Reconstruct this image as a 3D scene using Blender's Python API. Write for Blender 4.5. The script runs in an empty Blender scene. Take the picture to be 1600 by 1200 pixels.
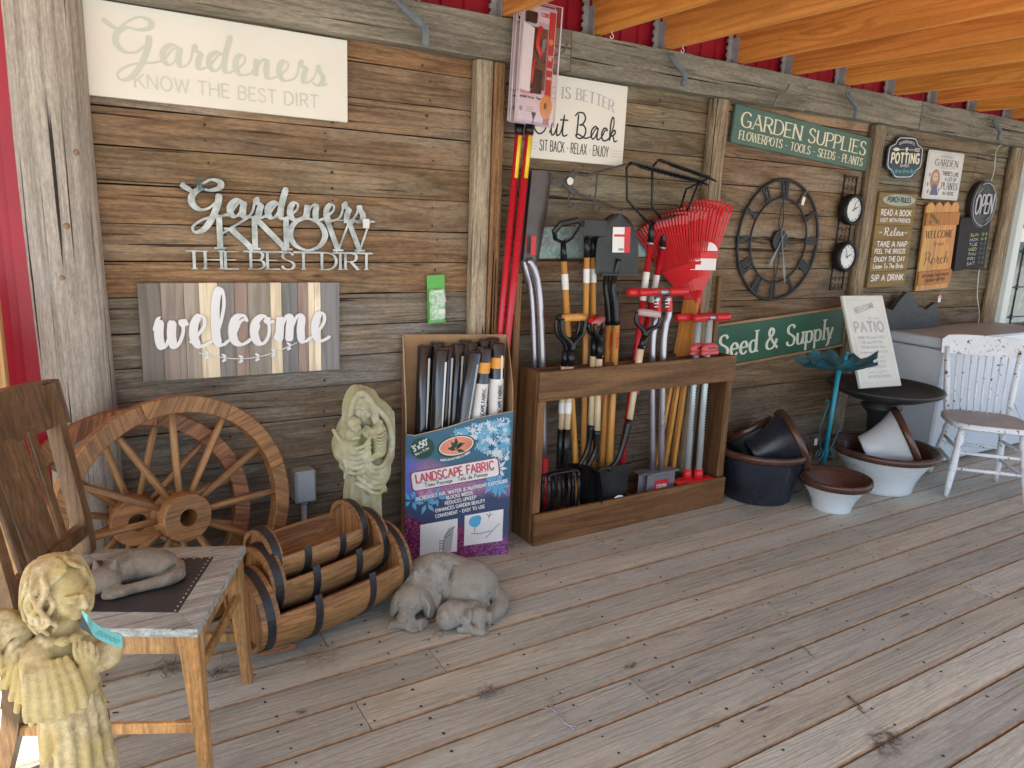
import bpy, bmesh, math, random
import numpy as np
from mathutils import Vector, Matrix, Quaternion
random.seed(7)
S = bpy.context.scene
COL = S.collection
R = math.radians
# ------------------------------------------------------------------ camera
CAMP = Vector((0.0, -2.86, 1.45)); FPX = 1154.2
def cam_axes(yaw=0.55022888, pitch=0.2221466, roll=0.0406687):
    fwd = Vector((math.sin(yaw)*math.cos(pitch), math.cos(yaw)*math.cos(pitch), -math.sin(pitch)))
    right = Vector((math.cos(yaw), -math.sin(yaw), 0)); up = right.cross(fwd)
    r2 = math.cos(roll)*right + math.sin(roll)*up
    u2 = -math.sin(roll)*right + math.cos(roll)*up
    return r2, u2, fwd
CR, CU, CF = cam_axes()
cam_d = bpy.data.cameras.new('camera'); cam = bpy.data.objects.new('camera', cam_d); COL.objects.link(cam)
m = Matrix((CR, CU, -CF)).transposed().to_4x4(); m.translation = CAMP; cam.matrix_world = m
cam_d.sensor_width = 36; cam_d.lens = FPX/1600*36; cam_d.clip_start = .05; cam_d.clip_end = 400
S.camera = cam
# ------------------------------------------------------------------ sky, sun, exposure
SUN_EL, SUN_AZ = R(52), R(-112)      # azimuth of the direction towards the sun, from +Y clockwise
w = bpy.data.worlds.new('World'); S.world = w; w.use_nodes = True
nt = w.node_tree; bg = nt.nodes['Background']
sky = nt.nodes.new('ShaderNodeTexSky'); sky.sky_type = 'NISHITA'; sky.sun_disc = False
sky.sun_elevation = SUN_EL; sky.sun_rotation = SUN_AZ; sky.air_density = 1.0; sky.dust_density = 2.0
nt.links.new(sky.outputs[0], bg.inputs[0]); bg.inputs[1].default_value = 0.14
sd = bpy.data.lights.new('sun', 'SUN'); sd.energy = 5.0; sd.angle = R(.53); sd.color = (1, .97, .93)
sun = bpy.data.objects.new('sun', sd); COL.objects.link(sun)
sv = Vector((math.sin(SUN_AZ)*math.cos(SUN_EL), math.cos(SUN_AZ)*math.cos(SUN_EL), math.sin(SUN_EL)))
sun.rotation_euler = sv.to_track_quat('Z', 'Y').to_euler()
S.view_settings.view_transform = 'Standard'; S.view_settings.look = 'None'
S.view_settings.exposure = 1.52; S.view_settings.gamma = 1; S.view_settings.use_curve_mapping = False
S.render.engine = 'CYCLES'; S.cycles.use_denoising = True; S.cycles.max_bounces = 8
S.cycles.diffuse_bounces = 6; S.cycles.transparent_max_bounces = 12
try: S.cycles.denoiser = 'OPENIMAGEDENOISE'
except Exception: pass
# ------------------------------------------------------------------ placing helpers (photo pixel -> point on a real plane)
def ray(px, py): return CR*((px-800)/FPX) + CU*((600-py)/FPX) + CF
def at(px, py, y=0.):
    d = ray(px, py); return CAMP + d*((y-CAMP.y)/d.y)
def atx(px, py, x):
    d = ray(px, py); return CAMP + d*((x-CAMP.x)/d.x)
def fl(px, py, z=0.):
    d = ray(px, py); return CAMP + d*((z-CAMP.z)/d.z)
# ------------------------------------------------------------------ objects
def link(o, parent=None):
    COL.objects.link(o)
    if parent is not None: o.parent = parent
    return o
def tag(o, label=None, cat=None, group=None, kind=None):
    if label: o['label'] = label
    if cat: o['category'] = cat
    if group: o['group'] = group
    if kind: o['kind'] = kind
    return o
def empty(name, loc=(0, 0, 0), rot=(0, 0, 0), **k):
    o = bpy.data.objects.new(name, None); o.location = loc; o.rotation_euler = rot
    o.empty_display_size = .1
    return tag(link(o), **k)
class MB:
    """collects geometry; build() links it as one mesh object"""
    def __init__(s): s.v = []; s.f = []; s.m = []; s.sm = []; s.mi = 0
    def add(s, vs, fs, smooth=False):
        n = len(s.v); s.v += [tuple(v) for v in vs]
        for f in fs: s.f.append([i+n for i in f]); s.m.append(s.mi); s.sm.append(smooth)
        return s
    def mat(s, i): s.mi = i; return s
    def box(s, lo, hi, M=None, bev=0.):
        x0, y0, z0 = lo; x1, y1, z1 = hi
        if x1 < x0: x0, x1 = x1, x0
        if y1 < y0: y0, y1 = y1, y0
        if z1 < z0: z0, z1 = z1, z0
        b = min(bev, (x1-x0)*.45, (y1-y0)*.45, (z1-z0)*.45)
        if b <= 0:
            vs = [(x, y, z) for x in (x0, x1) for y in (y0, y1) for z in (z0, z1)]
            fs = [(0,1,3,2),(4,6,7,5),(0,4,5,1),(2,3,7,6),(0,2,6,4),(1,5,7,3)]
        else:
            vs = []; fs = []
            idx = {}
            for i, x in enumerate((x0, x1)):
                for j, y in enumerate((y0, y1)):
                    for k, z in enumerate((z0, z1)):
                        sx, sy, sz = (1, -1)[i], (1, -1)[j], (1, -1)[k]
                        for a, p in enumerate(((x, y+sy*b, z+sz*b), (x+sx*b, y, z+sz*b), (x+sx*b, y+sy*b, z))):
                            idx[i, j, k, a] = len(vs); vs.append(p)
            for i in (0, 1):
                fs.append([idx[i,0,0,0], idx[i,0,1,0], idx[i,1,1,0], idx[i,1,0,0]])
                fs.append([idx[0,i,0,1], idx[1,i,0,1], idx[1,i,1,1], idx[0,i,1,1]])
                fs.append([idx[0,0,i,2], idx[0,1,i,2], idx[1,1,i,2], idx[1,0,i,2]])
            for i in (0, 1):
                for j in (0, 1):
                    fs.append([idx[i,j,0,0], idx[i,j,1,0], idx[i,j,1,1], idx[i,j,0,1]])
                    fs.append([idx[i,0,j,0], idx[i,1,j,0], idx[i,1,j,2], idx[i,0,j,2]])
                    fs.append([idx[0,i,j,1], idx[1,i,j,1], idx[1,i,j,2], idx[0,i,j,2]])
                    for k in (0, 1): fs.append([idx[i,j,k,0], idx[i,j,k,1], idx[i,j,k,2]])
        if M is not None: vs = [M @ Vector(v) for v in vs]
        return s.add(vs, fs)
    def beam(s, a, b, wd, th, up=(0, 0, 1), bev=0., w2=None, t2=None):
        """square section bar from a to b: wd across, th along 'up'"""
        a = Vector(a); b = Vector(b); d = (b-a); L = d.length; d.normalize()
        u = Vector(up); sdir = d.cross(u).normalized(); u = sdir.cross(d)
        M = Matrix((sdir, d, u)).transposed().to_4x4(); M.translation = a
        n = len(s.v); s.box((-wd/2, 0, -th/2), (wd/2, L, th/2), None, bev)
        for i in range(n, len(s.v)):
            x, y, z = s.v[i]; t = y/L
            if w2 is not None: x *= 1+(w2/wd-1)*t
            if t2 is not None: z *= 1+(t2/th-1)*t
            s.v[i] = tuple(M @ Vector((x, y, z)))
        return s
    def tube(s, pts, r, n=8, closed=False, caps=True, smooth=True, flat=1.):
        pts = [Vector(p) for p in pts]; N = len(pts)
        rs = r if isinstance(r, (list, tuple)) else [r]*N
        up = None; rings = []
        for i, p in enumerate(pts):
            if closed: t = pts[(i+1) % N]-pts[i-1]
            else: t = pts[min(i+1, N-1)]-pts[max(i-1, 0)]
            t.normalize()
            if up is None:
                up = Vector((0, 0, 1)) if abs(t.z) < .9 else Vector((0, 1, 0))
            a = t.cross(up)
            if a.length < 1e-5: a = t.orthogonal()
            a.normalize(); up = a.cross(t).normalized()
            rings.append([p+(a*math.cos(k*2*math.pi/n)+up*math.sin(k*2*math.pi/n)*flat)*rs[i] for k in range(n)])
        vs = [v for q in rings for v in q]; fs = []
        for i in range(N if closed else N-1):
            j = (i+1) % N
            for k in range(n): fs.append((i*n+k, i*n+(k+1) % n, j*n+(k+1) % n, j*n+k))
        s.add(vs, fs, smooth)
        if caps and not closed:
            n0 = len(s.v)-len(vs)
            s.f.append([n0+k for k in range(n)][::-1]); s.m.append(s.mi); s.sm.append(False)
            s.f.append([n0+(N-1)*n+k for k in range(n)]); s.m.append(s.mi); s.sm.append(False)
        return s
    def cyl(s, a, b, r, n=16, r2=None, smooth=True): return s.tube([a, b], [r, r if r2 is None else r2], n, smooth=smooth)
    def lathe(s, prof, n=32, M=None, a0=0., a1=2*math.pi, smooth=True):
        full = abs(a1-a0-2*math.pi) < 1e-6; K = n if full else n+1
        vs = []
        for r, z in prof:
            for k in range(K):
                t = a0+(a1-a0)*k/n; vs.append(Vector((r*math.cos(t), r*math.sin(t), z)))
        if M is not None: vs = [M @ v for v in vs]
        fs = []
        for i in range(len(prof)-1):
            for k in range(n):
                k2 = (k+1) % K
                fs.append((i*K+k, i*K+k2, (i+1)*K+k2, (i+1)*K+k))
        return s.add(vs, fs, smooth)
    def prism(s, poly, y0, y1, M=None, smooth=False):
        """poly in x,z extruded along y"""
        n = len(poly); vs = [Vector((x, y0, z)) for x, z in poly]+[Vector((x, y1, z)) for x, z in poly]
        if M is not None: vs = [M @ v for v in vs]
        s.add(vs, [list(range(n)), list(range(2*n-1, n-1, -1))]); 
        n0 = len(s.v)-2*n
        for i in range(n):
            j = (i+1) % n; s.f.append([n0+i, n0+n+i, n0+n+j, n0+j]); s.m.append(s.mi); s.sm.append(smooth)
        return s
    def ball(s, c, r, n=12, M=None):
        r = (r, r, r) if not isinstance(r, (tuple, list)) else r
        h = max(4, n//2)
        vs = []; fs = []
        for i in range(h+1):
            th = math.pi*i/h
            for k in range(n):
                ph = 2*math.pi*k/n
                v = Vector((r[0]*math.sin(th)*math.cos(ph), r[1]*math.sin(th)*math.sin(ph), r[2]*math.cos(th)))
                if M is not None: v = M.to_3x3() @ v
                vs.append(Vector(c)+v)
        for i in range(h):
            for k in range(n): fs.append((i*n+k, (i+1)*n+k, (i+1)*n+(k+1) % n, i*n+(k+1) % n))
        return s.add(vs, fs, True)
    def build(s, name, mats, parent=None, fix=True, color=None, loc=None, rot=None, **k):
        me = bpy.data.meshes.new(name); me.from_pydata(s.v, [], s.f)
        for mm in (mats if isinstance(mats, (list, tuple)) else [mats]): me.materials.append(mm)
        me.polygons.foreach_set('material_index', s.m); me.polygons.foreach_set('use_smooth', s.sm)
        if fix:
            b = bmesh.new(); b.from_mesh(me); bmesh.ops.recalc_face_normals(b, faces=b.faces); b.to_mesh(me); b.free()
        o = bpy.data.objects.new(name, me); link(o, parent)
        if color: o.color = (*color, 1)
        if loc is not None: o.location = loc
        if rot is not None: o.rotation_euler = rot
        return tag(o, **k)
def cat(pts, n=6, closed=False):
    """Catmull-Rom through points"""
    P = [Vector(p) for p in pts]; N = len(P); out = []
    for i in range(N if closed else N-1):
        p0 = P[i-1] if (closed or i > 0) else P[0]*2-P[1]
        p1 = P[i]; p2 = P[(i+1) % N]
        p3 = P[(i+2) % N] if (closed or i+2 < N) else p2*2-p1
        for k in range(n):
            t = k/n
            out.append(.5*((2*p1)+(p2-p0)*t+(2*p0-5*p1+4*p2-p3)*t*t+(3*p1-p0-3*p2+p3)*t**3))
    if not closed: out.append(P[-1])
    return out
def copy_tree(o, parent=None):
    c = o.copy(); COL.objects.link(c)
    if parent is not None: c.parent = parent
    for ch in list(o.children): copy_tree(ch, c)
    return c
# ------------------------------------------------------------------ materials
def L(h):
    """sRGB hex -> linear"""
    c = [int(h[i:i+2], 16)/255 for i in (0, 2, 4)]
    return tuple(x/12.92 if x < .04045 else ((x+.055)/1.055)**2.4 for x in c)
class NT:
    def __init__(s, name):
        s.m = bpy.data.materials.new(name); s.m.use_nodes = True; s.t = s.m.node_tree; s.t.nodes.clear()
        s.out = s.n('OutputMaterial'); s.b = s.n('BsdfPrincipled'); s.l(s.b.outputs[0], s.out.inputs[0])
    def n(s, ty, **k):
        x = s.t.nodes.new('ShaderNode'+ty)
        for a, b in k.items(): setattr(x, a, b)
        return x
    def l(s, a, b): s.t.links.new(a, b)
    def set(s, x, i, v):
        if hasattr(v, 'is_output') or isinstance(v, bpy.types.NodeSocket): s.l(v, x.inputs[i])
        else:
            if isinstance(v, tuple) and len(v) == 3 and x.inputs[i].type == 'RGBA': v = (*v, 1)
            x.inputs[i].default_value = v
    def math(s, op, a, b=0., c=None, clamp=False):
        x = s.n('Math', operation=op, use_clamp=clamp); s.set(x, 0, a); s.set(x, 1, b)
        if c is not None: s.set(x, 2, c)
        return x.outputs[0]
    def ramp(s, v, a, b, lo=0., hi=1.):
        x = s.n('MapRange'); x.clamp = True
        s.set(x, 0, v); s.set(x, 1, a); s.set(x, 2, b); s.set(x, 3, lo); s.set(x, 4, hi); return x.outputs[0]
    def mix(s, f, a, b, mode='MIX'):
        x = s.n('Mix', data_type='RGBA', blend_type=mode); s.set(x, 0, f)
        for i, v in ((6, a), (7, b)):
            if isinstance(v, tuple): x.inputs[i].default_value = (*v[:3], 1)
            else: s.l(v, x.inputs[i])
        return x.outputs[2]
    def noise(s, vec, scale=5., detail=3., rough=.55, dist=0., dim='3D'):
        x = s.n('TexNoise', noise_dimensions=dim); s.l(vec, x.inputs['Vector'])
        x.inputs['Scale'].default_value = scale; x.inputs['Detail'].default_value = detail
        x.inputs['Roughness'].default_value = rough; x.inputs['Distortion'].default_value = dist
        return x.outputs[0]
    def coords(s, axis=None, along=1., across=1., rnd=37.):
        tc = s.n('TexCoord'); oi = s.n('ObjectInfo')
        mp = s.n('Mapping'); s.l(tc.outputs['Object'], mp.inputs[0])
        if axis is not None:
            sc = [across]*3; sc['xyz'.index(axis)] = along; mp.inputs['Scale'].default_value = sc
        v = s.n('VectorMath', operation='ADD'); s.l(mp.outputs[0], v.inputs[0])
        r = s.n('VectorMath', operation='SCALE'); r.inputs[0].default_value = (rnd, rnd*1.7, rnd*.6); s.l(oi.outputs['Random'], r.inputs['Scale'])
        s.l(r.outputs[0], v.inputs[1]); s.oi = oi; return v.outputs[0]
    def bump(s, h, st=.3, d=.002):
        x = s.n('Bump'); x.inputs['Strength'].default_value = st; x.inputs['Distance'].default_value = d
        s.l(h, x.inputs['Height']); s.l(x.outputs[0], s.b.inputs['Normal'])
    def fin(s, col=None, rough=.5, metal=0., spec=None):
        if col is not None: s.set(s.b, 'Base Color', col)
        s.set(s.b, 'Roughness', rough); s.set(s.b, 'Metallic', metal)
        if spec is not None: s.set(s.b, 'Specular IOR Level', spec)
        return s.m
def plain(name, col, rough=.5, metal=0., var=.15, scale=8., bump=0., spec=None, wear=None, wearcol=None, emis=None):
    t = NT(name); c = t.coords(); n = t.noise(c, scale, 4)
    dark = tuple(x*(1-var) for x in col); lite = tuple(min(1, x*(1+var)) for x in col)
    k = t.mix(t.ramp(n, .3, .7), dark, lite)
    if wear:
        n2 = t.noise(c, scale*3.1, 5, .65); k = t.mix(t.ramp(n2, .93-wear, .97-wear), k, wearcol)
    if bump: t.bump(t.noise(c, scale*6, 3), bump, .002)
    return t.fin(k, t.ramp(n, .2, .8, max(.02, rough-.08), min(1, rough+.08)), metal, spec)
def wood(name, c1, c2, dark, axis='x', gs=1., rough=.75, bump=.5, tint=False, rings=22., ringamt=.5, knots=.6, edge=None,
         grey=None, greyamt=0., along=1., fib=.35, crack=.25, spec=.3, stain=0., crackw=.69, grit=.0):
    t = NT(name)
    cA = t.coords(axis, .55*along, 8*gs)          # broad figure
    cF = t.coords(axis, 3.*along, 110*gs)        # fibres
    cK = t.coords(axis, 1.5*along, 6.*gs)        # knots
    vo = t.n('TexVoronoi', feature='F1'); t.l(cK, vo.inputs['Vector']); vo.inputs['Scale'].default_value = 1.; vo.inputs['Randomness'].default_value = 1.
    kd = vo.outputs['Distance']
    big = t.noise(cA, 1., 2.5, .5, .3)
    fld = t.math('ADD', big, t.ramp(kd, 0, .30, .16*knots, 0))
    rg = t.math('SINE', t.math('MULTIPLY', fld, rings*6.28))
    rg = t.ramp(rg, .0, 1., 0, 1)
    fb = t.noise(cF, 1., 3, .6)
    col = t.mix(t.ramp(fb, .36, .64), c1, c2)
    mid = t.noise(cA, 2.3, 3, .6)
    col = t.mix(t.ramp(mid, .35, .7, 0, .55), col, c2)
    if grey is not None:
        cG = t.coords(axis, .8*along, 3.*gs); g = t.noise(cG, 1.6, 5, .65)
        col = t.mix(t.ramp(g, .62-greyamt*.45, .72-greyamt*.3, 0, .85), col, grey)
    col = t.mix(t.math('MULTIPLY', rg, ringamt), col, dark)
    col = t.mix(t.ramp(fb, .62, .8, 0, fib), col, dark)
    if crack:
        cC = t.coords(axis, 1.2*along, 60*gs); ck = t.noise(cC, 1., 2, .5)
        ckm = t.ramp(ck, crackw, crackw+.04, 0, crack*2.5 if crack < .4 else 1); col = t.mix(ckm, col, tuple(x*.35 for x in dark))
    if knots:
        col = t.mix(t.ramp(kd, .035, .06, .85*min(1, knots*1.4), 0), col, tuple(x*.55 for x in dark))
    if grit:
        tg_ = t.coords(axis, 14, 75.); gn = t.noise(tg_, 2.4, 3, .75); gv = t.ramp(gn, .3, .7, 1-grit, 1+grit*.7); cg = t.n('CombineColor'); [t.l(gv, cg.inputs[i]) for i in range(3)]
        col = t.mix(1., col, cg.outputs[0], 'MULTIPLY')
    if stain:
        cS = t.coords(axis, 1.1*along, 5.*gs); sn = t.noise(cS, 1.5, 6, .7)
        sv_ = t.ramp(sn, .32, .68, 1-stain, 1+stain*.45); cb = t.n('CombineColor'); [t.l(sv_, cb.inputs[i]) for i in range(3)]
        col = t.mix(1., col, cb.outputs[0], 'MULTIPLY')
    if tint: col = t.mix(1., col, t.oi.outputs['Color'], 'MULTIPLY')
    h = t.math('ADD', t.math('MULTIPLY', fb, .8), t.math('MULTIPLY', rg, -.25))
    if crack: h = t.math('SUBTRACT', h, t.math('MULTIPLY', ckm, 1.2))
    t.bump(h, bump, .003)
    t.fin(col, t.ramp(fb, .2, .8, max(.05, rough-.1), min(1, rough+.1)), 0, spec)
    return t.m
M = {}
M['wall'] = wood('weathered_plank', (.205,.145,.095), (.375,.29,.205), (.05,.034,.023), 'x', 1., .85, 1.0, True, 11, .34, .8, grey=(.34,.31,.265), greyamt=.35, fib=.65, crack=.34, stain=.42, grit=.35, crackw=.67)
M['deck'] = wood('deck_timber', (.425,.415,.335), (.57,.565,.47), (.20,.175,.135), 'x', 1.25, .8, .6, True, 13, .26, .8, grey=(.47,.49,.43), greyamt=.5, fib=.22, crack=.15, stain=.18, grit=.18)
M['deck_edge'] = plain('deck_edge_wood', (.33,.22,.12), .85, 0, .3, 30)
M['log'] = wood('weathered_log', (.36,.32,.27), (.52,.475,.41), (.12,.10,.08), 'z', 1., .9, .8, True, 6, .3, .6, crack=.5, along=.7, stain=.35, grit=.3, crackw=.63, fib=.6)
M['post'] = wood('weathered_post', (.36,.29,.21), (.46,.39,.30), (.11,.08,.05), 'z', 1.2, .9, .7, True, 12, .45, .6, crack=.5, stain=.4, grit=.35, crackw=.65, fib=.6)
M['joist'] = wood('new_spruce', (.74,.29,.055), (.84,.38,.095), (.42,.12,.02), 'y', 1.1, .55, .2, True, 9, .40, 1.3, crack=.0, fib=.15, along=.7, stain=.18, grit=.1)
M['soffit'] = wood('roof_sheathing', (.60,.34,.12), (.68,.42,.17), (.35,.17,.05), 'x', .5, .7, .15, False, 10, .3, .6, crack=0, fib=.1)
M['beam'] = wood('grey_beam', (.27,.245,.195), (.38,.35,.29), (.10,.085,.06), 'x', 1., .9, .9, True, 9, .4, .8, crack=.4, fib=.6, stain=.35, grit=.35, crackw=.66)
M['red'] = plain('red_metal_siding', (.36,.012,.03), .35, .0, .12, 3)
M['galv'] = plain('galvanised_steel', (.42,.44,.46), .45, .35, .18, 26)
M['darkmetal'] = plain('dark_iron', (.018,.018,.02), .5, .5, .3, 20, .2)
M['nail'] = plain('nail_head', (.045,.035,.03), .7, .4)
M['ground'] = plain('gravel_ground', (.42,.42,.39), .95, 0, .3, 3, .6)
M['treated'] = wood('treated_timber', (.50,.29,.12), (.58,.37,.18), (.30,.14,.05), 'z', 1., .8, .4, True, 14, .4, .6)
M['lsteel'] = plain('bracket_steel', (.16,.185,.20), .55, .3, .25, 30, .2)
# ------------------------------------------------------------------ ground outside, deck
g = MB(); g.box((-60, -60, -.65), (60, 60, -.55)); g.build('ground', M['ground'], kind='structure')
PITCH = .1493; S0 = 1.7607-2.86
XJ = [ -1.6+.405*k for k in range(30) ]       # deck joists under the boards
deck = empty('deck_floor', (0, 0, 0), kind='structure')
screws = MB()
XL, XR = -1.9, 9.6
rows = list(range(-11, 9))
joint_fix = {}
for px, py in ((698,1051),(583,1143),(517,1017),(1553,938),(1230,1085),(178,1157)):
    p = fl(px-4, py-6); k = math.floor((p.y-S0)/PITCH); joint_fix.setdefault(k, []).append(p.x)
tone = [(1,1,1),(.97,.98,.98),(1.04,1.02,.97),(.92,.93,.94),(1.02,1.0,.97),(1.05,1.05,1.03),(.96,.94,.90)]
for k in rows:
    y0 = S0+k*PITCH+.003; y1 = S0+(k+1)*PITCH-.003
    js = sorted(joint_fix.get(k, []))
    x = XL; cuts = [XL]
    first = js[0] if js else XL+random.uniform(1.2, 3.4)
    while first-3.66 > XL: first -= 3.66
    xs = first
    pts = sorted(set([q for q in js]+[]))
    if not pts: pts = [xs]
    while pts[-1]+3.6 < XR: pts.append(pts[-1]+random.choice((2.44, 3.2, 3.66)))
    cuts = [XL]+[p for p in pts if p > XL+.3]+[XR]
    for a, b in zip(cuts[:-1], cuts[1:]):
        q = MB(); z = random.uniform(-.0015, .0015); e = .004
        q.mat(0); q.add([(a+.0015-a, y0+e, z), (b-.0015-a, y0+e, z), (b-.0015-a, y1-e, z), (a+.0015-a, y1-e, z)], [(0, 1, 2, 3)])
        q.mat(1)
        for yy, ye in ((y0, y0+e), (y1, y1-e)):
            q.add([(.0015, ye, z), (b-a-.0015, ye, z), (b-a-.0015, yy, z-e), (.0015, yy, z-e), (b-a-.0015, yy, -.038), (.0015, yy, -.038)], [(0,1,2,3), (3,2,4,5)])
        q.mat(0)
        for xx in (.0015, b-a-.0015): q.add([(xx, y0+e, z), (xx, y1-e, z), (xx, y1, -.038), (xx, y0, -.038)], [(0,1,2,3)])
        o = q.build('deck_board', [M['deck'], M['deck_edge']], deck, loc=(a, 0, 0))
        t = random.choice(tone); f = random.uniform(.86, 1.08); o.color = (t[0]*f, t[1]*f, t[2]*f, 1)
    for xj in XJ:
        for yy in (y0+.03, y1-.03):
            sx, sy = xj+random.uniform(-.012, .012), yy+random.uniform(-.006, .006)
            rr = random.uniform(.0038, .0056)
            screws.add([(sx+rr*math.cos(t*math.pi/4), sy+rr*math.sin(t*math.pi/4), .0022) for t in range(8)], [tuple(range(8))])
    for bx in pts:
        for sgn in (-1, 1):
            for yy in (y0+.03, y1-.03):
                screws.add([(bx+sgn*.02+.0042*math.cos(t*math.pi/4), yy+.0042*math.sin(t*math.pi/4), .0022) for t in range(8)], [tuple(range(8))])
screws.build('deck_screws', M['nail'], deck, kind='stuff')
us = MB()
for xj in XJ: us.box((xj-.02, -2.75, -.25), (xj+.02, .1, -.04))
us.build('deck_joists', M['treated'], deck, kind='stuff')
YF = rows[0]*PITCH+S0
# ------------------------------------------------------------------ plank wall
wall = empty('plank_wall', (0, 0, 0), kind='structure')
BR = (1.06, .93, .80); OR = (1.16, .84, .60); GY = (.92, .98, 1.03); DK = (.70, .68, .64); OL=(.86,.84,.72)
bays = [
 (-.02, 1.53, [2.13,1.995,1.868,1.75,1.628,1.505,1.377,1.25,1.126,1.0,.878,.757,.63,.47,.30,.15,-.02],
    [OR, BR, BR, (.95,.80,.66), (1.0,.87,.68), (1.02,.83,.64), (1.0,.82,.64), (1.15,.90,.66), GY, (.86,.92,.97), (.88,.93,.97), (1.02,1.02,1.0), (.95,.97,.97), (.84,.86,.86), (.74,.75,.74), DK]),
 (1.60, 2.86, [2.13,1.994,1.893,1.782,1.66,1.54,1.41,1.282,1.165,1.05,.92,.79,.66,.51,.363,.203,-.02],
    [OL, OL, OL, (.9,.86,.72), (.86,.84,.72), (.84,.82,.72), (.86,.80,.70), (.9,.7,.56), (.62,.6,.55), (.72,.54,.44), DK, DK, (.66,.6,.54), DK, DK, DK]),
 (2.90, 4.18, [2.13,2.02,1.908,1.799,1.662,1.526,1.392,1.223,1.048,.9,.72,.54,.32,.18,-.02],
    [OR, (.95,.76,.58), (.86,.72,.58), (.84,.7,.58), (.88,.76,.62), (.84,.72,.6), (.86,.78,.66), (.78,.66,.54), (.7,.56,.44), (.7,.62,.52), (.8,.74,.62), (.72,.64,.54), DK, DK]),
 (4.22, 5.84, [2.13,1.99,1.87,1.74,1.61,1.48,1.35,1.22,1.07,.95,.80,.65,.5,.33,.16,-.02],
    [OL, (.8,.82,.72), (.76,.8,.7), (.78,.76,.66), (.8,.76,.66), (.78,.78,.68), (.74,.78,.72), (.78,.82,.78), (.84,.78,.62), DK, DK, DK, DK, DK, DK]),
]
nails = MB()
for x0, x1, zs, cols in bays:
    for i, (zt, zb) in enumerate(zip(zs[:-1], zs[1:])):
        q = MB(); off = random.uniform(-.004, .004)
        tl = random.uniform(-.002, .002)
        n = 8; L0 = x1-x0; top = []; bot = []
        for k in range(n+1):
            xx = L0*k/n
            top.append((xx, zt-.0022+random.uniform(-.0012, .0012))); bot.append((xx, zb+.0022+random.uniform(-.0012, .0012)))
        fr = -.0; pts = bot+top[::-1]
        q.prism([(a, b-zb) for a, b in pts], off-.001, .028)
        # small chamfered front lip
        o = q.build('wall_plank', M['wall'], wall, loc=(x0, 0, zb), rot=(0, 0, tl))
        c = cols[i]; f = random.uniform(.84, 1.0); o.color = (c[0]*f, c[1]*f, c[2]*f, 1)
        for k in range(int(L0/.42)+1):
            nx = x0+.08+k*.42+random.uniform(-.04, .04)
            if nx > x1-.04: continue
            for zz in (zt-.03, zb+.03):
                if random.random() < .2: continue
                rr = random.uniform(.0035, .0062); zz += random.uniform(-.01, .01)
                nails.add([(nx+rr*math.cos(t*math.pi/4), off-.0045, zz+rr*math.sin(t*math.pi/4)) for t in range(8)], [tuple(range(8))])
nails.build('nail_heads', M['nail'], wall, kind='stuff')
b = MB(); b.box((-.2, .045, -.1), (5.9, .07, 2.25)); b.build('wall_backing', M['darkmetal'], wall)
# ------------------------------------------------------------------ posts
def roughpost(name, x0, x1, y0, z0, z1, mat, color, label, grp=None, lean=0, cat_='post'):
    q = MB(); n = 14; w_ = x1-x0; vs = []; K = 10
    rnd = random.Random(int(x0*1000))
    for i in range(n+1):
        z = z0+(z1-z0)*i/n
        for k in range(K):
            a = 2*math.pi*k/K
            cx, sy = math.cos(a), math.sin(a)
            e = .55; px = math.copysign(abs(cx)**e, cx); py = math.copysign(abs(sy)**e, sy)
            vs.append((px*w_/2*(1+rnd.uniform(-.03, .03)), py*.03*(1+rnd.uniform(-.04, .04)), z))
    fs = [(i*K+k, i*K+(k+1) % K, (i+1)*K+(k+1) % K, (i+1)*K+k) for i in range(n) for k in range(K)]
    fs += [tuple(range(K)), tuple(range(n*K, n*K+K))]
    q.add(vs, fs)
    return q.build(name, mat, loc=((x0+x1)/2, y0, 0), rot=(0, lean, 0), color=color, label=label, cat=cat_, group=grp)
G = 'old posts standing against the plank wall'
roughpost('wall_post', 1.495, 1.575, -.03, 0, 2.062, M['post'], (1.12,1.1,1.02), 'pale weathered post left of the red pole saws, under the beam', G)
roughpost('wall_post', 1.577, 1.636, -.028, 0, 2.062, M['post'], (.78,.52,.34), 'dark orange brown split post right behind the red pole saws', G)
roughpost('wall_post', 2.828, 2.938, -.03, 0, 2.062, M['post'], (.86,.80,.70), 'grey brown post behind the red rakes, left of the green garden supplies sign', G)
roughpost('wall_post', 4.145, 4.25, -.03, 0, 2.062, M['post'], (.72,.67,.58), 'dark post between the twin dial thermometer and the porch rules sign', G)
roughpost('wall_post', 5.76, 5.90, -.03, 0, 2.062, M['post'], (.80,.76,.66), 'grey post right of the open sign, beside the door', G)
# round log post at the left
q = MB(); rnd = random.Random(3); K = 28; n = 26; vs = []
for i in range(n+1):
    z = -.02+2.6*i/n
    for k in range(K):
        a = 2*math.pi*k/K; r = .112*(1+.02*math.sin(3*a+z*2)+.012*math.sin(9*a+z)+rnd.uniform(-.006, .006))
        vs.append((r*math.cos(a)+.004*math.sin(z*3), r*math.sin(a), z))
q.add(vs, [(i*K+k, i*K+(k+1) % K, (i+1)*K+(k+1) % K, (i+1)*K+k) for i in range(n) for k in range(K)], True)
logp = empty('log_post', (.012, -.02, 0), label='thick round weathered log post left of all the signs, beside the red siding', cat='post')
q.build('trunk', M['log'], logp, color=(1, 1, 1))
KW = plain('knot_wood', (.26,.17,.11), .8, 0, .5, 60)
for px, py in ((104,353),(97,434),(119,238)):
    p = at(px, py, -.125)-Vector((.012, -.02, 0)); r = rnd.uniform(.006, .011)
    a = math.asin(max(-1, min(1, p.x/.112))); c = Vector((.1125*math.sin(a), -.1125*math.cos(a), p.z))
    kn = MB(); kn.ball(c, (r, .004, r), 10); kn.build('knot', KW, logp)
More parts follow.
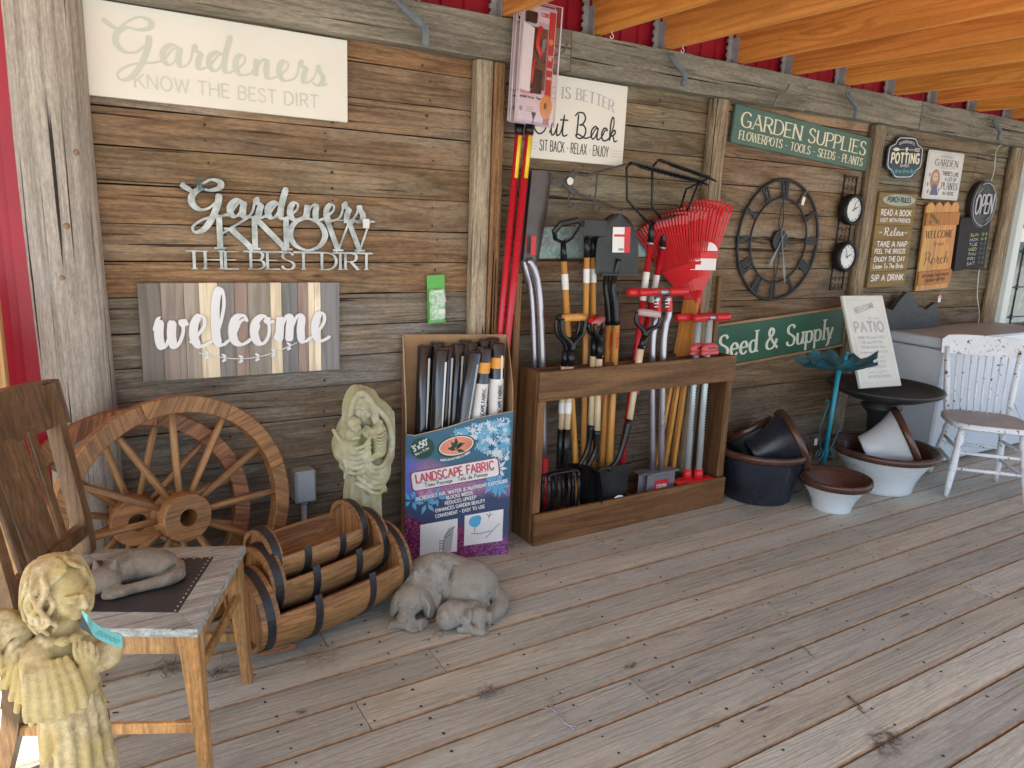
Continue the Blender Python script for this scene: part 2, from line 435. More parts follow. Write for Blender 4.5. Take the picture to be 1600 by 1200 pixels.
# ------------------------------------------------------------------ beam over the wall (three lapped lengths)
hb = empty('header_beam', (0, 0, 0), label='long grey weathered beam running above the signs under the joists', cat='beam')
zb0, zb1 = 2.068, 2.226
for i, (a, b_) in enumerate(((-.6, 1.93), (1.93, 3.46), (3.46, 4.52), (4.52, 7.4))):
    q = MB(); n = 14; zt = []; zl = []
    for k in range(n+1):
        xx = (b_-a)*k/n; zt.append((xx, zb1+random.uniform(-.003, .003))); zl.append((xx, zb0+random.uniform(-.003, .003)-(.004 if i % 2 else 0)))
    q.prism(zl+zt[::-1], -.082-(.004 if i % 2 else 0), -.012)
    f = (.86, .74, .82, .70)[i]
    q.build('beam_length', M['beam'], hb, loc=(a, 0, 0), color=(f, f*1.0, f*.96))
# ------------------------------------------------------------------ red siding
sid = empty('red_siding', (0, 0, 0), label='red ribbed metal siding behind the joists and left of the log post', cat='siding')
def ribbed(x0, x1, z0, z1, y):
    q = MB(); x = x0; prof = []
    while x < x1:
        for dx, dy in ((0, 0), (.055, 0), (.062, -.012), (.075, -.012), (.082, 0)): prof.append((x+dx, y+dy))
        x += .1
    vs = [(a, b_, z) for z in (z0, z1) for a, b_ in prof]; n = len(prof)
    q.add(vs, [(i, i+1, n+i+1, n+i) for i in range(n-1)]); return q
ribbed(-.0, 9.6, 2.20, 2.7, .012).build('siding_panel', M['red'], sid)
ribbed(-3.2, -.05, -.5, 2.7, .012).build('siding_panel', M['red'], sid)
q = MB(); q.box((-.125, -.075, -.1), (-.085, .0, 2.6)); q.box((-.15, -.05, -.1), (-.125, .0, 2.6)); q.build('corner_trim', M['red'], sid)
# treated post and skirt at the far left
q = MB(); q.box((-.07, -.045, 0), (.07, .045, 1.17), bev=.004)
q.build('fence_post', M['treated'], loc=at(-8, 700, -.25)*1 and Vector((at(0, 700, -.25).x-.03, -.25, 0)), color=(1, .95, .9), label='orange brown treated timber post at the left edge before red siding', cat='post')
q = MB(); q.box((-.9, -.02, .0), (.30, .02, .24), bev=.003)
# ------------------------------------------------------------------ ceiling joists, hangers, roof
jx = [1.602-.43*k for k in range(2, 0, -1)]+[1.602, 2.063, 2.47, 2.952, 3.356, 3.801, 4.26, 4.70, 5.15, 5.6, 6.05, 6.5, 6.95, 7.4, 7.85, 8.3]
JZ = 2.236; YEND = -3.15
GJ = 'orange ceiling joists over the porch'
hm = MB(); hm.box((-.006, -.06, -.012), (-.002, -.012, .12)); hm.box((.040, -.06, -.012), (.044, -.012, .12)); hm.box((-.004, -.06, -.014), (.042, -.012, -.011))
hm.box((-.030, -.018, -.005), (-.004, -.013, .17)); 
for k in range(5): hm.box((-.040, -.024, .0+k*.033), (-.020, -.013, .016+k*.033))
hmesh = None; WHK = plain('white_hook', (.75,.74,.7), .4)
for i, x in enumerate(jx):
    q = MB(); q.box((0, YEND, JZ), (.038, -.03, JZ+.235), bev=.003)
    vis = sorted([v for v in jx if v >= 1.5]); nm = None
    if x >= 1.5:
        k = vis.index(x)
        words = ['above the packaged pole saws','right of the packaged pole saws, above the life is better sign','third','fourth','fifth','sixth','seventh','eighth','ninth','tenth','eleventh','twelfth','thirteenth','fourteenth','fifteenth','sixteenth']
        nm = ('orange ceiling joist '+words[k]) if k < 2 else ('orange ceiling joist, '+words[k]+' in view counted from the left')
    else: nm = 'orange ceiling joist %s left of the packaged saws, just outside the photo' % ('next' if i else 'second')
    o = q.build('ceiling_joist', M['joist'], loc=(x, 0, 0), color=(random.uniform(.9, 1.05), random.uniform(.86, 1.0), random.uniform(.8, 1.05)), label=nm, cat='joist', group=GJ)
    if hmesh is None:
        h = hm.build('joist_hanger', M['galv'], o, loc=(0, 0, JZ)); hmesh = h.data
    else:
        h = bpy.data.objects.new('joist_hanger', hmesh); link(h, o); h.location = (0, 0, JZ)
    if 0 < x < 2.5 or x == 1.602:
        c = MB(); c.tube([(.02, -.16, JZ+.002), (.02, -.16, JZ-.012)]+[(.02+.009*math.sin(t), -.16, JZ-.021+.009*math.cos(t)) for t in [k*.7 for k in range(8)]], .0018, 6)
        c.build('cup_hook', WHK, o)
q = MB(); q.box((-1.85, YEND-.1, JZ+.236), (8.9, .05, JZ+.26)); q.build('roof_sheathing', M['soffit'], kind='structure')
for xs, ys in ((-1.4, -4.0), (1.2, -4.0), (4.4, -4.0), (7.8, -4.0)):
    pass
# ------------------------------------------------------------------ hand-made stroke lettering
# glyph: (advance, [strokes]); a stroke is ('l'|'c'|'o', [points]); o = closed curve
UP = {
'A': (.78, [('l', [(0,0),(.36,1),(.72,0)]), ('l', [(.13,.36),(.59,.36)])]),
'B': (.66, [('l', [(.04,0),(.04,1)]), ('c', [(.04,1),(.34,1),(.52,.9),(.54,.76),(.46,.58),(.3,.53),(.04,.53)]), ('c', [(.3,.53),(.5,.48),(.6,.3),(.54,.1),(.34,0),(.04,0)])]),
'C': (.76, [('c', [(.70,.82),(.55,.97),(.38,1.01),(.16,.9),(.04,.66),(.03,.4),(.13,.12),(.35,-.01),(.55,.03),(.71,.2)])]),
'D': (.76, [('l', [(.04,0),(.04,1)]), ('c', [(.04,1),(.36,1),(.58,.87),(.70,.62),(.70,.38),(.58,.13),(.36,0),(.04,0)])]),
'E': (.60, [('l', [(.04,0),(.04,1)]), ('l', [(.04,1),(.54,1)]), ('l', [(.04,.52),(.46,.52)]), ('l', [(.04,0),(.56,0)])]),
'F': (.56, [('l', [(.04,0),(.04,1)]), ('l', [(.04,1),(.53,1)]), ('l', [(.04,.52),(.45,.52)])]),
'G': (.80, [('c', [(.70,.82),(.55,.97),(.38,1.01),(.16,.9),(.04,.66),(.03,.4),(.13,.12),(.35,-.01),(.58,.03),(.72,.12)]), ('l', [(.72,.12),(.72,.42)]), ('l', [(.72,.42),(.46,.42)])]),
'H': (.76, [('l', [(.04,0),(.04,1)]), ('l', [(.68,0),(.68,1)]), ('l', [(.04,.52),(.68,.52)])]),
'I': (.26, [('l', [(.1,0),(.1,1)])]),
'J': (.50, [('c', [(.40,1),(.40,.5),(.40,.2),(.3,.02),(.15,-.01),(.03,.12)])]),
'K': (.70, [('l', [(.04,0),(.04,1)]), ('l', [(.62,1),(.05,.42)]), ('l', [(.24,.62),(.66,0)])]),
'L': (.56, [('l', [(.04,0),(.04,1)]), ('l', [(.04,0),(.52,0)])]),
'M': (.90, [('l', [(.04,0),(.10,1)]), ('l', [(.10,1),(.42,.1)]), ('l', [(.42,.1),(.74,1)]), ('l', [(.74,1),(.82,0)])]),
'N': (.78, [('l', [(.05,0),(.05,1)]), ('l', [(.05,1),(.68,0)]), ('l', [(.68,0),(.68,1)])]),
'O': (.84, [('o', [(.38,1.01),(.14,.88),(.03,.62),(.03,.38),(.14,.12),(.38,-.01),(.62,.12),(.74,.38),(.74,.62),(.62,.88)])]),
'P': (.62, [('l', [(.04,0),(.04,1)]), ('c', [(.04,1),(.34,1),(.53,.9),(.57,.72),(.5,.54),(.32,.45),(.04,.45)])]),
'Q': (.84, [('o', [(.38,1.01),(.14,.88),(.03,.62),(.03,.38),(.14,.12),(.38,-.01),(.62,.12),(.74,.38),(.74,.62),(.62,.88)]), ('l', [(.45,.22),(.74,-.08)])]),
'R': (.70, [('l', [(.04,0),(.04,1)]), ('c', [(.04,1),(.34,1),(.53,.9),(.56,.74),(.49,.56),(.32,.49),(.04,.49)]), ('l', [(.30,.49),(.64,0)])]),
'S': (.62, [('c', [(.52,.84),(.42,.97),(.27,1.01),(.1,.92),(.06,.74),(.16,.6),(.34,.5),(.5,.38),(.55,.22),(.46,.04),(.26,-.01),(.1,.05),(.02,.2)])]),
'T': (.66, [('l', [(.0,1),(.62,1)]), ('l', [(.31,0),(.31,1)])]),
'U': (.74, [('c', [(.04,1),(.04,.6),(.05,.28),(.14,.07),(.34,-.01),(.54,.07),(.64,.28),(.65,.6),(.65,1)])]),
'V': (.72, [('l', [(0,1),(.33,0)]), ('l', [(.33,0),(.66,1)])]),
'W': (1.0, [('l', [(0,1),(.24,0)]), ('l', [(.24,0),(.48,.95)]), ('l', [(.48,.95),(.72,0)]), ('l', [(.72,0),(.95,1)])]),
'X': (.68, [('l', [(.02,1),(.62,0)]), ('l', [(.62,1),(.02,0)])]),
'Y': (.66, [('l', [(0,1),(.31,.48)]), ('l', [(.62,1),(.31,.48)]), ('l', [(.31,.48),(.31,0)])]),
'Z': (.66, [('l', [(.04,1),(.6,1),(.02,0),(.62,0)])]),
'0': (.6, [('o', [(.28,1),(.08,.85),(.03,.5),(.08,.15),(.28,0),(.48,.15),(.53,.5),(.48,.85)])]),
'1': (.36, [('l', [(.04,.8),(.2,1),(.2,0)])]),
'2': (.56, [('c', [(.05,.8),(.15,.98),(.32,1),(.47,.85),(.42,.6),(.22,.32),(.04,0)]), ('l', [(.04,0),(.5,0)])]),
'3': (.56, [('c', [(.05,.88),(.22,1.),(.42,.9),(.42,.65),(.2,.53),(.42,.45),(.5,.25),(.38,.03),(.18,0),(.03,.13)])]),
'4': (.6, [('l', [(.4,0),(.4,1),(.02,.3),(.54,.3)])]),
'5': (.56, [('l', [(.46,1),(.1,1),(.07,.56)]), ('c', [(.07,.56),(.25,.64),(.46,.5),(.48,.22),(.32,0),(.14,0),(.03,.1)])]),
'6': (.56, [('c', [(.42,.98),(.2,.8),(.06,.45),(.08,.15),(.26,0),(.46,.12),(.47,.4),(.3,.55),(.1,.42)])]),
'7': (.54, [('l', [(.03,1),(.5,1),(.18,0)])]),
'8': (.56, [('o', [(.26,1),(.08,.88),(.1,.64),(.26,.54),(.44,.42),(.48,.16),(.26,0),(.05,.16),(.08,.42),(.26,.54),(.42,.64),(.44,.88)])]),
'9': (.56, [('c', [(.46,.6),(.28,.44),(.07,.58),(.08,.88),(.26,1),(.45,.86),(.46,.5),(.34,.15),(.14,0)])]),
'&': (.84, [('c', [(.78,0),(.5,.28),(.22,.64),(.18,.84),(.3,1),(.45,.88),(.42,.7),(.2,.5),(.05,.3),(.08,.08),(.28,-.01),(.5,.08),(.64,.28),(.7,.46)])]),
"'": (.2, [('l', [(.1,1.02),(.06,.78)])]), '.': (.2, [('l', [(.06,.0),(.06,.06)])]), ',': (.2, [('l', [(.08,.06),(.03,-.12)])]),
'-': (.46, [('l', [(.06,.45),(.36,.45)])]), '*': (.3, [('l', [(.08,.44),(.18,.5)])]), '!': (.2, [('l', [(.08,.3),(.08,1)]), ('l', [(.08,0),(.08,.08)])]),
'"': (.3, [('l', [(.06,1.02),(.04,.78)]), ('l', [(.2,1.02),(.18,.78)])]), ':': (.2, [('l', [(.06,.0),(.06,.08)]), ('l', [(.06,.45),(.06,.53)])]), ' ': (.36, []),
}
LO = {
'a': (.52, [('o', [(.24,.56),(.07,.46),(.03,.28),(.09,.07),(.23,-.01),(.38,.1),(.43,.28),(.38,.48)]), ('c', [(.44,.56),(.43,.3),(.44,.08),(.52,0)])]),
'b': (.52, [('l', [(.05,0),(.05,1)]), ('o', [(.25,.56),(.09,.46),(.05,.28),(.1,.08),(.26,-.01),(.42,.08),(.47,.28),(.42,.47)])]),
'c': (.46, [('c', [(.42,.45),(.3,.56),(.16,.54),(.05,.4),(.04,.2),(.13,.03),(.28,-.01),(.43,.1)])]),
'd': (.54, [('o', [(.24,.56),(.07,.46),(.03,.28),(.09,.07),(.23,-.01),(.39,.1),(.44,.28),(.39,.48)]), ('l', [(.45,0),(.45,1.0)])]),
'e': (.50, [('c', [(.05,.28),(.25,.30),(.43,.32),(.38,.5),(.24,.57),(.09,.47),(.03,.28),(.1,.06),(.26,-.01),(.44,.1)])]),
'f': (.32, [('c', [(.36,.9),(.26,1),(.14,.9),(.12,.6),(.12,0)]), ('l', [(0,.55),(.28,.55)])]),
'g': (.52, [('o', [(.24,.56),(.07,.46),(.03,.28),(.09,.07),(.23,-.01),(.39,.1),(.43,.28),(.39,.48)]), ('c', [(.44,.56),(.44,.1),(.42,-.2),(.25,-.32),(.06,-.24)])]),
'h': (.52, [('l', [(.05,0),(.05,1)]), ('c', [(.05,.3),(.14,.5),(.28,.56),(.41,.46),(.43,.25),(.43,0)])]),
'i': (.2, [('l', [(.08,0),(.08,.56)]), ('l', [(.08,.74),(.08,.82)])]),
'j': (.2, [('c', [(.1,.56),(.1,0),(.06,-.22),(-.06,-.3)]), ('l', [(.1,.74),(.1,.82)])]),
'k': (.5, [('l', [(.05,0),(.05,1)]), ('l', [(.4,.56),(.06,.22)]), ('l', [(.18,.34),(.44,0)])]),
'l': (.2, [('l', [(.08,0),(.08,1)])]),
'm': (.8, [('l', [(.05,0),(.05,.56)]), ('c', [(.05,.3),(.12,.48),(.24,.56),(.34,.48),(.37,.3),(.37,0)]), ('c', [(.37,.3),(.45,.48),(.57,.56),(.67,.48),(.70,.3),(.70,0)])]),
'n': (.52, [('l', [(.05,0),(.05,.56)]), ('c', [(.05,.3),(.14,.5),(.28,.56),(.41,.46),(.43,.25),(.43,0)])]),
'o': (.52, [('o', [(.24,.56),(.08,.46),(.03,.28),(.08,.08),(.24,-.01),(.4,.08),(.45,.28),(.4,.46)])]),
'p': (.54, [('l', [(.05,-.36),(.05,.56)]), ('o', [(.26,.56),(.09,.46),(.05,.28),(.1,.08),(.26,-.01),(.42,.08),(.47,.28),(.42,.47)])]),
'q': (.54, [('o', [(.24,.56),(.07,.46),(.03,.28),(.09,.07),(.23,-.01),(.39,.1),(.44,.28),(.39,.48)]), ('l', [(.45,-.36),(.45,.56)])]),
'r': (.36, [('l', [(.05,0),(.05,.56)]), ('c', [(.05,.3),(.13,.5),(.24,.56),(.35,.52)])]),
's': (.42, [('c', [(.36,.46),(.26,.56),(.13,.54),(.06,.42),(.16,.32),(.3,.24),(.36,.12),(.24,-.01),(.1,.01),(.02,.12)])]),
't': (.32, [('c', [(.12,.8),(.12,.3),(.16,.03),(.3,.03)]), ('l', [(0,.55),(.28,.55)])]),
'u': (.52, [('c', [(.04,.56),(.04,.25),(.1,.03),(.24,-.01),(.37,.1),(.43,.3)]), ('l', [(.44,.56),(.44,0)])]),
'v': (.44, [('l', [(0,.56),(.2,0)]), ('l', [(.2,0),(.4,.56)])]),
'w': (.66, [('l', [(0,.56),(.15,0)]), ('l', [(.15,0),(.31,.5)]), ('l', [(.31,.5),(.46,0)]), ('l', [(.46,0),(.61,.56)])]),
'x': (.44, [('l', [(0,.56),(.38,0)]), ('l', [(.38,.56),(0,0)])]),
'y': (.46, [('l', [(0,.56),(.21,.02)]), ('c', [(.42,.56),(.21,.02),(.1,-.28),(-.04,-.34)])]),
'z': (.42, [('l', [(.02,.55),(.36,.55),(.02,0),(.38,0)])]),
}
# joined-up hand: every letter starts at (0,.06) and ends at (adv,.06)
SC = {
'a': (.60, [('c', [(0,.05),(.12,.16),(.3,.44),(.44,.5)]), ('c', [(.44,.5),(.28,.56),(.1,.38),(.08,.14),(.18,.0),(.3,.08),(.43,.34),(.47,.52)]), ('c', [(.47,.52),(.42,.22),(.44,.02),(.52,0),(.6,.06)])]),
'c': (.48, [('c', [(0,.05),(.14,.2),(.26,.42),(.4,.48)]), ('c', [(.42,.42),(.34,.54),(.18,.5),(.09,.3),(.12,.06),(.26,-.02),(.4,.02),(.48,.08)])]),
'd': (.62, [('c', [(0,.05),(.12,.16),(.3,.44),(.44,.5)]), ('c', [(.44,.46),(.28,.54),(.1,.38),(.08,.14),(.18,.0),(.3,.08),(.44,.4),(.62,1.06)]), ('c', [(.62,1.06),(.5,.6),(.43,.2),(.46,.02),(.55,0),(.62,.06)])]),
'e': (.46, [('c', [(0,.05),(.14,.16),(.3,.34),(.32,.5),(.22,.55),(.11,.4),(.09,.16),(.18,-.01),(.32,0),(.46,.07)])]),
'r': (.44, [('c', [(0,.05),(.1,.24),(.16,.58),(.2,.62),(.2,.5),(.3,.46),(.36,.46)]), ('c', [(.36,.46),(.28,.26),(.26,.04),(.34,0),(.44,.07)])]),
'n': (.62, [('c', [(0,.05),(.08,.24),(.14,.5)]), ('c', [(.14,.5),(.13,.3),(.1,0)]), ('c', [(.1,0),(.16,.26),(.3,.5),(.4,.46),(.38,.24),(.4,.02),(.5,-.01),(.62,.07)])]),
'm': (.86, [('c', [(0,.05),(.08,.24),(.14,.5)]), ('c', [(.14,.5),(.13,.3),(.1,0)]), ('c', [(.1,0),(.16,.26),(.28,.5),(.37,.46),(.35,.24),(.33,0)]), ('c', [(.33,0),(.4,.26),(.53,.5),(.63,.46),(.61,.24),(.63,.02),(.73,-.01),(.86,.07)])]),
's': (.46, [('c', [(0,.05),(.12,.24),(.22,.58)]), ('c', [(.22,.58),(.24,.42),(.34,.24),(.3,.04),(.16,-.03),(.05,.05)]), ('c', [(.25,.0),(.36,.0),(.46,.07)])]),
'o': (.54, [('c', [(0,.05),(.1,.14),(.2,.36)]), ('o', [(.28,.52),(.13,.42),(.08,.22),(.14,.02),(.28,-.02),(.4,.12),(.42,.34),(.36,.48)]), ('c', [(.36,.48),(.42,.4),(.54,.42)])]),
'u': (.58, [('c', [(0,.05),(.08,.2),(.14,.5)]), ('c', [(.14,.5),(.1,.2),(.14,0),(.26,.02),(.38,.26),(.44,.5)]), ('c', [(.44,.5),(.4,.2),(.42,.0),(.5,0),(.58,.07)])]),
'w': (.70, [('c', [(0,.3),(.08,.5),(.12,.5)]), ('c', [(.12,.5),(.09,.2),(.13,0),(.22,.02),(.32,.24),(.37,.48)]), ('c', [(.37,.48),(.34,.2),(.38,0),(.48,.04),(.58,.26),(.58,.5)]), ('c', [(.58,.5),(.6,.4),(.7,.42)])]),
'l': (.36, [('c', [(0,.05),(.14,.26),(.28,.7),(.27,1.0),(.19,1.04),(.11,.8),(.09,.3),(.13,.03),(.24,-.01),(.36,.07)])]),
't': (.42, [('c', [(0,.05),(.1,.3),(.2,.9)]), ('c', [(.2,.9),(.15,.4),(.15,.06),(.25,-.01),(.42,.07)]), ('l', [(0,.66),(.4,.68)])]),
'k': (.56, [('c', [(0,.05),(.14,.26),(.28,.7),(.27,1.0),(.19,1.04),(.11,.8),(.09,.3),(.08,-.0)]), ('c', [(.08,0),(.2,.36),(.36,.5),(.4,.38),(.28,.26),(.16,.24)]), ('c', [(.16,.24),(.3,.2),(.38,0),(.56,.05)])]),
'x': (.5, [('c', [(0,.05),(.06,.4),(.16,.5),(.26,.26),(.34,.02),(.5,.07)]), ('c', [(.42,.5),(.24,.26),(.04,.0)])]),
'h': (.58, [('c', [(0,.05),(.14,.26),(.28,.7),(.27,1.0),(.19,1.04),(.11,.8),(.09,.3),(.08,-.0)]), ('c', [(.08,0),(.18,.34),(.32,.5),(.4,.4),(.38,.16),(.42,0),(.58,.07)])]),
'y': (.56, [('c', [(0,.05),(.08,.2),(.14,.5)]), ('c', [(.14,.5),(.1,.22),(.14,.06),(.26,.08),(.4,.3),(.44,.5)]), ('c', [(.44,.5),(.4,.0),(.34,-.4),(.2,-.46),(.16,-.3),(.36,-.08),(.56,.07)])]),
'i': (.32, [('c', [(0,.05),(.08,.2),(.15,.5)]), ('c', [(.15,.5),(.11,.2),(.14,0),(.22,0),(.32,.07)]), ('l', [(.18,.7),(.2,.76)])]),
'g': (.58, [('c', [(0,.05),(.12,.16),(.3,.44),(.44,.5)]), ('c', [(.44,.46),(.28,.54),(.1,.38),(.08,.14),(.18,.0),(.3,.08),(.44,.48)]), ('c', [(.44,.48),(.42,.0),(.36,-.4),(.22,-.46),(.18,-.3),(.38,-.08),(.58,.07)])]),
'v': (.5, [('c', [(0,.3),(.08,.5),(.13,.48),(.13,.15),(.2,0),(.34,.2),(.4,.5)]), ('c', [(.4,.5),(.42,.4),(.5,.42)])]),
'f': (.4, [('c', [(0,.05),(.14,.26),(.28,.7),(.27,1.0),(.19,1.04),(.12,.8),(.12,.3),(.1,-.3),(.16,-.42),(.22,-.2),(.16,.02),(.4,.07)])]),
'G': (1.02, [('c', [(-.15,.98),(-.02,.86),(.16,.78),(.36,.98),(.62,1.16),(.86,1.1),(.84,.92),(.6,.82),(.34,.84),(.14,.66),(.1,.4),(.26,.2),(.5,.22),(.74,.46),(.82,.72)]), ('c', [(.82,.72),(.78,.4),(.62,-.06),(.4,-.44),(.16,-.56),(.1,-.38),(.36,-.14),(.66,-.04),(.86,.0),(1.02,.07)])]),
'g2': (1, []),
'B': (.86, [('c', [(.16,1.0),(.14,.5),(.1,0)]), ('c', [(-.04,.9),(.16,1.06),(.44,1.06),(.56,.84),(.42,.6),(.22,.54)]), ('c', [(.22,.54),(.48,.54),(.62,.34),(.52,.06),(.26,-.04),(.06,.06),(.2,.14),(.6,.0),(.86,.07)])]),
'O': (.9, [('c', [(.5,1.04),(.2,.92),(.06,.6),(.1,.2),(.34,-.02),(.62,.1),(.76,.44),(.72,.8),(.5,1.04),(.38,.9),(.56,.76),(.9,.6)])]),
'R': (.84, [('c', [(.18,1.0),(.16,.5),(.08,0)]), ('c', [(-.1,.8),(.04,1.0),(.34,1.08),(.56,.94),(.52,.66),(.3,.5),(.18,.52)]), ('c', [(.18,.52),(.36,.44),(.46,.14),(.6,-.02),(.84,.07)])]),
'P': (.74, [('c', [(.2,1.0),(.18,.5),(.08,-.1)]), ('c', [(-.1,.8),(.04,1.02),(.36,1.08),(.6,.9),(.52,.6),(.3,.46),(.16,.5)]), ('c', [(.5,.55),(.6,.3),(.74,.07)])]),
' ': (.4, []),
}
def glyph_layout(text, font, spacing=.06):
    x = 0; out = []
    for ch in text:
        g = None
        if font == 'script': g = SC.get(ch) or LO.get(ch) or UP.get(ch)
        else: g = (LO.get(ch) if ch.islower() else None) or UP.get(ch)
        if g is None: g = UP.get(ch.upper(), (.4, []))
        for kind, pts in g[1]: out.append((kind, [(px+x, py) for px, py in pts], ch))
        x += g[0]+(0 if font == 'script' else spacing)
    return out, x-(0 if font == 'script' else spacing)
def lettering(text, w, h, style='sans', weight=.12, depth=.0006, slant=0., arc=0., font=None, spacing=None, raise_step=.00006, fit=True, contrast=None, seg=5):
    """mesh builder for a line of letters fitted in a w x h box (cap height h); x right, z up, front towards -y"""
    font = font or ('script' if style == 'script' else 'print')
    sp = spacing if spacing is not None else (.16 if style == 'serif' else .12)
    strokes, W = glyph_layout(text, font, sp)
    sx = w/W if (fit and w) else h; sy = h
    q = MB(); lev = 0
    for kind, pts, ch in strokes:
        P = [Vector((x*sx+slant*y*sy, 0, y*sy)) for x, y in pts]
        if kind == 'l': C = P
        elif kind == 'c': C = cat(P, seg)
        else: C = cat(P, seg, True)+[P[0]]
        # clean doubles
        D = [C[0]]
        for c in C[1:]:
            if (c-D[-1]).length > 1e-5: D.append(c)
        if len(D) < 2: continue
        if kind == 'l' and len(D) > 2: parts = [D[i:i+2] for i in range(len(D)-1)]
        else: parts = [D]
        for D in parts:
            N = len(D); hw = []; nor = []
            for i in range(N):
                t = (D[min(i+1, N-1)]-D[max(i-1, 0)])
                if kind == 'o' and i in (0, N-1): t = D[1]-D[-2]
                t.normalize(); n = Vector((-t.z, 0, t.x)); nor.append(n)
                if style == 'serif': k = .40+.75*(abs(t.z)**1.5) if kind != 'l' else (.40+.62*(1 if (abs(t.z) > .6 and not (ch in 'NMAVWU' and t.z*(1) > 0 and abs(t.x) < 1 and ch in 'AVW' and t.x*t.z > 0)) else 0))
                elif style == 'script': k = (.36 + .64*max(0, -t.z)**.8) if contrast is None else contrast+(1-contrast)*max(0, -t.z)**.8
                elif style == 'brush': k = .6+.4*max(0, -t.z)
                else: k = 1.
                hw.append(weight*sy*.5*k)
            if style in ('script', 'brush') and kind == 'c':
                hw[0] *= .6; hw[-1] *= .6
            lev += 1; y = -depth-raise_step*(lev % 9)
            front = []; back = []
            if kind == 'l':
                ext = (D[-1]-D[0]).normalized()*weight*sy*(.14 if style == 'serif' else .2)
                D = [D[0]-ext]+D[1:-1]+[D[-1]+ext]
            for i_, (p, n, hh) in enumerate(zip(D, nor, hw)):
                yy_ = y-raise_step*.12*i_
                front += [(p.x-n.x*hh, yy_, p.z-n.z*hh), (p.x+n.x*hh, yy_, p.z+n.z*hh)]
            N = len(D)
            q.add(front, [(2*i, 2*i+2, 2*i+3, 2*i+1) for i in range(N-1)])
            if depth > .0015:
                bk = [(a, 0, c) for a, b_, c in front]
                q.add(front+bk, [(2*i, 2*N+2*i, 2*N+2*i+2, 2*i+2) for i in range(N-1)]+[(2*i+1, 2*i+3, 2*N+2*i+3, 2*N+2*i+1) for i in range(N-1)]+[(0, 1, 2*N+1, 2*N), (2*N-2, 4*N-2, 4*N-1, 2*N-1)])
            if style == 'serif' and kind == 'l' and abs((D[-1]-D[0]).normalized().z) > .6:
                for e in (D[0], D[-1]):
                    if abs(e.z) > sy*.08 and abs(e.z-sy) > sy*.12 and not (abs(e.z-sy*.56) < sy*.08): continue
                    lev += 1; yy = -depth-raise_step*(lev % 9)-.00001; ww = weight*sy*1.0; hh = weight*sy*.17
                    zz = e.z-(hh if e.z > sy*.3 else -hh)
                    q.add([(e.x-ww, yy, zz-hh), (e.x+ww, yy, zz-hh), (e.x+ww, yy, zz+hh), (e.x-ww, yy, zz+hh)], [(0, 1, 2, 3)])
                    if depth > .0015:
                        q.box((e.x-ww, yy+.0002, zz-hh), (e.x+ww, 0, zz+hh))
    if arc:
        W_ = W*sx
        q.v = [(x, y, z+arc*(1-((x-W_/2)/(W_/2))**2)) for x, y, z in q.v]
    return q, W*sx
def text_on(parent, text, x, z, w, h, mat_, y=0., name='lettering', center=False, **k):
    lab = k.pop('label', None)
    q, W = lettering(text, w, h, **k)
    o = q.build(name, mat_, parent, fix=False)
    o.location = (x-(W/2 if center else 0), y, z)
    if lab: o['label'] = lab
    return o
def frame_of(tl, tr, br, bl, y):
    """best rectangle on the plane y = const through four photo corners: origin (bottom left), tilt, width, height"""
    a, b, c, d = [at(p[0], p[1], y) for p in (tl, tr, br, bl)]
    cx = (a+b+c+d)/4; u = ((b-a)+(c-d))/2; v = ((a-d)+(b-c))/2
    ang = (math.atan2(u.z, u.x)+math.atan2(-v.x, v.z))/2
    return cx, ang, u.length, v.length
def sign(name, corners, y, th, label, group=None, cat_='sign'):
    c, ang, w_, h_ = frame_of(*corners, y)
    e = empty(name, rot=(0, -ang, 0), label=label, cat=cat_, group=group)
    ux = Vector((math.cos(ang), 0, math.sin(ang))); uz = Vector((-math.sin(ang), 0, math.cos(ang)))
    e.location = c-ux*w_/2-uz*h_/2
    return e, w_, h_
def flat(poly, y=-.0005):
    q = MB(); q.add([(x, y, z) for x, z in poly], [tuple(range(len(poly)))]); return q
def ell(cx, cz, rx, rz, n=40, a0=0, a1=2*math.pi, rot=0):
    out = []
    for k in range(n+(0 if abs(a1-a0-2*math.pi) < 1e-6 else 1)):
        t = a0+(a1-a0)*k/n; x, z = rx*math.cos(t), rz*math.sin(t)
        out.append((cx+x*math.cos(rot)-z*math.sin(rot), cz+x*math.sin(rot)+z*math.cos(rot)))
    return out
def ring2d(cx, cz, rx, rz, w_, y=-.0005, n=48, a0=0, a1=2*math.pi):
    q = MB(); vs = []
    full = abs(a1-a0-2*math.pi) < 1e-6; K = n if full else n+1
    for k in range(K):
        t = a0+(a1-a0)*k/n
        vs += [(cx+rx*math.cos(t), y, cz+rz*math.sin(t)), (cx+(rx-w_)*math.cos(t), y, cz+(rz-w_)*math.sin(t))]
    q.add(vs, [(2*k, 2*((k+1) % K), 2*((k+1) % K)+1, 2*k+1) for k in range(n)]); return q
def border(w_, h_, ins, t, y=-.0005):
    q = MB()
    for x0, z0, x1, z1 in ((ins, ins, w_-ins, ins+t), (ins, h_-ins-t, w_-ins, h_-ins), (ins, ins+t, ins+t, h_-ins-t), (w_-ins-t, ins+t, w_-ins, h_-ins-t)):
        q.add([(x0, y, z0), (x1, y, z0), (x1, y, z1), (x0, y, z1)], [(0, 1, 2, 3)])
    return q
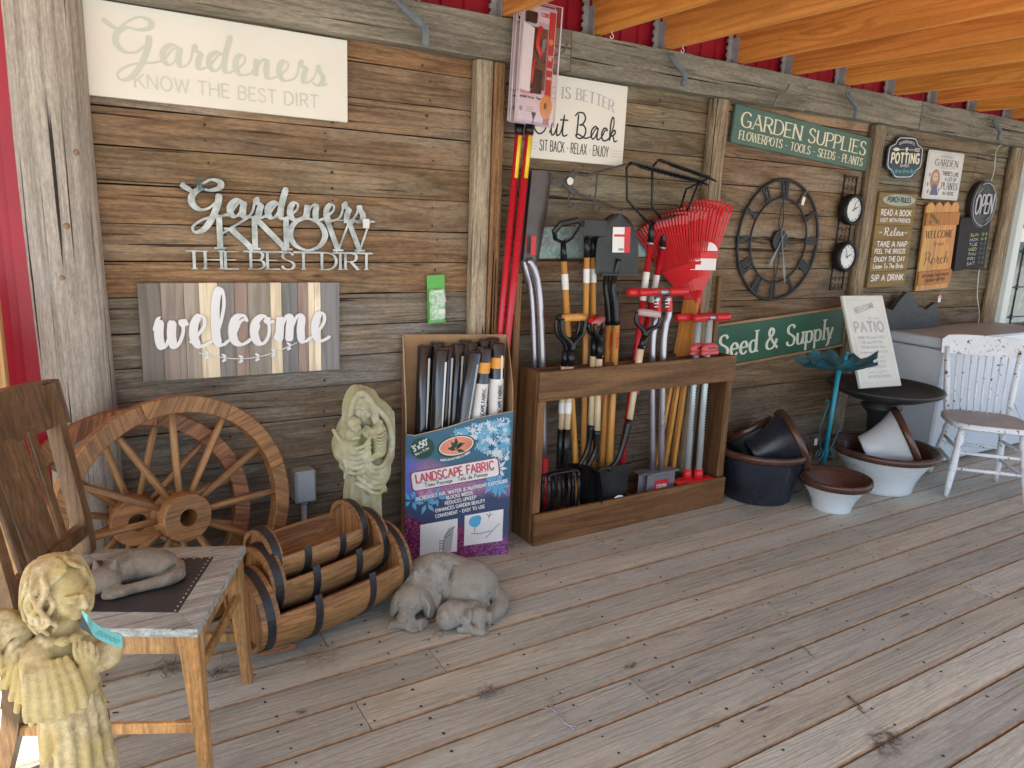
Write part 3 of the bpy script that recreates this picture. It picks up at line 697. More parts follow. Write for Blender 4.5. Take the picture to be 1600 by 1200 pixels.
# ------------------------------------------------------------------ signs on the wall
P_ = {}
P_['cream'] = plain('cream_board', (.80,.775,.69), .55, 0, .03, 5)
P_['white'] = plain('white_paint', (.80,.80,.78), .5, 0, .03, 5)
P_['paleg'] = plain('pale_green_print', (.60,.63,.53), .6, 0, .04)
P_['black'] = plain('black_print', (.02,.02,.022), .6, 0, .1)
P_['grey'] = plain('grey_print', (.30,.31,.33), .6, 0, .1)
P_['lgrey'] = plain('light_grey_print', (.45,.46,.47), .6, 0, .1)
P_['tin'] = plain('galvanised_tin', (.42,.435,.41), .42, .6, .45, 22, .1)
P_['wpaint'] = plain('white_letter_wood', (.83,.83,.83), .5, 0, .02)
P_['creaml'] = plain('cream_letter', (.74,.70,.50), .6, 0, .12, 40)
P_['red'] = plain('label_red', (.62,.02,.03), .4, 0, .05)
P_['orange'] = plain('label_orange', (.80,.36,.05), .4, 0, .05)
P_['yellow'] = plain('label_yellow', (.85,.62,.03), .4, 0, .05)
P_['lwhite'] = plain('label_white', (.80,.79,.76), .45, 0, .05)
P_['green'] = plain('label_green', (.10,.45,.07), .35, 0, .1)
P_['tag'] = plain('paper_tag', (.78,.77,.72), .6, 0, .05)
def panel(e, w_, h_, th, mat_, name='panel', bev=.0015, color=None, x0=0, z0=0, y0=0):
    q = MB(); q.box((x0, y0, z0), (x0+w_, y0+th, z0+h_), bev=bev)
    return q.build(name, mat_, e, color=color)
# 1 cream board sign
e, w_, h_ = sign('gardeners_sign', ((126,-2),(543,60),(543,191),(136,148)), -.022, .02, 'long cream board sign with faint green lettering, top left under the beam')
panel(e, w_, h_, .02, P_['cream'])
text_on(e, 'Gardeners', w_*.09, h_*.42, w_*.82, h_*.40, P_['paleg'], style='script', weight=.17)
text_on(e, 'KNOW THE BEST DIRT', w_*.16, h_*.135, w_*.71, h_*.15, P_['paleg'], style='sans', weight=.13)
# 2 cut-out tin sign
e, w_, h_ = sign('tin_word_sign', ((272,272),(586,300),(586,420),(282,421)), -.012, .01, 'cut out galvanised metal word sign gardeners know the best dirt')
text_on(e, 'Gardeners', w_*.05, h_*.60, w_*.90, h_*.34, P_['tin'], style='script', weight=.22, depth=.004, raise_step=.0002)
text_on(e, 'KNOW', w_*.18, h_*.235, w_*.80, h_*.37, P_['tin'], style='serif', weight=.17, depth=.004, spacing=-.04, raise_step=.0002)
text_on(e, 'THE BEST DIRT', w_*.03, h_*.0, w_*.96, h_*.20, P_['tin'], style='serif', weight=.16, depth=.004, spacing=.04, raise_step=.0002)
q = MB()
for a, b_ in ((.18, .21), (.3, .5), (.55, .72), (.76, .98)): q.box((w_*a, -.0035, h_*.195), (w_*b_, 0, h_*.215))
q.box((w_*.2, -.0035, h_*.60), (w_*.97, 0, h_*.612)); q.build('joining_bar', P_['tin'], e, kind='stuff')
pt = at(570, 342, -.03)-e.location
q = MB(); q.box((pt.x-.012, -.012, pt.z-.035), (pt.x+.014, -.011, pt.z+.0)); q.tube([(pt.x, -.011, pt.z), (pt.x-.01, -.008, pt.z+.03)], .0008, 4)
tg = q.build('price_tag', P_['tag'], loc=e.location, rot=(0, R(-14), 0)); tg.location = at(570, 342, -.03)-Vector((pt.x, 0, pt.z)); tg.rotation_euler = (0, 0, 0); tag(tg, 'small white price tag hanging on the right end of the tin sign', 'tag')
tw = MB(); c0 = at(312, 288, -.02); rr = random.Random(5)
for k in range(9): tw.tube([c0+Vector((rr.uniform(-.02,.02), -.004, rr.uniform(-.035,.03))), c0+Vector((rr.uniform(-.006,.006), -.012, rr.uniform(-.006,.006))), c0+Vector((rr.uniform(-.02,.02), -.004, rr.uniform(-.03,.035)))], .0011, 4)
tw.build('twine_bow', plain('teal_twine', (.08,.20,.20), .8), label='teal twine tied round the top of the tin letter G', cat='twine')
# 3 welcome pallet sign
e, w_, h_ = sign('pallet_sign', ((214,443),(531,441),(531,577),(224,597)), -.028, .02, 'slatted pallet board sign reading welcome in raised white script')
SW = wood('pallet_slat', (.60,.56,.50), (.74,.70,.64), (.30,.27,.24), 'z', 1.3, .8, .4, True, 10, .4, .5, crack=.15)
cols = ['6f6c6a','8d8580','9b958e','cfc6b2','7d7c7c','8f817b','8d8983','d6cdb8','74777b','92847f','d2cab8','dad2c0','7b7e82']
ed = [0,.10,.205,.275,.365,.445,.51,.625,.685,.77,.825,.86,.895,1.0]
for k in range(13):
    q = MB(); q.box((0, 0, 0), ((ed[k+1]-ed[k])*w_-.0012, .018, h_), bev=.0012)
    c = L(cols[k]); o = q.build('slat', SW, e, loc=(ed[k]*w_, random.uniform(-.0012, .0012), 0)); o.color = (c[0]*2.0, c[1]*2.0, c[2]*2.0, 1)
text_on(e, 'welcome', w_*.06, h_*.36, w_*.88, h_*.55, P_['wpaint'], y=-.002, style='script', weight=.155, depth=.009, contrast=.38, raise_step=.0002)
q = MB(); pts = [(w_*(.26+.5*t), -.005, h_*(.30-.14*math.sin(math.pi*(t*.9+.05))+.06*t)) for t in [k/12 for k in range(13)]]
q.tube(pts, .0022, 6)
for i in range(1, 12, 2):
    p = Vector(pts[i]); 
    for s_ in (-1, 1):
        lf = [p+Vector((0, 0, 0)), p+Vector((-.012, 0, s_*.012)), p+Vector((-.006, 0, s_*.016)), p+Vector((.006, 0, s_*.009))]
        q.prism([(v.x, v.z) for v in (lf if s_ > 0 else lf[::-1])], -.009, -.002)
q.build('leaf_sprig', P_['wpaint'], e)
# 4 pins package
e, w_, h_ = sign('pins_package', ((669,430),(694,429),(697,503),(667,507)), -.025, .02, 'small green package of pins hanging on the planks above the fabric box', cat_='package')
q = MB(); q.box((0, 0, 0), (w_, .004, h_), bev=.001); q.build('card', P_['green'], e)
q = MB(); q.box((.004, -.018, .012), (w_-.004, -.001, h_*.72), bev=.008); q.build('bag', plain('clear_bag', (.42,.62,.42), .12, 0, .4, 60), e)
text_on(e, 'PINS', w_*.42, h_*.45, w_*.5, h_*.09, P_['lwhite'], y=-.019, style='sans', weight=.2)
q = MB(); q.box((w_*.25, -.0195, h_*.66), (w_*.8, -.019, h_*.69)); q.box((w_*.5, -.0195, h_*.2), (w_*.85, -.019, h_*.3)); q.build('print', P_['lwhite'], e)
# 5 life is better out back
e, w_, h_ = sign('out_back_sign', ((833,110),(981,136),(973,259),(826,247)), -.022, .02, 'square cream sign reading life is better out back, half behind the packaged saws')
panel(e, w_, h_, .018, P_['cream'])
text_on(e, 'LIFE IS BETTER', w_*.02, h_*.66, w_*.84, h_*.13, P_['lgrey'], style='serif', weight=.17, arc=h_*.09)
text_on(e, 'Out Back', w_*.02, h_*.30, w_*.90, h_*.28, P_['black'], style='script', weight=.085, contrast=.8, font='script')
text_on(e, 'SIT BACK * RELAX * ENJOY', w_*.10, h_*.10, w_*.73, h_*.125, P_['black'], style='sans', weight=.09, spacing=.14)
q = MB()
for k in range(3):
    z = h_*(.11+.035*k)
    q.add([(w_*.86, -.0005, z), (w_*.98, -.0005, z), (w_*.98, -.0005, z+.0016), (w_*.86, -.0005, z+.0016)], [(0,1,2,3)])
    q.add([(w_*.0, -.0005, z), (w_*.07, -.0005, z), (w_*.07, -.0005, z+.0016), (w_*.0, -.0005, z+.0016)], [(0,1,2,3)])
q.build('rule_lines', P_['lgrey'], e)
# 6 small verdigris welcome strip
e, w_, h_ = sign('welcome_strip', ((840,347),(1052,362),(1052,412),(840,391)), -.012, .01, 'verdigris metal welcome strip on the planks behind the tool heads')
panel(e, w_, h_, .006, plain('verdigris_tin', (.22,.36,.34), .5, .4, .45, 16, .2, wear=.42, wearcol=(.42,.42,.38)))
text_on(e, 'Welcome', w_*.04, h_*.35, w_*.40, h_*.42, P_['grey'], style='serif', weight=.14)
q = MB()
for k in range(6): q.add([(w_*.72+.012*math.cos(k), -.0006, h_*.5+.010*math.sin(k))]+[(w_*(.70+.08*((k*7) % 5)/5)+.010*math.cos(t), -.0006-.00004*k, h_*(.3+.4*((k*3) % 4)/4)+.008*math.sin(t)) for t in range(6)], [(1,2,3,4,5,6)])
q.build('flower_print', P_['grey'], e)
# 8 garden supplies
GS = plain('green_sign_paint', (.075,.15,.12), .65, 0, .14, 14, .2, wear=.30, wearcol=(.20,.17,.11))
e, w_, h_ = sign('garden_supplies_sign', ((1150,174),(1366,206),(1354,258),(1140,233)), -.03, .02, 'long grey green board sign reading garden supplies in cream letters')
panel(e, w_, h_, .02, GS, bev=.003)
text_on(e, 'GARDEN SUPPLIES', w_*.045, h_*.46, w_*.92, h_*.38, P_['creaml'], style='serif', weight=.17, spacing=.10)
text_on(e, 'FLOWERPOTS - TOOLS - SEEDS - PLANTS', w_*.045, h_*.13, w_*.91, h_*.22, P_['creaml'], style='serif', weight=.17, spacing=.10)
# seed & supply
e, w_, h_ = sign('seed_supply_sign', ((1113,504),(1319,489),(1316,547),(1112,563)), -.03, .02, 'green framed board sign reading seed and supply, low on the wall')
panel(e, w_, h_, .02, plain('deep_green_paint', (.012,.085,.045), .5, 0, .2, 14, wear=.20, wearcol=(.35,.38,.30)), bev=.002)
q = MB(); t_ = .014
for a, b_ in (((-t_, -.008, -t_), (w_+t_, .022, -.001)), ((-t_, -.008, h_+.001), (w_+t_, .022, h_+t_)), ((-t_, -.008, -.001), (-.001, .022, h_+.001)), ((w_+.001, -.008, -.001), (w_+t_, .022, h_+.001))): q.box(a, b_, bev=.002)
q.build('frame', wood('sign_frame_wood', (.30,.18,.09), (.42,.28,.15), (.1,.06,.03), 'x', 1.2, .7, .3, False, 9, .3, 0), e)
text_on(e, 'Seed & Supply', w_*.05, h_*.22, w_*.86, h_*.54, plain('bone_letter', (.66,.68,.55), .6, 0, .1, 30), style='serif', weight=.165, spacing=.10)
# potting shed sign
def wavy(w_, h_, n=64, amp=.07):
    out = []
    for k in range(n):
        t = 2*math.pi*k/n; c, s_ = math.cos(t), math.sin(t)
        e_ = .72; x = math.copysign(abs(c)**e_, c); z = math.copysign(abs(s_)**e_, s_)
        f = 1+amp*(math.cos(4*t))-.035*math.cos(8*t)
        out.append((w_/2+x*w_/2*f*.93, h_/2+z*h_/2*f*.93))
    return out
e, w_, h_ = sign('potting_shed_sign', ((1388,207),(1446,216),(1440,283),(1382,278)), -.03, .02, 'dark blue scalloped metal potting shed sign with trowel and fork')
q = MB(); q.prism(wavy(w_, h_), 0, .006); q.build('plate', plain('navy_enamel', (.012,.035,.075), .25, .2, .1, 6), e)
q = MB(); a = wavy(w_, h_); n = len(a); sc_ = lambda p, f: (w_/2+(p[0]-w_/2)*f, h_/2+(p[1]-h_/2)*f)
q.add([(*sc_(p, .93)[:1], -.0006, sc_(p, .93)[1]) for p in a]+[(sc_(p, .90)[0], -.0006, sc_(p, .90)[1]) for p in a], [(k, (k+1) % n, n+(k+1) % n, n+k) for k in range(n)])
q.build('rim_line', P_['lwhite'], e)
text_on(e, 'POTTING', w_*.14, h_*.38, w_*.74, h_*.21, P_['creaml'], style='sans', weight=.24, spacing=.2)
text_on(e, "GARDENER'S", w_*.30, h_*.78, w_*.40, h_*.05, P_['lwhite'], style='sans', weight=.18, arc=h_*.05)
text_on(e, 'SHED', w_*.38, h_*.29, w_*.24, h_*.055, P_['lwhite'], style='sans', weight=.18)
q = MB(); z = h_*.68
q.box((w_*.2, -.0008, z-.0015), (w_*.85, -.0006, z+.0015)); q.add([(w_*.14, -.0009, z), (w_*.22, -.0009, z+.011), (w_*.31, -.0009, z+.007), (w_*.31, -.0009, z-.007), (w_*.22, -.0009, z-.011)], [(0,1,2,3,4)])
q.add([(w_*.47, -.001, z+.012), (w_*.55, -.001, z+.012), (w_*.52, -.001, z-.014), (w_*.50, -.001, z-.014)], [(0,1,2,3)])
for k in range(3): q.box((w_*.74, -.0009, z-.009+.008*k), (w_*.86, -.0007, z-.006+.008*k))
q.box((w_*.73, -.0009, z-.009), (w_*.755, -.0007, z+.010)); q.build('tool_emblem', P_['creaml'], e)
q = MB()
for k in range(7): q.add([(w_*(.2+.1*k), -.0007-.00003*k, h_*.14)]+[(w_*(.2+.1*k)+.018*math.cos(t), -.0007-.00003*k, h_*.17+.02*math.sin(t)*(1 if k % 2 else .7)) for t in (0, .8, 1.6, 2.4, 3.1)], [(0,1,2,3,4,5)])
q.build('leaf_print', plain('teal_print', (.05,.22,.22), .4), e)
# garden plants sign
e, w_, h_ = sign('plants_sign', ((1452,233),(1507,241),(1496,314),(1440,309)), -.025, .02, 'white metal garden sign with a long haired woman, above the wooden welcome board')
q = MB()
rp = []
for cx, cz, a0 in ((w_-.014, h_-.014, 0), (.014, h_-.014, 90), (.014, .014, 180), (w_-.014, .014, 270)):
    for k in range(5): rp.append((cx+.014*math.cos(R(a0+k*22.5)), cz+.014*math.sin(R(a0+k*22.5))))
q.prism(rp, 0, .004); q.build('plate', plain('white_enamel', (.60,.60,.58), .4, 0, .08, 10), e)
border(w_, h_, .010, .0015).build('border_line', P_['grey'], e, fix=False)
text_on(e, "GARDENER'S", w_*.35, h_*.87, w_*.35, h_*.045, P_['grey'], style='sans', weight=.16)
text_on(e, 'GARDEN', w_*.22, h_*.70, w_*.64, h_*.13, P_['black'], style='serif', weight=.16)
text_on(e, 'HAPPY PLACE', w_*.40, h_*.645, w_*.4, h_*.03, P_['grey'], style='sans', weight=.18)
text_on(e, "THERE'S LIKE", w_*.46, h_*.51, w_*.46, h_*.08, P_['black'], style='sans', weight=.17)
text_on(e, 'A LOT OF', w_*.55, h_*.40, w_*.33, h_*.07, P_['black'], style='sans', weight=.16)
text_on(e, 'PLANTS', w_*.48, h_*.22, w_*.46, h_*.14, P_['black'], style='serif', weight=.15)
text_on(e, 'IN HERE', w_*.54, h_*.10, w_*.32, h_*.07, P_['black'], style='sans', weight=.16)
q = MB(); cx = w_*.28
q.mat(0).add([(x, -.0006, z) for x, z in ell(cx, h_*.40, w_*.13, h_*.22, 20)], [tuple(range(20))])
q.mat(1).add([(x, -.0008, z) for x, z in ell(cx, h_*.46, w_*.075, h_*.095, 16)], [tuple(range(16))])
q.mat(2).add([(cx-w_*.09, -.0009, h_*.08), (cx+w_*.13, -.0009, h_*.08), (cx+w_*.07, -.0009, h_*.30), (cx-w_*.04, -.0009, h_*.30)], [(0,1,2,3)])
q.mat(3); 
for dx in (-.03, .03): q.add([(x, -.001, z) for x, z in ell(cx+w_*dx, h_*.47, w_*.014, h_*.008, 8)], [tuple(range(8))])
q.build('woman_print', [plain('hair_print', (.36,.20,.12), .5), plain('skin_print', (.62,.42,.32), .5), plain('blue_print', (.10,.10,.2), .5), P_['black']], e, fix=False)
q = MB()
for sx_, sz_ in ((.12,.5),(.1,.3),(.13,.15),(.4,.12),(.42,.2)):
    q.add([(x, -.0007, z) for x, z in ell(w_*sx_, h_*sz_, w_*.03, h_*.045, 8)], [tuple(range(8))])
q.build('foliage_print', P_['grey'], e, fix=False)
# porch rules
e, w_, h_ = sign('porch_rules_sign', ((1374,299),(1432,304),(1414,449),(1356,447)), -.03, .025, 'tall brown plank sign of porch rules with white writing, right of the thermometer')
PR = wood('porch_rules_plank', (.20,.14,.05), (.27,.20,.08), (.08,.05,.02), 'x', 1., .7, .3, True, 6, .3, 0, crack=.1)
zz = [1.0,.845,.665,.505,.335,.17,0]
for k in range(6):
    q = MB(); q.box((0, 0, 0), (w_, .024, (zz[k]-zz[k+1])*h_-.0015), bev=.001); q.build('plank', PR, e, loc=(random.uniform(-.002,.002), 0, zz[k+1]*h_), color=(1, random.uniform(.92,1), random.uniform(.85,1)))
q = MB(); q.add([(x, -.0012, z) for x, z in ell(w_*.53, h_*.925, w_*.43, h_*.06, 30)], [tuple(range(30))]); q.build('oval_print', plain('sage_print', (.34,.40,.32), .6), e, fix=False)
WL = P_['lwhite']
text_on(e, 'PORCH RULES', w_*.22, h_*.905, w_*.62, h_*.05, P_['black'], y=-.0015, style='sans', weight=.2)
for tx, x, z, ww, hh, st in (('READ A BOOK', .1, .765, .8, .055, 'sans'), ('VISIT WITH FRIENDS', .1, .695, .8, .038, 'sans'), ('Relax', .24, .555, .54, .075, 'script'), ('TAKE A NAP', .1, .435, .8, .055, 'sans'), ('FEEL THE BREEZE', .07, .365, .82, .043, 'sans'), ('ENJOY THE DAY', .08, .278, .82, .050, 'sans'), ('Listen To The Birds', .08, .205, .8, .045, 'sans'), ('SIP A DRINK', .07, .07, .86, .062, 'sans')):
    text_on(e, tx, w_*x, h_*z, w_*ww, h_*hh, WL, y=-.001, style=st, weight=.19)
q = MB()
for sx_ in (.12, .16, .82, .86):
    d_ = 1 if sx_ < .5 else -1
    q.add([(w_*sx_, -.0016, h_*.60), (w_*(sx_+.03*d_), -.0016, h_*.585), (w_*sx_, -.0016, h_*.57), (w_*(sx_+.01*d_), -.0016, h_*.585)], [(0,1,2,3)])
q.build('chevron_print', WL, e, fix=False)
# picket welcome sign
e, w_, h_ = sign('picket_welcome_sign', ((1448,314),(1496,318),(1484,452),(1433,451)), -.035, .025, 'orange picket board sign reading welcome to our porch, with a price tag below')
PK = wood('cedar_picket', (.52,.27,.08), (.66,.38,.13), (.28,.12,.03), 'z', 1.5, .6, .3, True, 8, .4, .7)
for k in range(4):
    a = k*w_/4; pw = w_/4-.001; q = MB()
    q.prism([(0, 0), (pw, 0), (pw, h_*.95), (pw*.8, h_*.985), (pw*.5, h_), (pw*.2, h_*.985), (0, h_*.95)], 0, .012)
    q.build('picket', PK, e, loc=(a, 0, 0), color=(random.uniform(.85,1.05), random.uniform(.85,1), random.uniform(.8,1)))
for z0, z1 in ((.74,.88), (.06,.22)):
    q = MB(); q.box((-.006, -.010, h_*z0), (w_+.004, -.001, h_*z1), bev=.001); q.build('rail', PK, e, color=(.72,.55,.42))
BR2 = plain('burnt_print', (.05,.022,.01), .7)
text_on(e, 'WELCOME', w_*.08, h_*.60, w_*.84, h_*.08, BR2, style='serif', weight=.17)
text_on(e, 'to our', w_*.35, h_*.51, w_*.32, h_*.06, BR2, style='script', weight=.1)
text_on(e, 'Porch', w_*.12, h_*.30, w_*.78, h_*.13, BR2, style='script', weight=.10)
text_on(e, 'SIT LONG TALK MUCH', w_*.08, h_*.155, w_*.84, h_*.03, BR2, y=-.011, style='sans', weight=.2)
text_on(e, 'LAUGH OFTEN', w_*.2, h_*.10, w_*.6, h_*.03, BR2, y=-.011, style='sans', weight=.2)
q = MB()
for k in range(9): q.add([(x, -.0112-.00003*k, z) for x, z in ell(w_*(.12+.06*(k % 5)), h_*(.78+.05*((k*3) % 4)/2), w_*.035, h_*.012, 8, rot=k)], [tuple(range(8))])
q.build('leaf_print', plain('olive_print', (.10,.09,.03), .7), e, fix=False)
c = at(1469, 462, -.04); q = MB(); q.box((-.016, 0, -.045), (.016, .001, .0), bev=.0); q.tube([(0, 0, 0), (.004, 0, .03)], .0008, 4)
tg = q.build('price_tag', P_['tag'], loc=c, label='white price tag with red mark hanging under the picket board', cat='tag')
q = MB(); q.box((-.008, -.0012, -.014), (.008, -.0006, -.003)); q.build('tag_mark', P_['red'], tg)
# open sign
e, w_, h_ = sign('open_sign', ((1499,280),(1566,285),(1546,420),(1490,420)), -.045, .03, 'black hanging open sign with tube letters and an hours board')
OB = plain('black_acrylic', (.016,.016,.019), .5, 0, .15)
q = MB(); R0 = h_*.265; q.prism(ell(w_*.60, h_-R0, R0*1.0, R0, 40), 0, .03); q.build('round_panel', OB, e)
q = MB(); q.box((w_*.10, .002, 0), (w_*.86, .03, h_*.60), bev=.003); q.build('hours_board', plain('black_board', (.010,.008,.009), .75, 0, .15), e)
tubeM = plain('unlit_neon_tube', (.42,.43,.46), .3, 0, .05)
for a0, a1, rr in ((-1.35, 1.95, .90), (2.15, 4.75, .90), (2.0, 3.0, .74), (-1.2, -.3, .74)):
    q = MB(); q.tube([(w_*.60+R0*rr*math.cos(a0+(a1-a0)*k/24), -.008, h_-R0+R0*rr*math.sin(a0+(a1-a0)*k/24)) for k in range(25)], .0028, 6); q.build('neon_ring', tubeM, e)
text_on(e, 'OPEN', w_*.60-R0*.74, h_-R0*1.38, R0*1.42, R0*.78, tubeM, y=-.006, style='sans', weight=.10, depth=.004, slant=.12, raise_step=.0001)
YG = plain('yellow_green_print', (.45,.50,.14), .5)
for k, (t1, t2) in enumerate((('SUN', '12-5'), ('MON', '9-5'), ('TUE', '9-5'), ('WED', '9-5'), ('THU', '9-5'), ('FRI', '9-5'), ('SAT', '9-5'))):
    text_on(e, t1, w_*.38, h_*(.38-.055*k), w_*.20, h_*.030, YG if k in (0, 3) else P_['lgrey'], style='sans', weight=.2)
    text_on(e, t2, w_*.66, h_*(.38-.055*k), w_*.14, h_*.028, plain('dim_print', (.12,.12,.12), .5) if k > 1 else YG, style='sans', weight=.18)
q = MB(); q.tube([(w_*.25, .012, h_*.98), (w_*.37, .012, h_*1.28)], .0012, 5); q.tube([(w_*.25, .012, h_*.98), (w_*.40, .012, h_*1.02)], .002, 5); q.build('hanging_wire', M['darkmetal'], e)
# cords
q = MB(); q.tube(cat([at(x, y, -.05) for x, y in ((1549,283),(1554,262),(1557,235),(1572,222),(1610,208),(1660,190))], 5), .0028, 6)
q.build('power_cord', plain('cream_cord', (.60,.56,.42), .5), label='cream cord running from the open sign up to the right under the beam', cat='cord')
q = MB(); q.tube(cat([at(x, y, -.03) for x, y in ((1530,421),(1528,440),(1527,465),(1530,490),(1527,516))], 5), .0032, 6)
q.build('power_cord', plain('white_cord', (.62,.64,.62), .5), label='white cord hanging down from the open sign to the freezer', cat='cord')
# ------------------------------------------------------------------ round iron clock
c = at(1217, 376, -.02); rx = .335
ck = empty('roman_clock', (c.x, -.02, c.z), label='large round open iron wall clock with roman numerals', cat='clock')
DM = M['darkmetal']; CI = plain('clock_iron', (.035,.04,.045), .55, .5, .3, 20, .2)
def cring(r, rad, name): q = MB(); q.tube([(r*math.cos(2*math.pi*k/56), 0, r*math.sin(2*math.pi*k/56)) for k in range(56)], rad, 8, closed=True); q.build(name, CI, ck)
cring(.330, .0085, 'outer_ring'); cring(.232, .006, 'inner_ring')
rom = ['XII','I','II','III','IIII','V','VI','VII','VIII','IX','X','XI']
for i, t in enumerate(rom):
    q = MB(); a = -i*math.pi/6; hw = .088; n = len(t); sp = .018
    wx = {'I': .014, 'V': .034, 'X': .036}; tot = sum(wx[ch] for ch in t); x = -tot/2
    for ch in t:
        m_ = x+wx[ch]/2
        if ch == 'I': q.box((m_-.0052, -.003, .238), (m_+.0052, .003, .324))
        elif ch == 'V': q.beam((m_-.012, 0, .324), (m_, 0, .238), .011, .006, (0,1,0)); q.beam((m_+.012, .001, .324), (m_, .001, .238), .005, .006, (0,1,0))
        else: q.beam((m_-.013, 0, .324), (m_+.013, 0, .238), .011, .006, (0,1,0)); q.beam((m_+.013, .001, .324), (m_-.013, .001, .238), .005, .006, (0,1,0))
        x += wx[ch]
    q.build('numeral', CI, ck, rot=(0, i*math.pi/6, 0))
for i in range(4):
    for s_ in (-1, 1):
        q = MB(); q.tube(cat([(0, 0, .05), (s_*.018, 0, .10), (s_*.012, 0, .16), (0, 0, .228)], 5), .0028, 5); q.build('scroll_bar', CI, ck, rot=(0, i*math.pi/2, 0))
q = MB(); q.tube([(0, -.012, 0), (0, .006, 0)], .058, 24); q.build('clock_hub', CI, ck)
for L_, wd, deg, nm in ((.17, .010, 208, 'hour_hand'), (.25, .008, 165, 'minute_hand')):
    q = MB(); q.prism([(-.002, -.07), (.002, -.07), (wd/2, L_*.3), (wd*1.4, L_*.75), (0, L_), (-wd*1.4, L_*.75), (-wd/2, L_*.3)], -.018 if nm[0] == 'h' else -.024, -.016 if nm[0] == 'h' else -.022)
    q.build(nm, plain('steel_hand', (.16,.16,.16), .4, .6), ck, rot=(0, R(deg), 0))
q = MB(); q.box((-.011, 0, -.045), (.011, .001, 0)); q.tube([(0, 0, 0), (.008, 0, .05)], .0008, 4); q.build('price_tag', P_['tag'], loc=at(1257, 308, -.04), rot=(0, R(12), 0), label='small paper tag hanging inside the round iron clock', cat='tag')
# ------------------------------------------------------------------ twin dial thermometer
tl, tr, br, bl = at(1318,275,-.03), at(1352,273,-.03), at(1325,452,-.03), at(1290,454,-.03)
c1 = at(1335, 328, -.06); c2 = at(1317, 401, -.06)
cx = (c1.x+c2.x)/2
th = empty('dial_thermometer', (cx, -.03, (c1.z+c2.z)/2), label='black scrolled iron wall bracket holding two round white dials', cat='thermometer')
zc = th.location.z; ztop = at(1335, 275, -.03).z-zc; zbot = at(1308, 453, -.03).z-zc; hw = .062
q = MB(); q.box((-hw, 0, zbot), (-hw+.008, .008, ztop)); q.box((hw-.008, 0, zbot), (hw, .008, ztop)); q.box((-hw, 0, ztop-.008), (hw, .0085, ztop)); q.box((-hw, 0, zbot), (hw, .0085, zbot+.008)); q.build('bracket_frame', DM, th)
for zc_ in (ztop-.045, 0, zbot+.045):
    for s_ in (-1, 1):
        for v_ in (-1, 1):
            q = MB(); pts = []
            for k in range(18):
                t = k/17*4.6; r = .020*(1-k/24); pts.append((s_*(.026+r*math.cos(t)), .004, zc_+v_*(.018+r*math.sin(t))))
            q.tube(pts, .0028, 5); q.build('scroll', DM, th)
for cc, nm in ((c1, 'clock_dial'), (c2, 'thermometer_dial')):
    z = cc.z-zc; q = MB(); Mx = Matrix.Translation((0, 0, z)) @ Matrix.Rotation(R(90), 4, 'X')
    q.lathe([(.001, -.004), (.082, -.004), (.090, .012), (.090, .04), (.082, .052), (.070, .050), (.070, .040)], 36, Mx); q.build('dial_case', DM, th)
    q = MB(); q.tube([(0, -.040, z), (0, -.030, z)], .071, 36, smooth=False); d = q.build(nm, plain('dial_white', (.66,.68,.66), .3), th)
    q = MB()
    for k in range(12):
        a = k*math.pi/6; q.beam((.054*math.cos(a), -.0412, z+.054*math.sin(a)), (.064*math.cos(a), -.0412, z+.064*math.sin(a)), .003, .0012, (0, 1, 0))
    q.beam((-.01, -.043, z-.005), (.036, -.043, z+.016), .004, .001, (0, 1, 0)); q.beam((0, -.0445, z-.01), (.012 if nm[0] == 'c' else -.02, -.0445, z+.045), .003, .001, (0, 1, 0)); q.build('dial_marks', P_['black'], d)
# ------------------------------------------------------------------ rusty hay-hook rack
RU = plain('old_grey_iron', (.10,.095,.09), .7, .4, .3, 30, .4)
hk = empty('iron_hook_rack', at(855, 285, -.05), label='old rusty iron hook rack on the planks behind the tools', cat='hook rack')
def rel(x, y, d=-.05): return at(x, y, d)-hk.location
q = MB(); q.tube([rel(850,268), rel(851,300), rel(848,315)], .007, 8); q.beam(rel(851,285), rel(882,282), .02, .006, (0,1,0), w2=.034); q.build('mount_bar', RU, hk)
q = MB(); q.beam(rel(880,288), rel(900,268), .028, .008, (0,1,0)); q.build('fork_plate', RU, hk)
q = MB(); q.beam(rel(882,286), rel(900,303), .028, .009, (0,1,0)); q.build('fork_plate', RU, hk)
for pts in (((898,271),(920,273),(958,262),(985,255)), ((898,301),(920,310),(945,318),(972,328))):
    q = MB(); q.tube(cat([rel(*p) for p in pts], 4), [.006]*8+[.005]*5, 8); q.build('arm', RU, hk)
for pts in (((890,300),(888,318),(892,324),(897,318)), ((933,272),(931,300),(927,325),(932,332),(938,324)), ((850,300),(848,316),(854,318))):
    q = MB(); q.tube(cat([rel(*p, -.055) for p in pts], 4), .0045, 6); q.build('hook', RU, hk)
q = MB(); q.ball(rel(891,283,-.066), (.018,.002,.017), 14); q.build('oval_label', P_['tag'], hk)
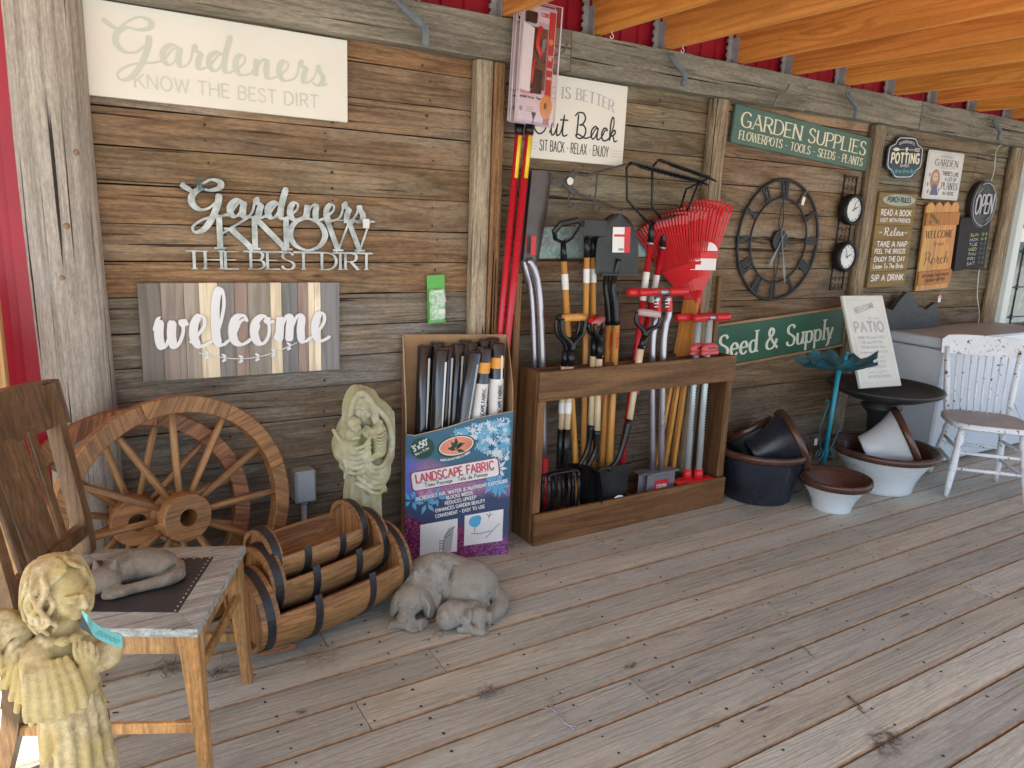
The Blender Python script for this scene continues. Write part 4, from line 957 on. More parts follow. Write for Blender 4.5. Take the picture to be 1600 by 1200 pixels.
# S shaped steel brackets on the beam
GB = 'curved steel brackets on the beam'
sb = None
for (px, py, sc_, m_, lab) in ((648,33,1.25,1,'first curved steel bracket on the beam, above the tin and cream signs'),(1060,110,1.0,1,'curved steel bracket on the beam above the rake tools'),(1331,165,1.0,1,'curved steel bracket on the beam above the garden supplies sign'),(1557,203,.95,1,'curved steel bracket on the beam above the open sign')):
    c = at(px, py, -.125)
    if sb is None:
        q = MB(); prof = cat([(-.055, 0, .075), (-.05, -.006, .05), (-.02, -.012, .02), (.012, -.014, -.005), (.03, -.012, -.03), (.032, -.006, -.075)], 6)
        q.tube([Vector(p) for p in prof], .0125, 8, flat=1.0)
        for dx in (-.006, .006): q.tube([Vector(p)+Vector((dx, -.011, dx*.6)) for p in prof], .0025, 5)
        sb = q.build('steel_bracket', M['lsteel'], loc=c, label=lab, cat='bracket', group=GB); o = sb
    else:
        o = sb.copy(); COL.objects.link(o); o.location = c; o['label'] = lab
    o.scale = (sc_, 1, .85*sc_)
for px, py, lab in ((872,88,'thin curved grey strip standing for a bracket shadow on the beam just right of the packaged saws'), (1222,148,'thin curved dark strip standing for a bracket shadow on the beam left of the garden supplies bracket')):
    c = at(px, py, -.12); q = MB(); q.tube(cat([(-.05, 0, -.065), (-.04, -.004, -.02), (-.01, -.006, .0), (.02, -.006, .015), (.045, 0, .055)], 6), .005, 6)  # thin solid tubes standing in for faint bracket shadows on the beam
    q.build('shadow_strip', M['lsteel'], loc=c, label=lab, cat='hook')
# ------------------------------------------------------------------ wooden tool rack
RW = wood('rack_wood', (.15,.070,.028), (.235,.125,.052), (.045,.02,.009), 'x', 1., .65, .3, True, 7, .35, .6, crack=.15, stain=.4, grit=.25)
RWz = wood('rack_wood_upright', (.15,.072,.03), (.25,.14,.062), (.045,.02,.009), 'z', 1., .65, .3, True, 7, .35, .6, crack=.15, stain=.4, grit=.25)
X0, X1, YF_, YB = 1.724, 2.935, -.275, -.068
rk = empty('tool_rack', (X0, YF_, 0), label='brown wooden tool rack full of garden tools against the wall', cat='rack')
def rbox(name, lo, hi, mt=RW, col=(1,1,1), bev=.0025):
    q = MB(); q.box((0, 0, 0), (hi[0]-lo[0], hi[1]-lo[1], hi[2]-lo[2]), bev=bev)
    return q.build(name, mt, rk, loc=(lo[0]-X0, lo[1]-YF_, lo[2]), color=col)
rbox('front_rail', (X0+.002, YF_, .672), (X1-.002, YF_+.02, .805))
rbox('bottom_rail', (X0+.002, YF_-.012, .0), (X1-.002, YF_+.008, .150), col=(1.05,.95,.85))
rbox('side_panel', (X0, YF_+.021, 0), (X0+.028, YB, .800), RWz)
rbox('side_panel', (X1-.028, YF_+.021, 0), (X1, YB, .800), RWz, (.8,.75,.72))
rbox('front_stile', (X0+.0025, YF_+.0085, .151), (X0+.042, YF_+.0205, .671), RWz, (1.1,1,.9))
rbox('front_stile', (X1-.045, YF_+.0085, .151), (X1-.0025, YF_+.0205, .671), RWz, (1.0,.95,.9))
rbox('back_rail', (X0+.029, YB-.02, .68), (X1-.029, YB, .795), RW, (.7,.65,.6))
rbox('middle_rail', (X0+.029, -.172, .735), (X1-.029, -.157, .797), RW, (.8,.75,.7))
rbox('middle_rail', (X0+.029, -.172, .012), (X1-.029, -.157, .10), RW, (.8,.75,.7))
rbox('back_rail', (X0+.029, YB-.02, .01), (X1-.029, YB, .12), RW, (.7,.65,.6))
for k in range(1, 6):
    x = X0+(X1-X0)*k/6
    for z0, z1 in ((.735, .796), (.012, .13)):
        rbox('divider', (x-.008, YF_+.0212, z0), (x+.008, -.1725, z1), RW, (.85,.8,.75)); rbox('divider', (x-.008, -.1565, z0), (x+.008, YB-.0205, z1), RW, (.7,.65,.62))
rbox('tall_upright', (X0-.035, YB-.035, 0), (X0-.002, YB, 1.215), RWz, (1.0,.95,.85))
rbox('tall_upright', (X1+.002, YB-.030, 0), (X1+.03, YB, 1.19), RWz, (.95,.95,.85))
# ------------------------------------------------------------------ tools
TW = wood('ash_handle', (.60,.27,.06), (.72,.36,.09), (.38,.15,.03), 'z', 2., .35, .05, False, 6, .25, 0, crack=0, fib=.1, spec=.5)
TWP = wood('pale_ash_handle', (.70,.56,.34), (.78,.65,.43), (.5,.36,.18), 'z', 2., .35, .05, False, 6, .25, 0, crack=0, fib=.1, spec=.5)
TB = plain('black_tool_enamel', (.012,.013,.016), .28, .2, .2, 10)
TG = plain('dark_steel_blade', (.045,.047,.045), .42, .6, .25, 8)
TR = plain('red_tool_paint', (.55,.012,.03), .28, 0, .06)
TRP = plain('red_plastic', (.60,.02,.025), .3, 0, .06)
TS = plain('silver_tube', (.42,.42,.47), .3, .8, .08)
TP = plain('pale_blue_tube', (.48,.56,.58), .35, .3, .06)
TGS = plain('grey_tool_steel', (.26,.25,.28), .4, .5, .1)
def P(x, y, d): return at(x, y, d)
def tool(name, base, label, group=None): return empty(name, base, label=label, cat=name.replace('_', ' ').split()[-1] if name != 'garden_fork' else 'fork', group=group)
def part(t, name, mt, fn, **k):
    q = MB(); fn(q); o = q.build(name, mt, None, **k)
    # geometry was written in world space: move into the tool's frame
    o.data.transform(Matrix.Translation(-t.location)); o.parent = t; return o
# ---- pole saws with blister packs
for i, (bx, ex, dd, yl, yc, lab) in enumerate(((778, 812, -.12, 'left', 0, 'left red pole saw leaning by the split post, mostly behind the other pack'), (790, 828, -.15, 'right', 0, 'right red pole saw with a clear blister pack at the top'))):
    a = P(bx, 560, dd+.03); b_ = P(ex, 196, dd); dirv = (b_-a).normalized(); base = a-dirv*(a.z/dirv.z)
    t = tool('pole_saw', base, lab, 'red pole saws')
    part(t, 'pole', TR, lambda q: q.tube([base, b_-dirv*.03], .0155, 12))
    part(t, 'yellow_label', P_['yellow'], lambda q: q.tube([b_-dirv*.21+Vector((0, -.007, 0)), b_-dirv*.04+Vector((0, -.007, 0))], .0108, 10))
    part(t, 'collar', TB, lambda q: (q.tube([b_-dirv*.036, b_-dirv*.0], [.0185,.0205], 12), q.tube([b_+dirv*.001, b_+dirv*.05], [.020,.0225], 12)))
pk = []
for i, (dx, dy, lab) in enumerate(((-11, .05, 'left red and white blister pack, mostly hidden behind the other pack on the pole saws'), (0, 0, 'front clear blister pack with pruner and red strip on the pole saws'))):
    a, b_, c_, d_ = P(828+dx, 6, -.17+dy), P(876+dx, 18, -.17+dy), P(853+dx, 196, -.17+dy), P(791+dx, 186, -.17+dy)
    ux = ((b_-a)+(c_-d_))/2; uz = ((a-d_)+(b_-c_))/2; w_, h_ = ux.length, uz.length; ux.normalize(); uz = (uz-ux*uz.dot(ux)).normalized(); uy = uz.cross(ux)
    if i == 0: P0 = (a+b_+c_+d_)/4; o0 = None
    cc = (a+b_+c_+d_)/4; Mx = Matrix((ux, uy, uz)).transposed().to_4x4(); Mx.translation = cc-ux*w_/2-uz*h_/2
    e = empty('blister_pack', label=lab, cat='package', group='blister packs on the pole saws'); e.matrix_world = Mx
    q = MB(); q.box((0, .0, 0), (w_, .003, h_), bev=.001); q.build('card', plain('pack_card', (.66,.58,.60), .5, 0, .04), e)
    q = MB(); q.box((w_*.02, -.0008, h_*.02), (w_*.80, -.0002, h_*.26)); q.box((w_*.04, -.0008, h_*.82), (w_*.50, -.0002, h_*.98)) ; q.build('white_print', P_['lwhite'], e)
    q = MB(); q.box((w_*.80, -.0011, h_*.01), (w_*.97, -.0004, h_*.97)); q.box((w_*.05, -.0015, h_*.255), (w_*.48, -.0006, h_*.285)); q.build('red_strip', P_['red'], e)
    q = MB(); q.box((w_*.28, -.0014, h_*.30), (w_*.78, -.0006, h_*.82)); q.build('window', plain('pack_window', (.10,.075,.07), .3, 0, .5, 30), e)
    q = MB(); q.prism([(w_*.27, h_*.27), (w_*.33, h_*.27), (w_*.36, h_*.80), (w_*.05, h_*.84), (w_*.04, h_*.28)], -.012, -.002); q.build('saw_cover', P_['lwhite'], e)
    q = MB(); q.tube(cat([(w_*.52, -.016, h_*.82), (w_*.46, -.016, h_*.74), (w_*.46, -.016, h_*.66), (w_*.58, -.016, h_*.58)], 5), .009, 8); q.tube([(w_*.40, -.014, h_*.55), (w_*.36, -.014, h_*.34)], .005, 6); q.build('pruner_handle', TRP, e)
    q = MB(); q.prism([(w_*.55, h_*.56), (w_*.66, h_*.62), (w_*.74, h_*.74), (w_*.60, h_*.72)], -.013, -.010); q.build('pruner_blade', TGS, e)
    q = MB(); q.box((w_*.40, -.015, h_*.26), (w_*.66, -.004, h_*.46), bev=.003); q.ball((w_*.57, -.016, h_*.31), .006, 8); q.box((w_*.10, -.022, h_*.84), (w_*.40, -.004, h_*.93), bev=.004); q.build('black_grip', TB, e)
    q = MB(); q.add([(x, -.0018, z) for x, z in ell(w_*.86, h_*.16, w_*.18, h_*.105, 28)], [tuple(range(28))]); q.add([(x, -.0018, z) for x, z in ell(w_*.88, h_*.72, w_*.07, h_*.025, 16)], [tuple(range(16))]); q.build('orange_badge', P_['orange'], e, fix=False)
    text_on(e, 'CORONA', w_*.56, h_*.915, w_*.0+.06, h_*.035, P_['red'], y=-.0016, style='serif', weight=.2)
    q = MB(); q.box((w_*.50, -.0013, h_*.87), (w_*.79, -.0003, h_*.97)); q.build('brand_panel', P_['lwhite'], e)
    text_on(e, "14'", w_*.83, h_*.56, w_*.12, h_*.045, P_['lwhite'], y=-.0014, style='sans', weight=.2)
    text_on(e, 'PRUNER', w_*.82, h_*.48, w_*.14, h_*.018, P_['lwhite'], y=-.0014, style='sans', weight=.2)
    text_on(e, 'SAW KIT', w_*.82, h_*.40, w_*.14, h_*.022, P_['lwhite'], y=-.0014, style='sans', weight=.2)
    text_on(e, '8', w_*.80, h_*.145, w_*.07, h_*.045, P_['black'], y=-.0021, style='sans', weight=.2)
    text_on(e, 'CLASSIC', w_*.08, h_*.262, w_*.30, h_*.018, P_['lwhite'], y=-.0018, style='sans', weight=.2)
    text_on(e, 'Extendable Tree Saw + Pruner', w_*.08, h_*.215, w_*.62, h_*.024, P_['black'], y=-.0012, style='sans', weight=.16)
    q = MB(); [q.box((w_*.3, -.0012, h_*(.10+.018*k)), (w_*.5, -.0009, h_*(.105+.018*k))) for k in range(3)]; q.ball((w_*.15, -.002, h_*.12), (.008,.001,.010), 10); q.build('small_print', P_['grey'], e)
    t = NT('clear_blister'); t.b.inputs['Transmission Weight'].default_value = 1; t.b.inputs['IOR'].default_value = 1.05; g_ = t.fin((.93,.90,.94), .06)
    tr = t.n('BsdfTransparent'); gl = t.n('BsdfGlossy'); gl.inputs['Roughness'].default_value = .12; mx = t.n('MixShader'); mx.inputs[0].default_value = .12
    tr.inputs[0].default_value = (.97,.93,.97,1); t.l(tr.outputs[0], mx.inputs[1]); t.l(gl.outputs[0], mx.inputs[2]); t.l(mx.outputs[0], t.out.inputs[0])
    q = MB(); q.box((-.004, -.034, -.006), (w_+.004, -.0025, h_+.004), bev=.008); q.build('clear_shell', g_, e)
    q = MB(); pts = [(-.004, -.03, -.006), (w_+.004, -.03, -.006), (w_+.004, -.03, h_+.004), (-.004, -.03, h_+.004)]; q.tube(pts, .0035, 6, closed=True); q.build('shell_rim', plain('clear_rim', (.58,.50,.56), .15, 0, .1), e)
# ---- inverted scoop shovels, left cell
G1 = 'upside down scoop shovels at the left end of the rack'
for i, (ox, dd, lab) in enumerate(((5, -.13, 'nearer upside down scoop shovel with bent silver shaft at the left end of the rack'), (-7, -.10, 'farther upside down scoop shovel at the left end of the rack'))):
    base = P(846+ox, 782, dd); base.z = .02
    t = tool('scoop_shovel', base, lab, G1)
    pts = cat([P(823+ox*.6, 405, dd), P(830+ox, 425, dd), P(838+ox, 465, dd), P(842+ox, 560, dd), P(845+ox, 720, dd)], 5)
    part(t, 'shaft', TS, lambda q: q.tube(pts, [.016+.004*math.sin(min(1, k/8)*3.14) for k in range(len(pts))], 10))
    part(t, 'grip', TRP, lambda q: q.tube([P(845+ox, 715, dd), base], .020, 10))
    a = P(819+ox*.7, 410, dd); b2 = P(833+ox*.7, 266, dd+.0)
    def blade(q):
        u = Vector((.96, .30, 0)); n = u.cross((b2-a).normalized()).normalized(); W_ = .24; vs = []
        for r_ in range(9):
            f = r_/8; c0 = a.lerp(b2, f)
            for s_ in range(7):
                g_ = s_/6-.5; ww = W_*(1-.25*(1-f)**2); vs.append(c0+u*(g_+.5)*ww*.55-n*(.02*(4*g_*g_)))
        q.add(vs, [(r_*7+s_, r_*7+s_+1, (r_+1)*7+s_+1, (r_+1)*7+s_) for r_ in range(8) for s_ in range(6)], True)
        q.add([v+n*.0025 for v in vs], [(r_*7+s_, (r_+1)*7+s_, (r_+1)*7+s_+1, r_*7+s_+1) for r_ in range(8) for s_ in range(6)], True)
    part(t, 'blade', plain('brown_steel', (.10,.085,.08), .4, .6, .2), blade)
    lb = P(829+ox*.7, 380, dd-.014)
    part(t, 'label', P_['red'], lambda q: (q.box(lb+Vector((-.008, -.001, -.05)), lb+Vector((.014, .001, .03))),))
# ---- long wooden-handled tools, heads up
def handle(t, a, b_, r=.0155, mt=TW, name='handle'): return part(t, name, mt, lambda q: q.tube([a, b_], [r, r*.9], 10))
def sticker(t, a, b_, r, mt=None, name='sticker'):
    return part(t, name, mt or P_['lwhite'], lambda q: q.tube([a, b_], r, 10, caps=False))
# loop hoe
dd = -.12; base = P(909, 745, dd-.05); base.z = .01
t = tool('loop_hoe', base, 'upside down loop hoe with black ring head, left of the other wooden handles'); t['category'] = 'hoe'
top = P(881, 408, dd); handle(t, base, top)
part(t, 'ferrule', TB, lambda q: q.tube([top, P(880, 378, dd)], [.0165, .012], 10))
lp = [P(*p, dd-o_) for p, o_ in (((877,378),0), ((868,374),.01), ((866,362),.02), ((876,350),.04), ((903,344),.05), ((906,350),.04), ((893,371),.015), ((884,377),0))]
part(t, 'ring_blade', TB, lambda q: q.tube(lp, .0135, 6, closed=True, flat=.55, smooth=False))
sticker(t, base.lerp(top, .955), base.lerp(top, .90), .0162)
# two flat hoes
G2 = 'upside down hoes with dark flat blades'
for i, (bx, by, tx, dd, lab) in enumerate(((924, 800, 917, -.13, 'left upside down hoe with dark rectangular blade, left of the big shovel blades'), (941, 790, 927, -.10, 'right upside down hoe with dark rectangular blade, behind the left one'))):
    base = P(bx-14, by, dd); base.z = .01; t = tool('garden_hoe', base, lab, G2)
    top = P(tx, 402, dd); handle(t, base, top, .0145)
    part(t, 'ferrule', TB, lambda q: q.tube([top, P(tx-1, 370, dd)], [.0155, .012], 10))
    c_ = P(tx+14-4*i, 356+i*1, dd-.02)
    part(t, 'blade', TG, lambda q: (q.box(c_+Vector((-.070, -.012, -.038)), c_+Vector((.055, -.006, .036)), bev=.004), q.tube([P(tx-1, 372, dd), c_+Vector((0, 0, -.03))], .008, 8)))
    sticker(t, base.lerp(top, .96), base.lerp(top, .91), .0152, P_['lwhite'])
# upside-down round point shovels
G3 = 'round point shovels standing blade up in the rack'
def shovel_blade(q, a, up, side, nrm, L_, W_, dish=.03, point=True, nr=14, ns=10, step=.25):
    rows_ = []
    for r_ in range(nr+1):
        f = r_/nr
        wd = W_*(1.0-.06*(f-.3)**2) if f < .30 else W_*(1-.0)*max(0., 1-((f-.30)/.705)**2.3)**.62
        if not point: wd = W_*(1-.06*f)
        row = []
        for s_ in range(ns+1):
            g_ = s_/ns-.5
            row.append(a+up*(L_*f)+side*(g_*wd)+nrm*(dish*(4*g_*g_)*(1-.5*f)+.02*math.sin(f*1.5)))
        rows_.append(row)
    n_ = ns+1; vs = [v for row in rows_ for v in row]
    F = [(r_*n_+s_, r_*n_+s_+1, (r_+1)*n_+s_+1, (r_+1)*n_+s_) for r_ in range(nr) for s_ in range(ns)]
    q.add(vs, F, True); q.add([v-nrm*.0022 for v in vs], [f_[::-1] for f_ in F], True)
for i, (ox, dd, lab) in enumerate(((0, -.16, 'front round point shovel standing blade up with a red and white label'), (-11, -.12, 'rear round point shovel standing blade up, just behind the labelled one'))):
    base = P(948+ox, 800, dd); base.z = .01
    t = tool('round_point_shovel', base, lab, G3)
    jt = P(963+ox, 507, dd); handle(t, base, jt, .0185)
    neck = cat([jt, P(961+ox, 470, dd), P(958+ox, 445, dd+.01), P(962+ox, 425, dd-.01), P(968+ox*.5, 405, dd-.02)], 5)
    part(t, 'socket', TB, lambda q: q.tube(neck, [.020-.0004*k for k in range(len(neck))], 10))
    a = P(967+ox*.5, 428, dd-.015); b2 = P(973+ox*.8, 334, dd-.02); up = (b2-a); L_ = up.length; up.normalize()
    side = Vector((1, -.15, 0)).normalized(); side = (side-up*side.dot(up)).normalized(); nrm = side.cross(up)
    part(t, 'blade', TG, lambda q: (shovel_blade(q, a, up, side, nrm*-1, L_, .225, .02), q.box((-.001,)*3, (.001,)*3, M=Matrix.Translation(a))))
    part(t, 'foot_step', TG, lambda q: q.box((-.105, -.010, -.006), (.105, .006, .002), M=Matrix.Translation(a)))
    if i == 0:
        fr = nrm if nrm.y < 0 else -nrm
        def lab_(q, x0, x1, z0, z1, o=.0):
            vs = []
            for r_ in range(7):
                f = z0+(z1-z0)*r_/6
                for s_ in range(7):
                    g_ = x0+(x1-x0)*s_/6; base_ = a+up*(L_*f)+side*(g_*.225)-nrm*(.02*(4*g_*g_)*(1-.5*f)+.02*math.sin(f*1.5)); vs.append(base_+fr*(.006+o))
            q.add(vs, [(r_*7+s_, r_*7+s_+1, (r_+1)*7+s_+1, (r_+1)*7+s_) for r_ in range(6) for s_ in range(6)])
        part(t, 'label', P_['lwhite'], lambda q: lab_(q, -.17, .24, .36, .78), fix=False)
        part(t, 'label_stripe', P_['red'], lambda q: (lab_(q, .10, .245, .355, .785, .001), lab_(q, -.14, .10, .62, .66, .001)), fix=False)
        part(t, 'barcode', P_['black'], lambda q: [lab_(q, -.03+.02*k, -.02+.02*k, .39, .43, .0012) for k in range(6)], fix=False)
    q, _ = lettering('CORONA', .075, .013, style='sans', weight=.22)
    o = q.build('handle_print', P_['red'], t, fix=False); o.rotation_euler = (0, R(90), 0); o.location = P(964+ox, 520, dd-.02)-t.location
# ---- bow rakes
G4 = 'red handled rakes with black wire frames'
RK = [(985, 620, 1019, 345, [(1012,348),(980,312),(979,262),(985,254)], [(1022,346),(1072,334),(1090,290),(1096,284)], (985,254), (1094,282), -.14, 'left red handled rake with wide black toothed head above the tools'),
      (1000, 560, 1038, 352, [(1034,344),(1019,322),(1019,262),(1026,253)], [(1042,342),(1062,330),(1072,296),(1104,280)], (1030,250), (1106,276), -.10, 'right red handled rake whose black toothed head tilts down to the right')]
for bx, by, tx, ty, l1, l2, h1, h2, dd, lab in RK:
    a = P(bx, by, dd); top = P(tx-3, ty+35, dd); dv = (top-a).normalized(); base = a-dv*(a.z/dv.z)*1.0
    t = tool('garden_rake', base, lab, G4)
    handle(t, base, top, .0155, TR)
    part(t, 'ferrule', TB, lambda q: q.tube([top, P(tx, ty, dd)], [.017, .012], 10))
    part(t, 'collar', TS, lambda q: q.tube([top-dv*.006, top+dv*.004], .0178, 10))
    part(t, 'bow', TB, lambda q: (q.tube([P(*p, dd-.02) for p in l1], .006, 6), q.tube([P(*p, dd-.02) for p in l2], .006, 6)))
    A_, B_ = P(*h1, dd-.02), P(*h2, dd-.02)
    part(t, 'head_bar', TB, lambda q: q.beam(A_, B_, .030, .010, (0, 0, 1)))
    n = 22
    for k in range(n):
        c_ = A_.lerp(B_, (k+.5)/n)
        part(t, 'tine', TB, lambda q: q.beam(c_+Vector((0, -.008, 0)), c_+Vector((.016, -.055, -.026)), .0085, .006, (0, 0, 1), w2=.004))
    sticker(t, base.lerp(top, .80), base.lerp(top, .90), .0165)
# ---- leaf rake stack
G5 = 'stacked red plastic leaf rakes'
LRw = []
for i in range(6):
    ox = -i*8.5; dd = -.13+.012*i; sw = (0, 2, 1, 3, 2, 4)[i]
    a = P(1091+ox*.45, 462+i*.5, dd); b2 = P(1104+ox*1.75, 310+i*5.0+sw, dd-.03)
    base = P(1046+ox*.9+6*(i % 2), 770, dd-.02); base.z = .01
    words = ('nearest', 'second', 'third', 'fourth', 'fifth', 'farthest')
    t = tool('leaf_rake', base, words[i]+' red plastic leaf rake of the fanned stack, counted from the right', G5)
    handle(t, base, a, .0125, TW)
    up = (b2-a); L_ = up.length; up.normalize(); side = Vector((.80, -.60, 0)).normalized(); side = (side-up*side.dot(up)).normalized(); nrm = side.cross(up)
    if nrm.y > 0: nrm = -nrm
    # neck plate
    part(t, 'neck', TRP, lambda q: (q.tube([a-up*.10, a+up*.03], [.016, .019], 8), q.add([a+side*s_*w2+up*f*L_+nrm*(.004+o_) for o_ in (0, .006) for s_, w2, f in ((-1,.014,0),(1,.014,0),(1,.075,.40),(-1,.075,.40))], [(0,1,2,3),(4,5,6,7),(0,1,5,4),(1,2,6,5),(2,3,7,6),(3,0,4,7)])))
    nt_ = 17; HW = .140
    qm = MB(); n0 = 0
    for k in range(nt_):
        g_ = (k+.5)/nt_*2-1
        p0 = a+up*(.36*L_)+side*(g_*.066)
        p1 = a+up*(L_*(.90-.05*g_*g_))+side*(g_*HW*.86)+nrm*(.024)
        p2 = a+up*(L_*(.985-.07*g_*g_))+side*(g_*HW*.96)+nrm*(.012)
        p3 = p2-nrm*.050-up*.004
        q = MB(); pts = [p0, p1, p2, p3]
        vs = []
        for j, p in enumerate(pts):
            ww = (.0026, .0052, .0050, .0035)[j]; th_ = .0035
            d_ = up if j < 3 else nrm
            n2 = nrm if j < 2 else (up+nrm).normalized() if j == 2 else up
            vs += [p-side*ww-n2*th_, p+side*ww-n2*th_, p+side*ww+n2*th_, p-side*ww+n2*th_]
        F = []
        for j in range(3):
            for m_ in range(4): F.append((j*4+m_, j*4+(m_+1) % 4, (j+1)*4+(m_+1) % 4, (j+1)*4+m_))
        F += [(0,1,2,3), (12,13,14,15)]
        q.add([v-t.location for v in vs], F); q.build('tine', TRP, t)
    rib = cat([a+up*(.74*L_)+side*(-HW*.66)+nrm*.012, a+up*(.80*L_)+nrm*.016, a+up*(.74*L_)+side*(HW*.66)+nrm*.012], 8)
    part(t, 'cross_rib', TRP, lambda q: q.tube(rib, .005, 6))
    if i == 0:
        part(t, 'label', P_['lwhite'], lambda q: (q.add([a+side*s_*.070+up*f*L_+nrm*(.024) for s_, f in ((-1,.28),(1,.28),(1,.40),(-1,.40))], [(0,1,2,3)]), q.add([a+side*math.cos(x_)*.072+up*(.48+.10*math.sin(x_))*L_+nrm*.0245 for x_ in [k*math.pi/12 for k in range(13)]], [tuple(range(13))])), fix=False)
        part(t, 'label_stripe', P_['red'], lambda q: (q.add([a+side*s_*.074+up*f*L_+nrm*(.0248) for s_, f in ((-1,.40),(1,.40),(1,.475),(-1,.475))], [(0,1,2,3)]),), fix=False)
# ---- T handled silver edgers
G6 = 'silver tube edgers with red T grips'
for i, (x0, dd, ox, lab) in enumerate(((1000, -.215, 0, 'right silver tube edger with red T grip and grey flat foot'), (985, -.19, -17, 'left silver tube edger, its red T grip just behind the other'))):
    base = P(1043+ox*.9, 768, dd); base.z = max(base.z, .03)
    t = tool('lawn_edger', base, lab, G6)
    tp = P(1044+ox, 462, dd); md = P(1044+ox, 505, dd); bt = P(1033+ox*.8, 735, dd)
    part(t, 'tube', TS, lambda q: q.tube(cat([tp, P(1045+ox, 490, dd), P(1040+ox, 510, dd), P(1036+ox, 560, dd), bt], 5), .0165, 12))
    part(t, 'sticker', P_['red'], lambda q: q.tube([P(1045+ox, 487, dd), P(1045+ox, 464, dd)], .0172, 12, caps=False))
    part(t, 'sticker_print', P_['lwhite'], lambda q: [q.box(P(1041+ox, 470+5*k, dd-.018)+Vector((-.006, 0, 0)), P(1041+ox, 470+5*k, dd-.0175)+Vector((.018, .001, .004))) for k in range(3)])
    c_ = P(1037+ox, 456, dd)
    part(t, 'cross_tube', TS, lambda q: q.tube([c_+Vector((-.05, 0, 0)), c_+Vector((.05, 0, 0))], .015, 10))
    for s_ in (-1, 1): part(t, 'grip', TRP, lambda q: q.tube([c_+Vector((s_*.03, 0, 0)), c_+Vector((s_*.145, 0, 0)), c_+Vector((s_*.152, 0, 0))], [.019, .019, .012], 12))
    part(t, 'foot_plate', TGS, lambda q: (q.box(bt+Vector((-.095, -.03, -.006)), bt+Vector((.10, .03, .002)), bev=.001),))
    part(t, 'blade', TGS, lambda q: (q.box(bt+Vector((-.090, -.004, -.13)), bt+Vector((.095, .002, -.006)), bev=.001),))
    if i == 0:
        part(t, 'brand_label', P_['red'], lambda q: q.box(bt+Vector((-.04, -.0058, -.115)), bt+Vector((.05, -.0042, -.05))))
        o = text_on(t, 'CORONA', 0, 0, .07, .018, P_['lwhite'], style='sans', weight=.2); o.location = bt+Vector((-.03, -.007, -.09))-t.location
# ---- T handled weeders, pale tube, red foot
G7 = 'pale tube weeders with red T grips and red feet'
for i, (ox, dd, lab) in enumerate(((0, -.235, 'right pale blue tube weeder with red T grip and red foot'), (-22, -.205, 'left pale blue tube weeder, partly behind the right one'))):
    base = P(1080+ox*.9, 755, dd); base.z = max(.10, base.z)
    t = tool('stand_up_weeder', base, lab, G7)
    tp = P(1109+ox*.8, 500, dd); bt = P(1091+ox*.8, 742, dd)
    part(t, 'tube', TP, lambda q: q.tube([tp, bt], .0165, 12))
    c_ = P(1112+ox*1.2, 496-i*1, dd)
    part(t, 'cross_tube', TS, lambda q: q.tube([c_+Vector((-.045, 0, 0)), c_+Vector((.045, 0, 0))], .015, 10))
    for s_ in (-1, 1): part(t, 'grip', TRP, lambda q: q.tube([c_+Vector((s_*.025, 0, 0)), c_+Vector((s_*.118, 0, 0)), c_+Vector((s_*.125, 0, 0))], [.019, .019, .012], 12))
    m_ = tp.lerp(bt, .20)
    part(t, 'eject_handle', plain('faded_red_plastic', (.55,.07,.08), .35), lambda q: (q.ball(m_+Vector((0, -.014, .022)), (.058,.016,.030), 20), q.box(m_+Vector((-.058,-.026,-.010)), m_+Vector((.058,-.004,.012)), bev=.005)))
    part(t, 'finger_slot', TB, lambda q: q.box(m_+Vector((-.024,-.0315,.024)), m_+Vector((.024,-.0270,.030))))
    f_ = bt
    part(t, 'foot', TRP, lambda q: (q.tube([f_+Vector((0, 0, .035)), f_+Vector((0, 0, -.02))], [.022, .027], 12), q.box(f_+Vector((-.10, -.045, -.032)), f_+Vector((.085, .02, -.014)), bev=.008)))
    part(t, 'notch_strip', TB, lambda q: [q.box(bt.lerp(tp, .30+.018*k)+Vector((.0, -.0175, 0)), bt.lerp(tp, .30+.018*k)+Vector((.008, -.0160, .006))) for k in range(16)])
# ---- D handled tools
def d_handle(t, c, w_, h_, grip, gripmt, yaw=0., lean=0.):
    """c = bottom of the yoke, h_ up to the grip"""
    Rm = Matrix.Rotation(lean, 3, 'Y') @ Matrix.Rotation(yaw, 3, 'Z')
    def T(x, y, z): return c+Rm @ Vector((x, y, z))
    for s_ in (-1, 1):
        part(t, 'yoke_arm', TB, lambda q: q.tube(cat([T(0, 0, 0), T(s_*.012, 0, h_*.25), T(s_*w_*.42, 0, h_*.5), T(s_*w_*.5, 0, h_*.75), T(s_*w_*.48, 0, h_*.99)], 4), [.0135]*6+[.011]*11, 8))
    part(t, 'grip', gripmt, lambda q: q.tube([T(-w_*.47, 0, h_), T(-w_*.2, 0, h_+.002), T(w_*.2, 0, h_+.002), T(w_*.47, 0, h_)], [.0155, .0175, .0175, .0155], 12))
G8 = 'black digging forks with D grips'
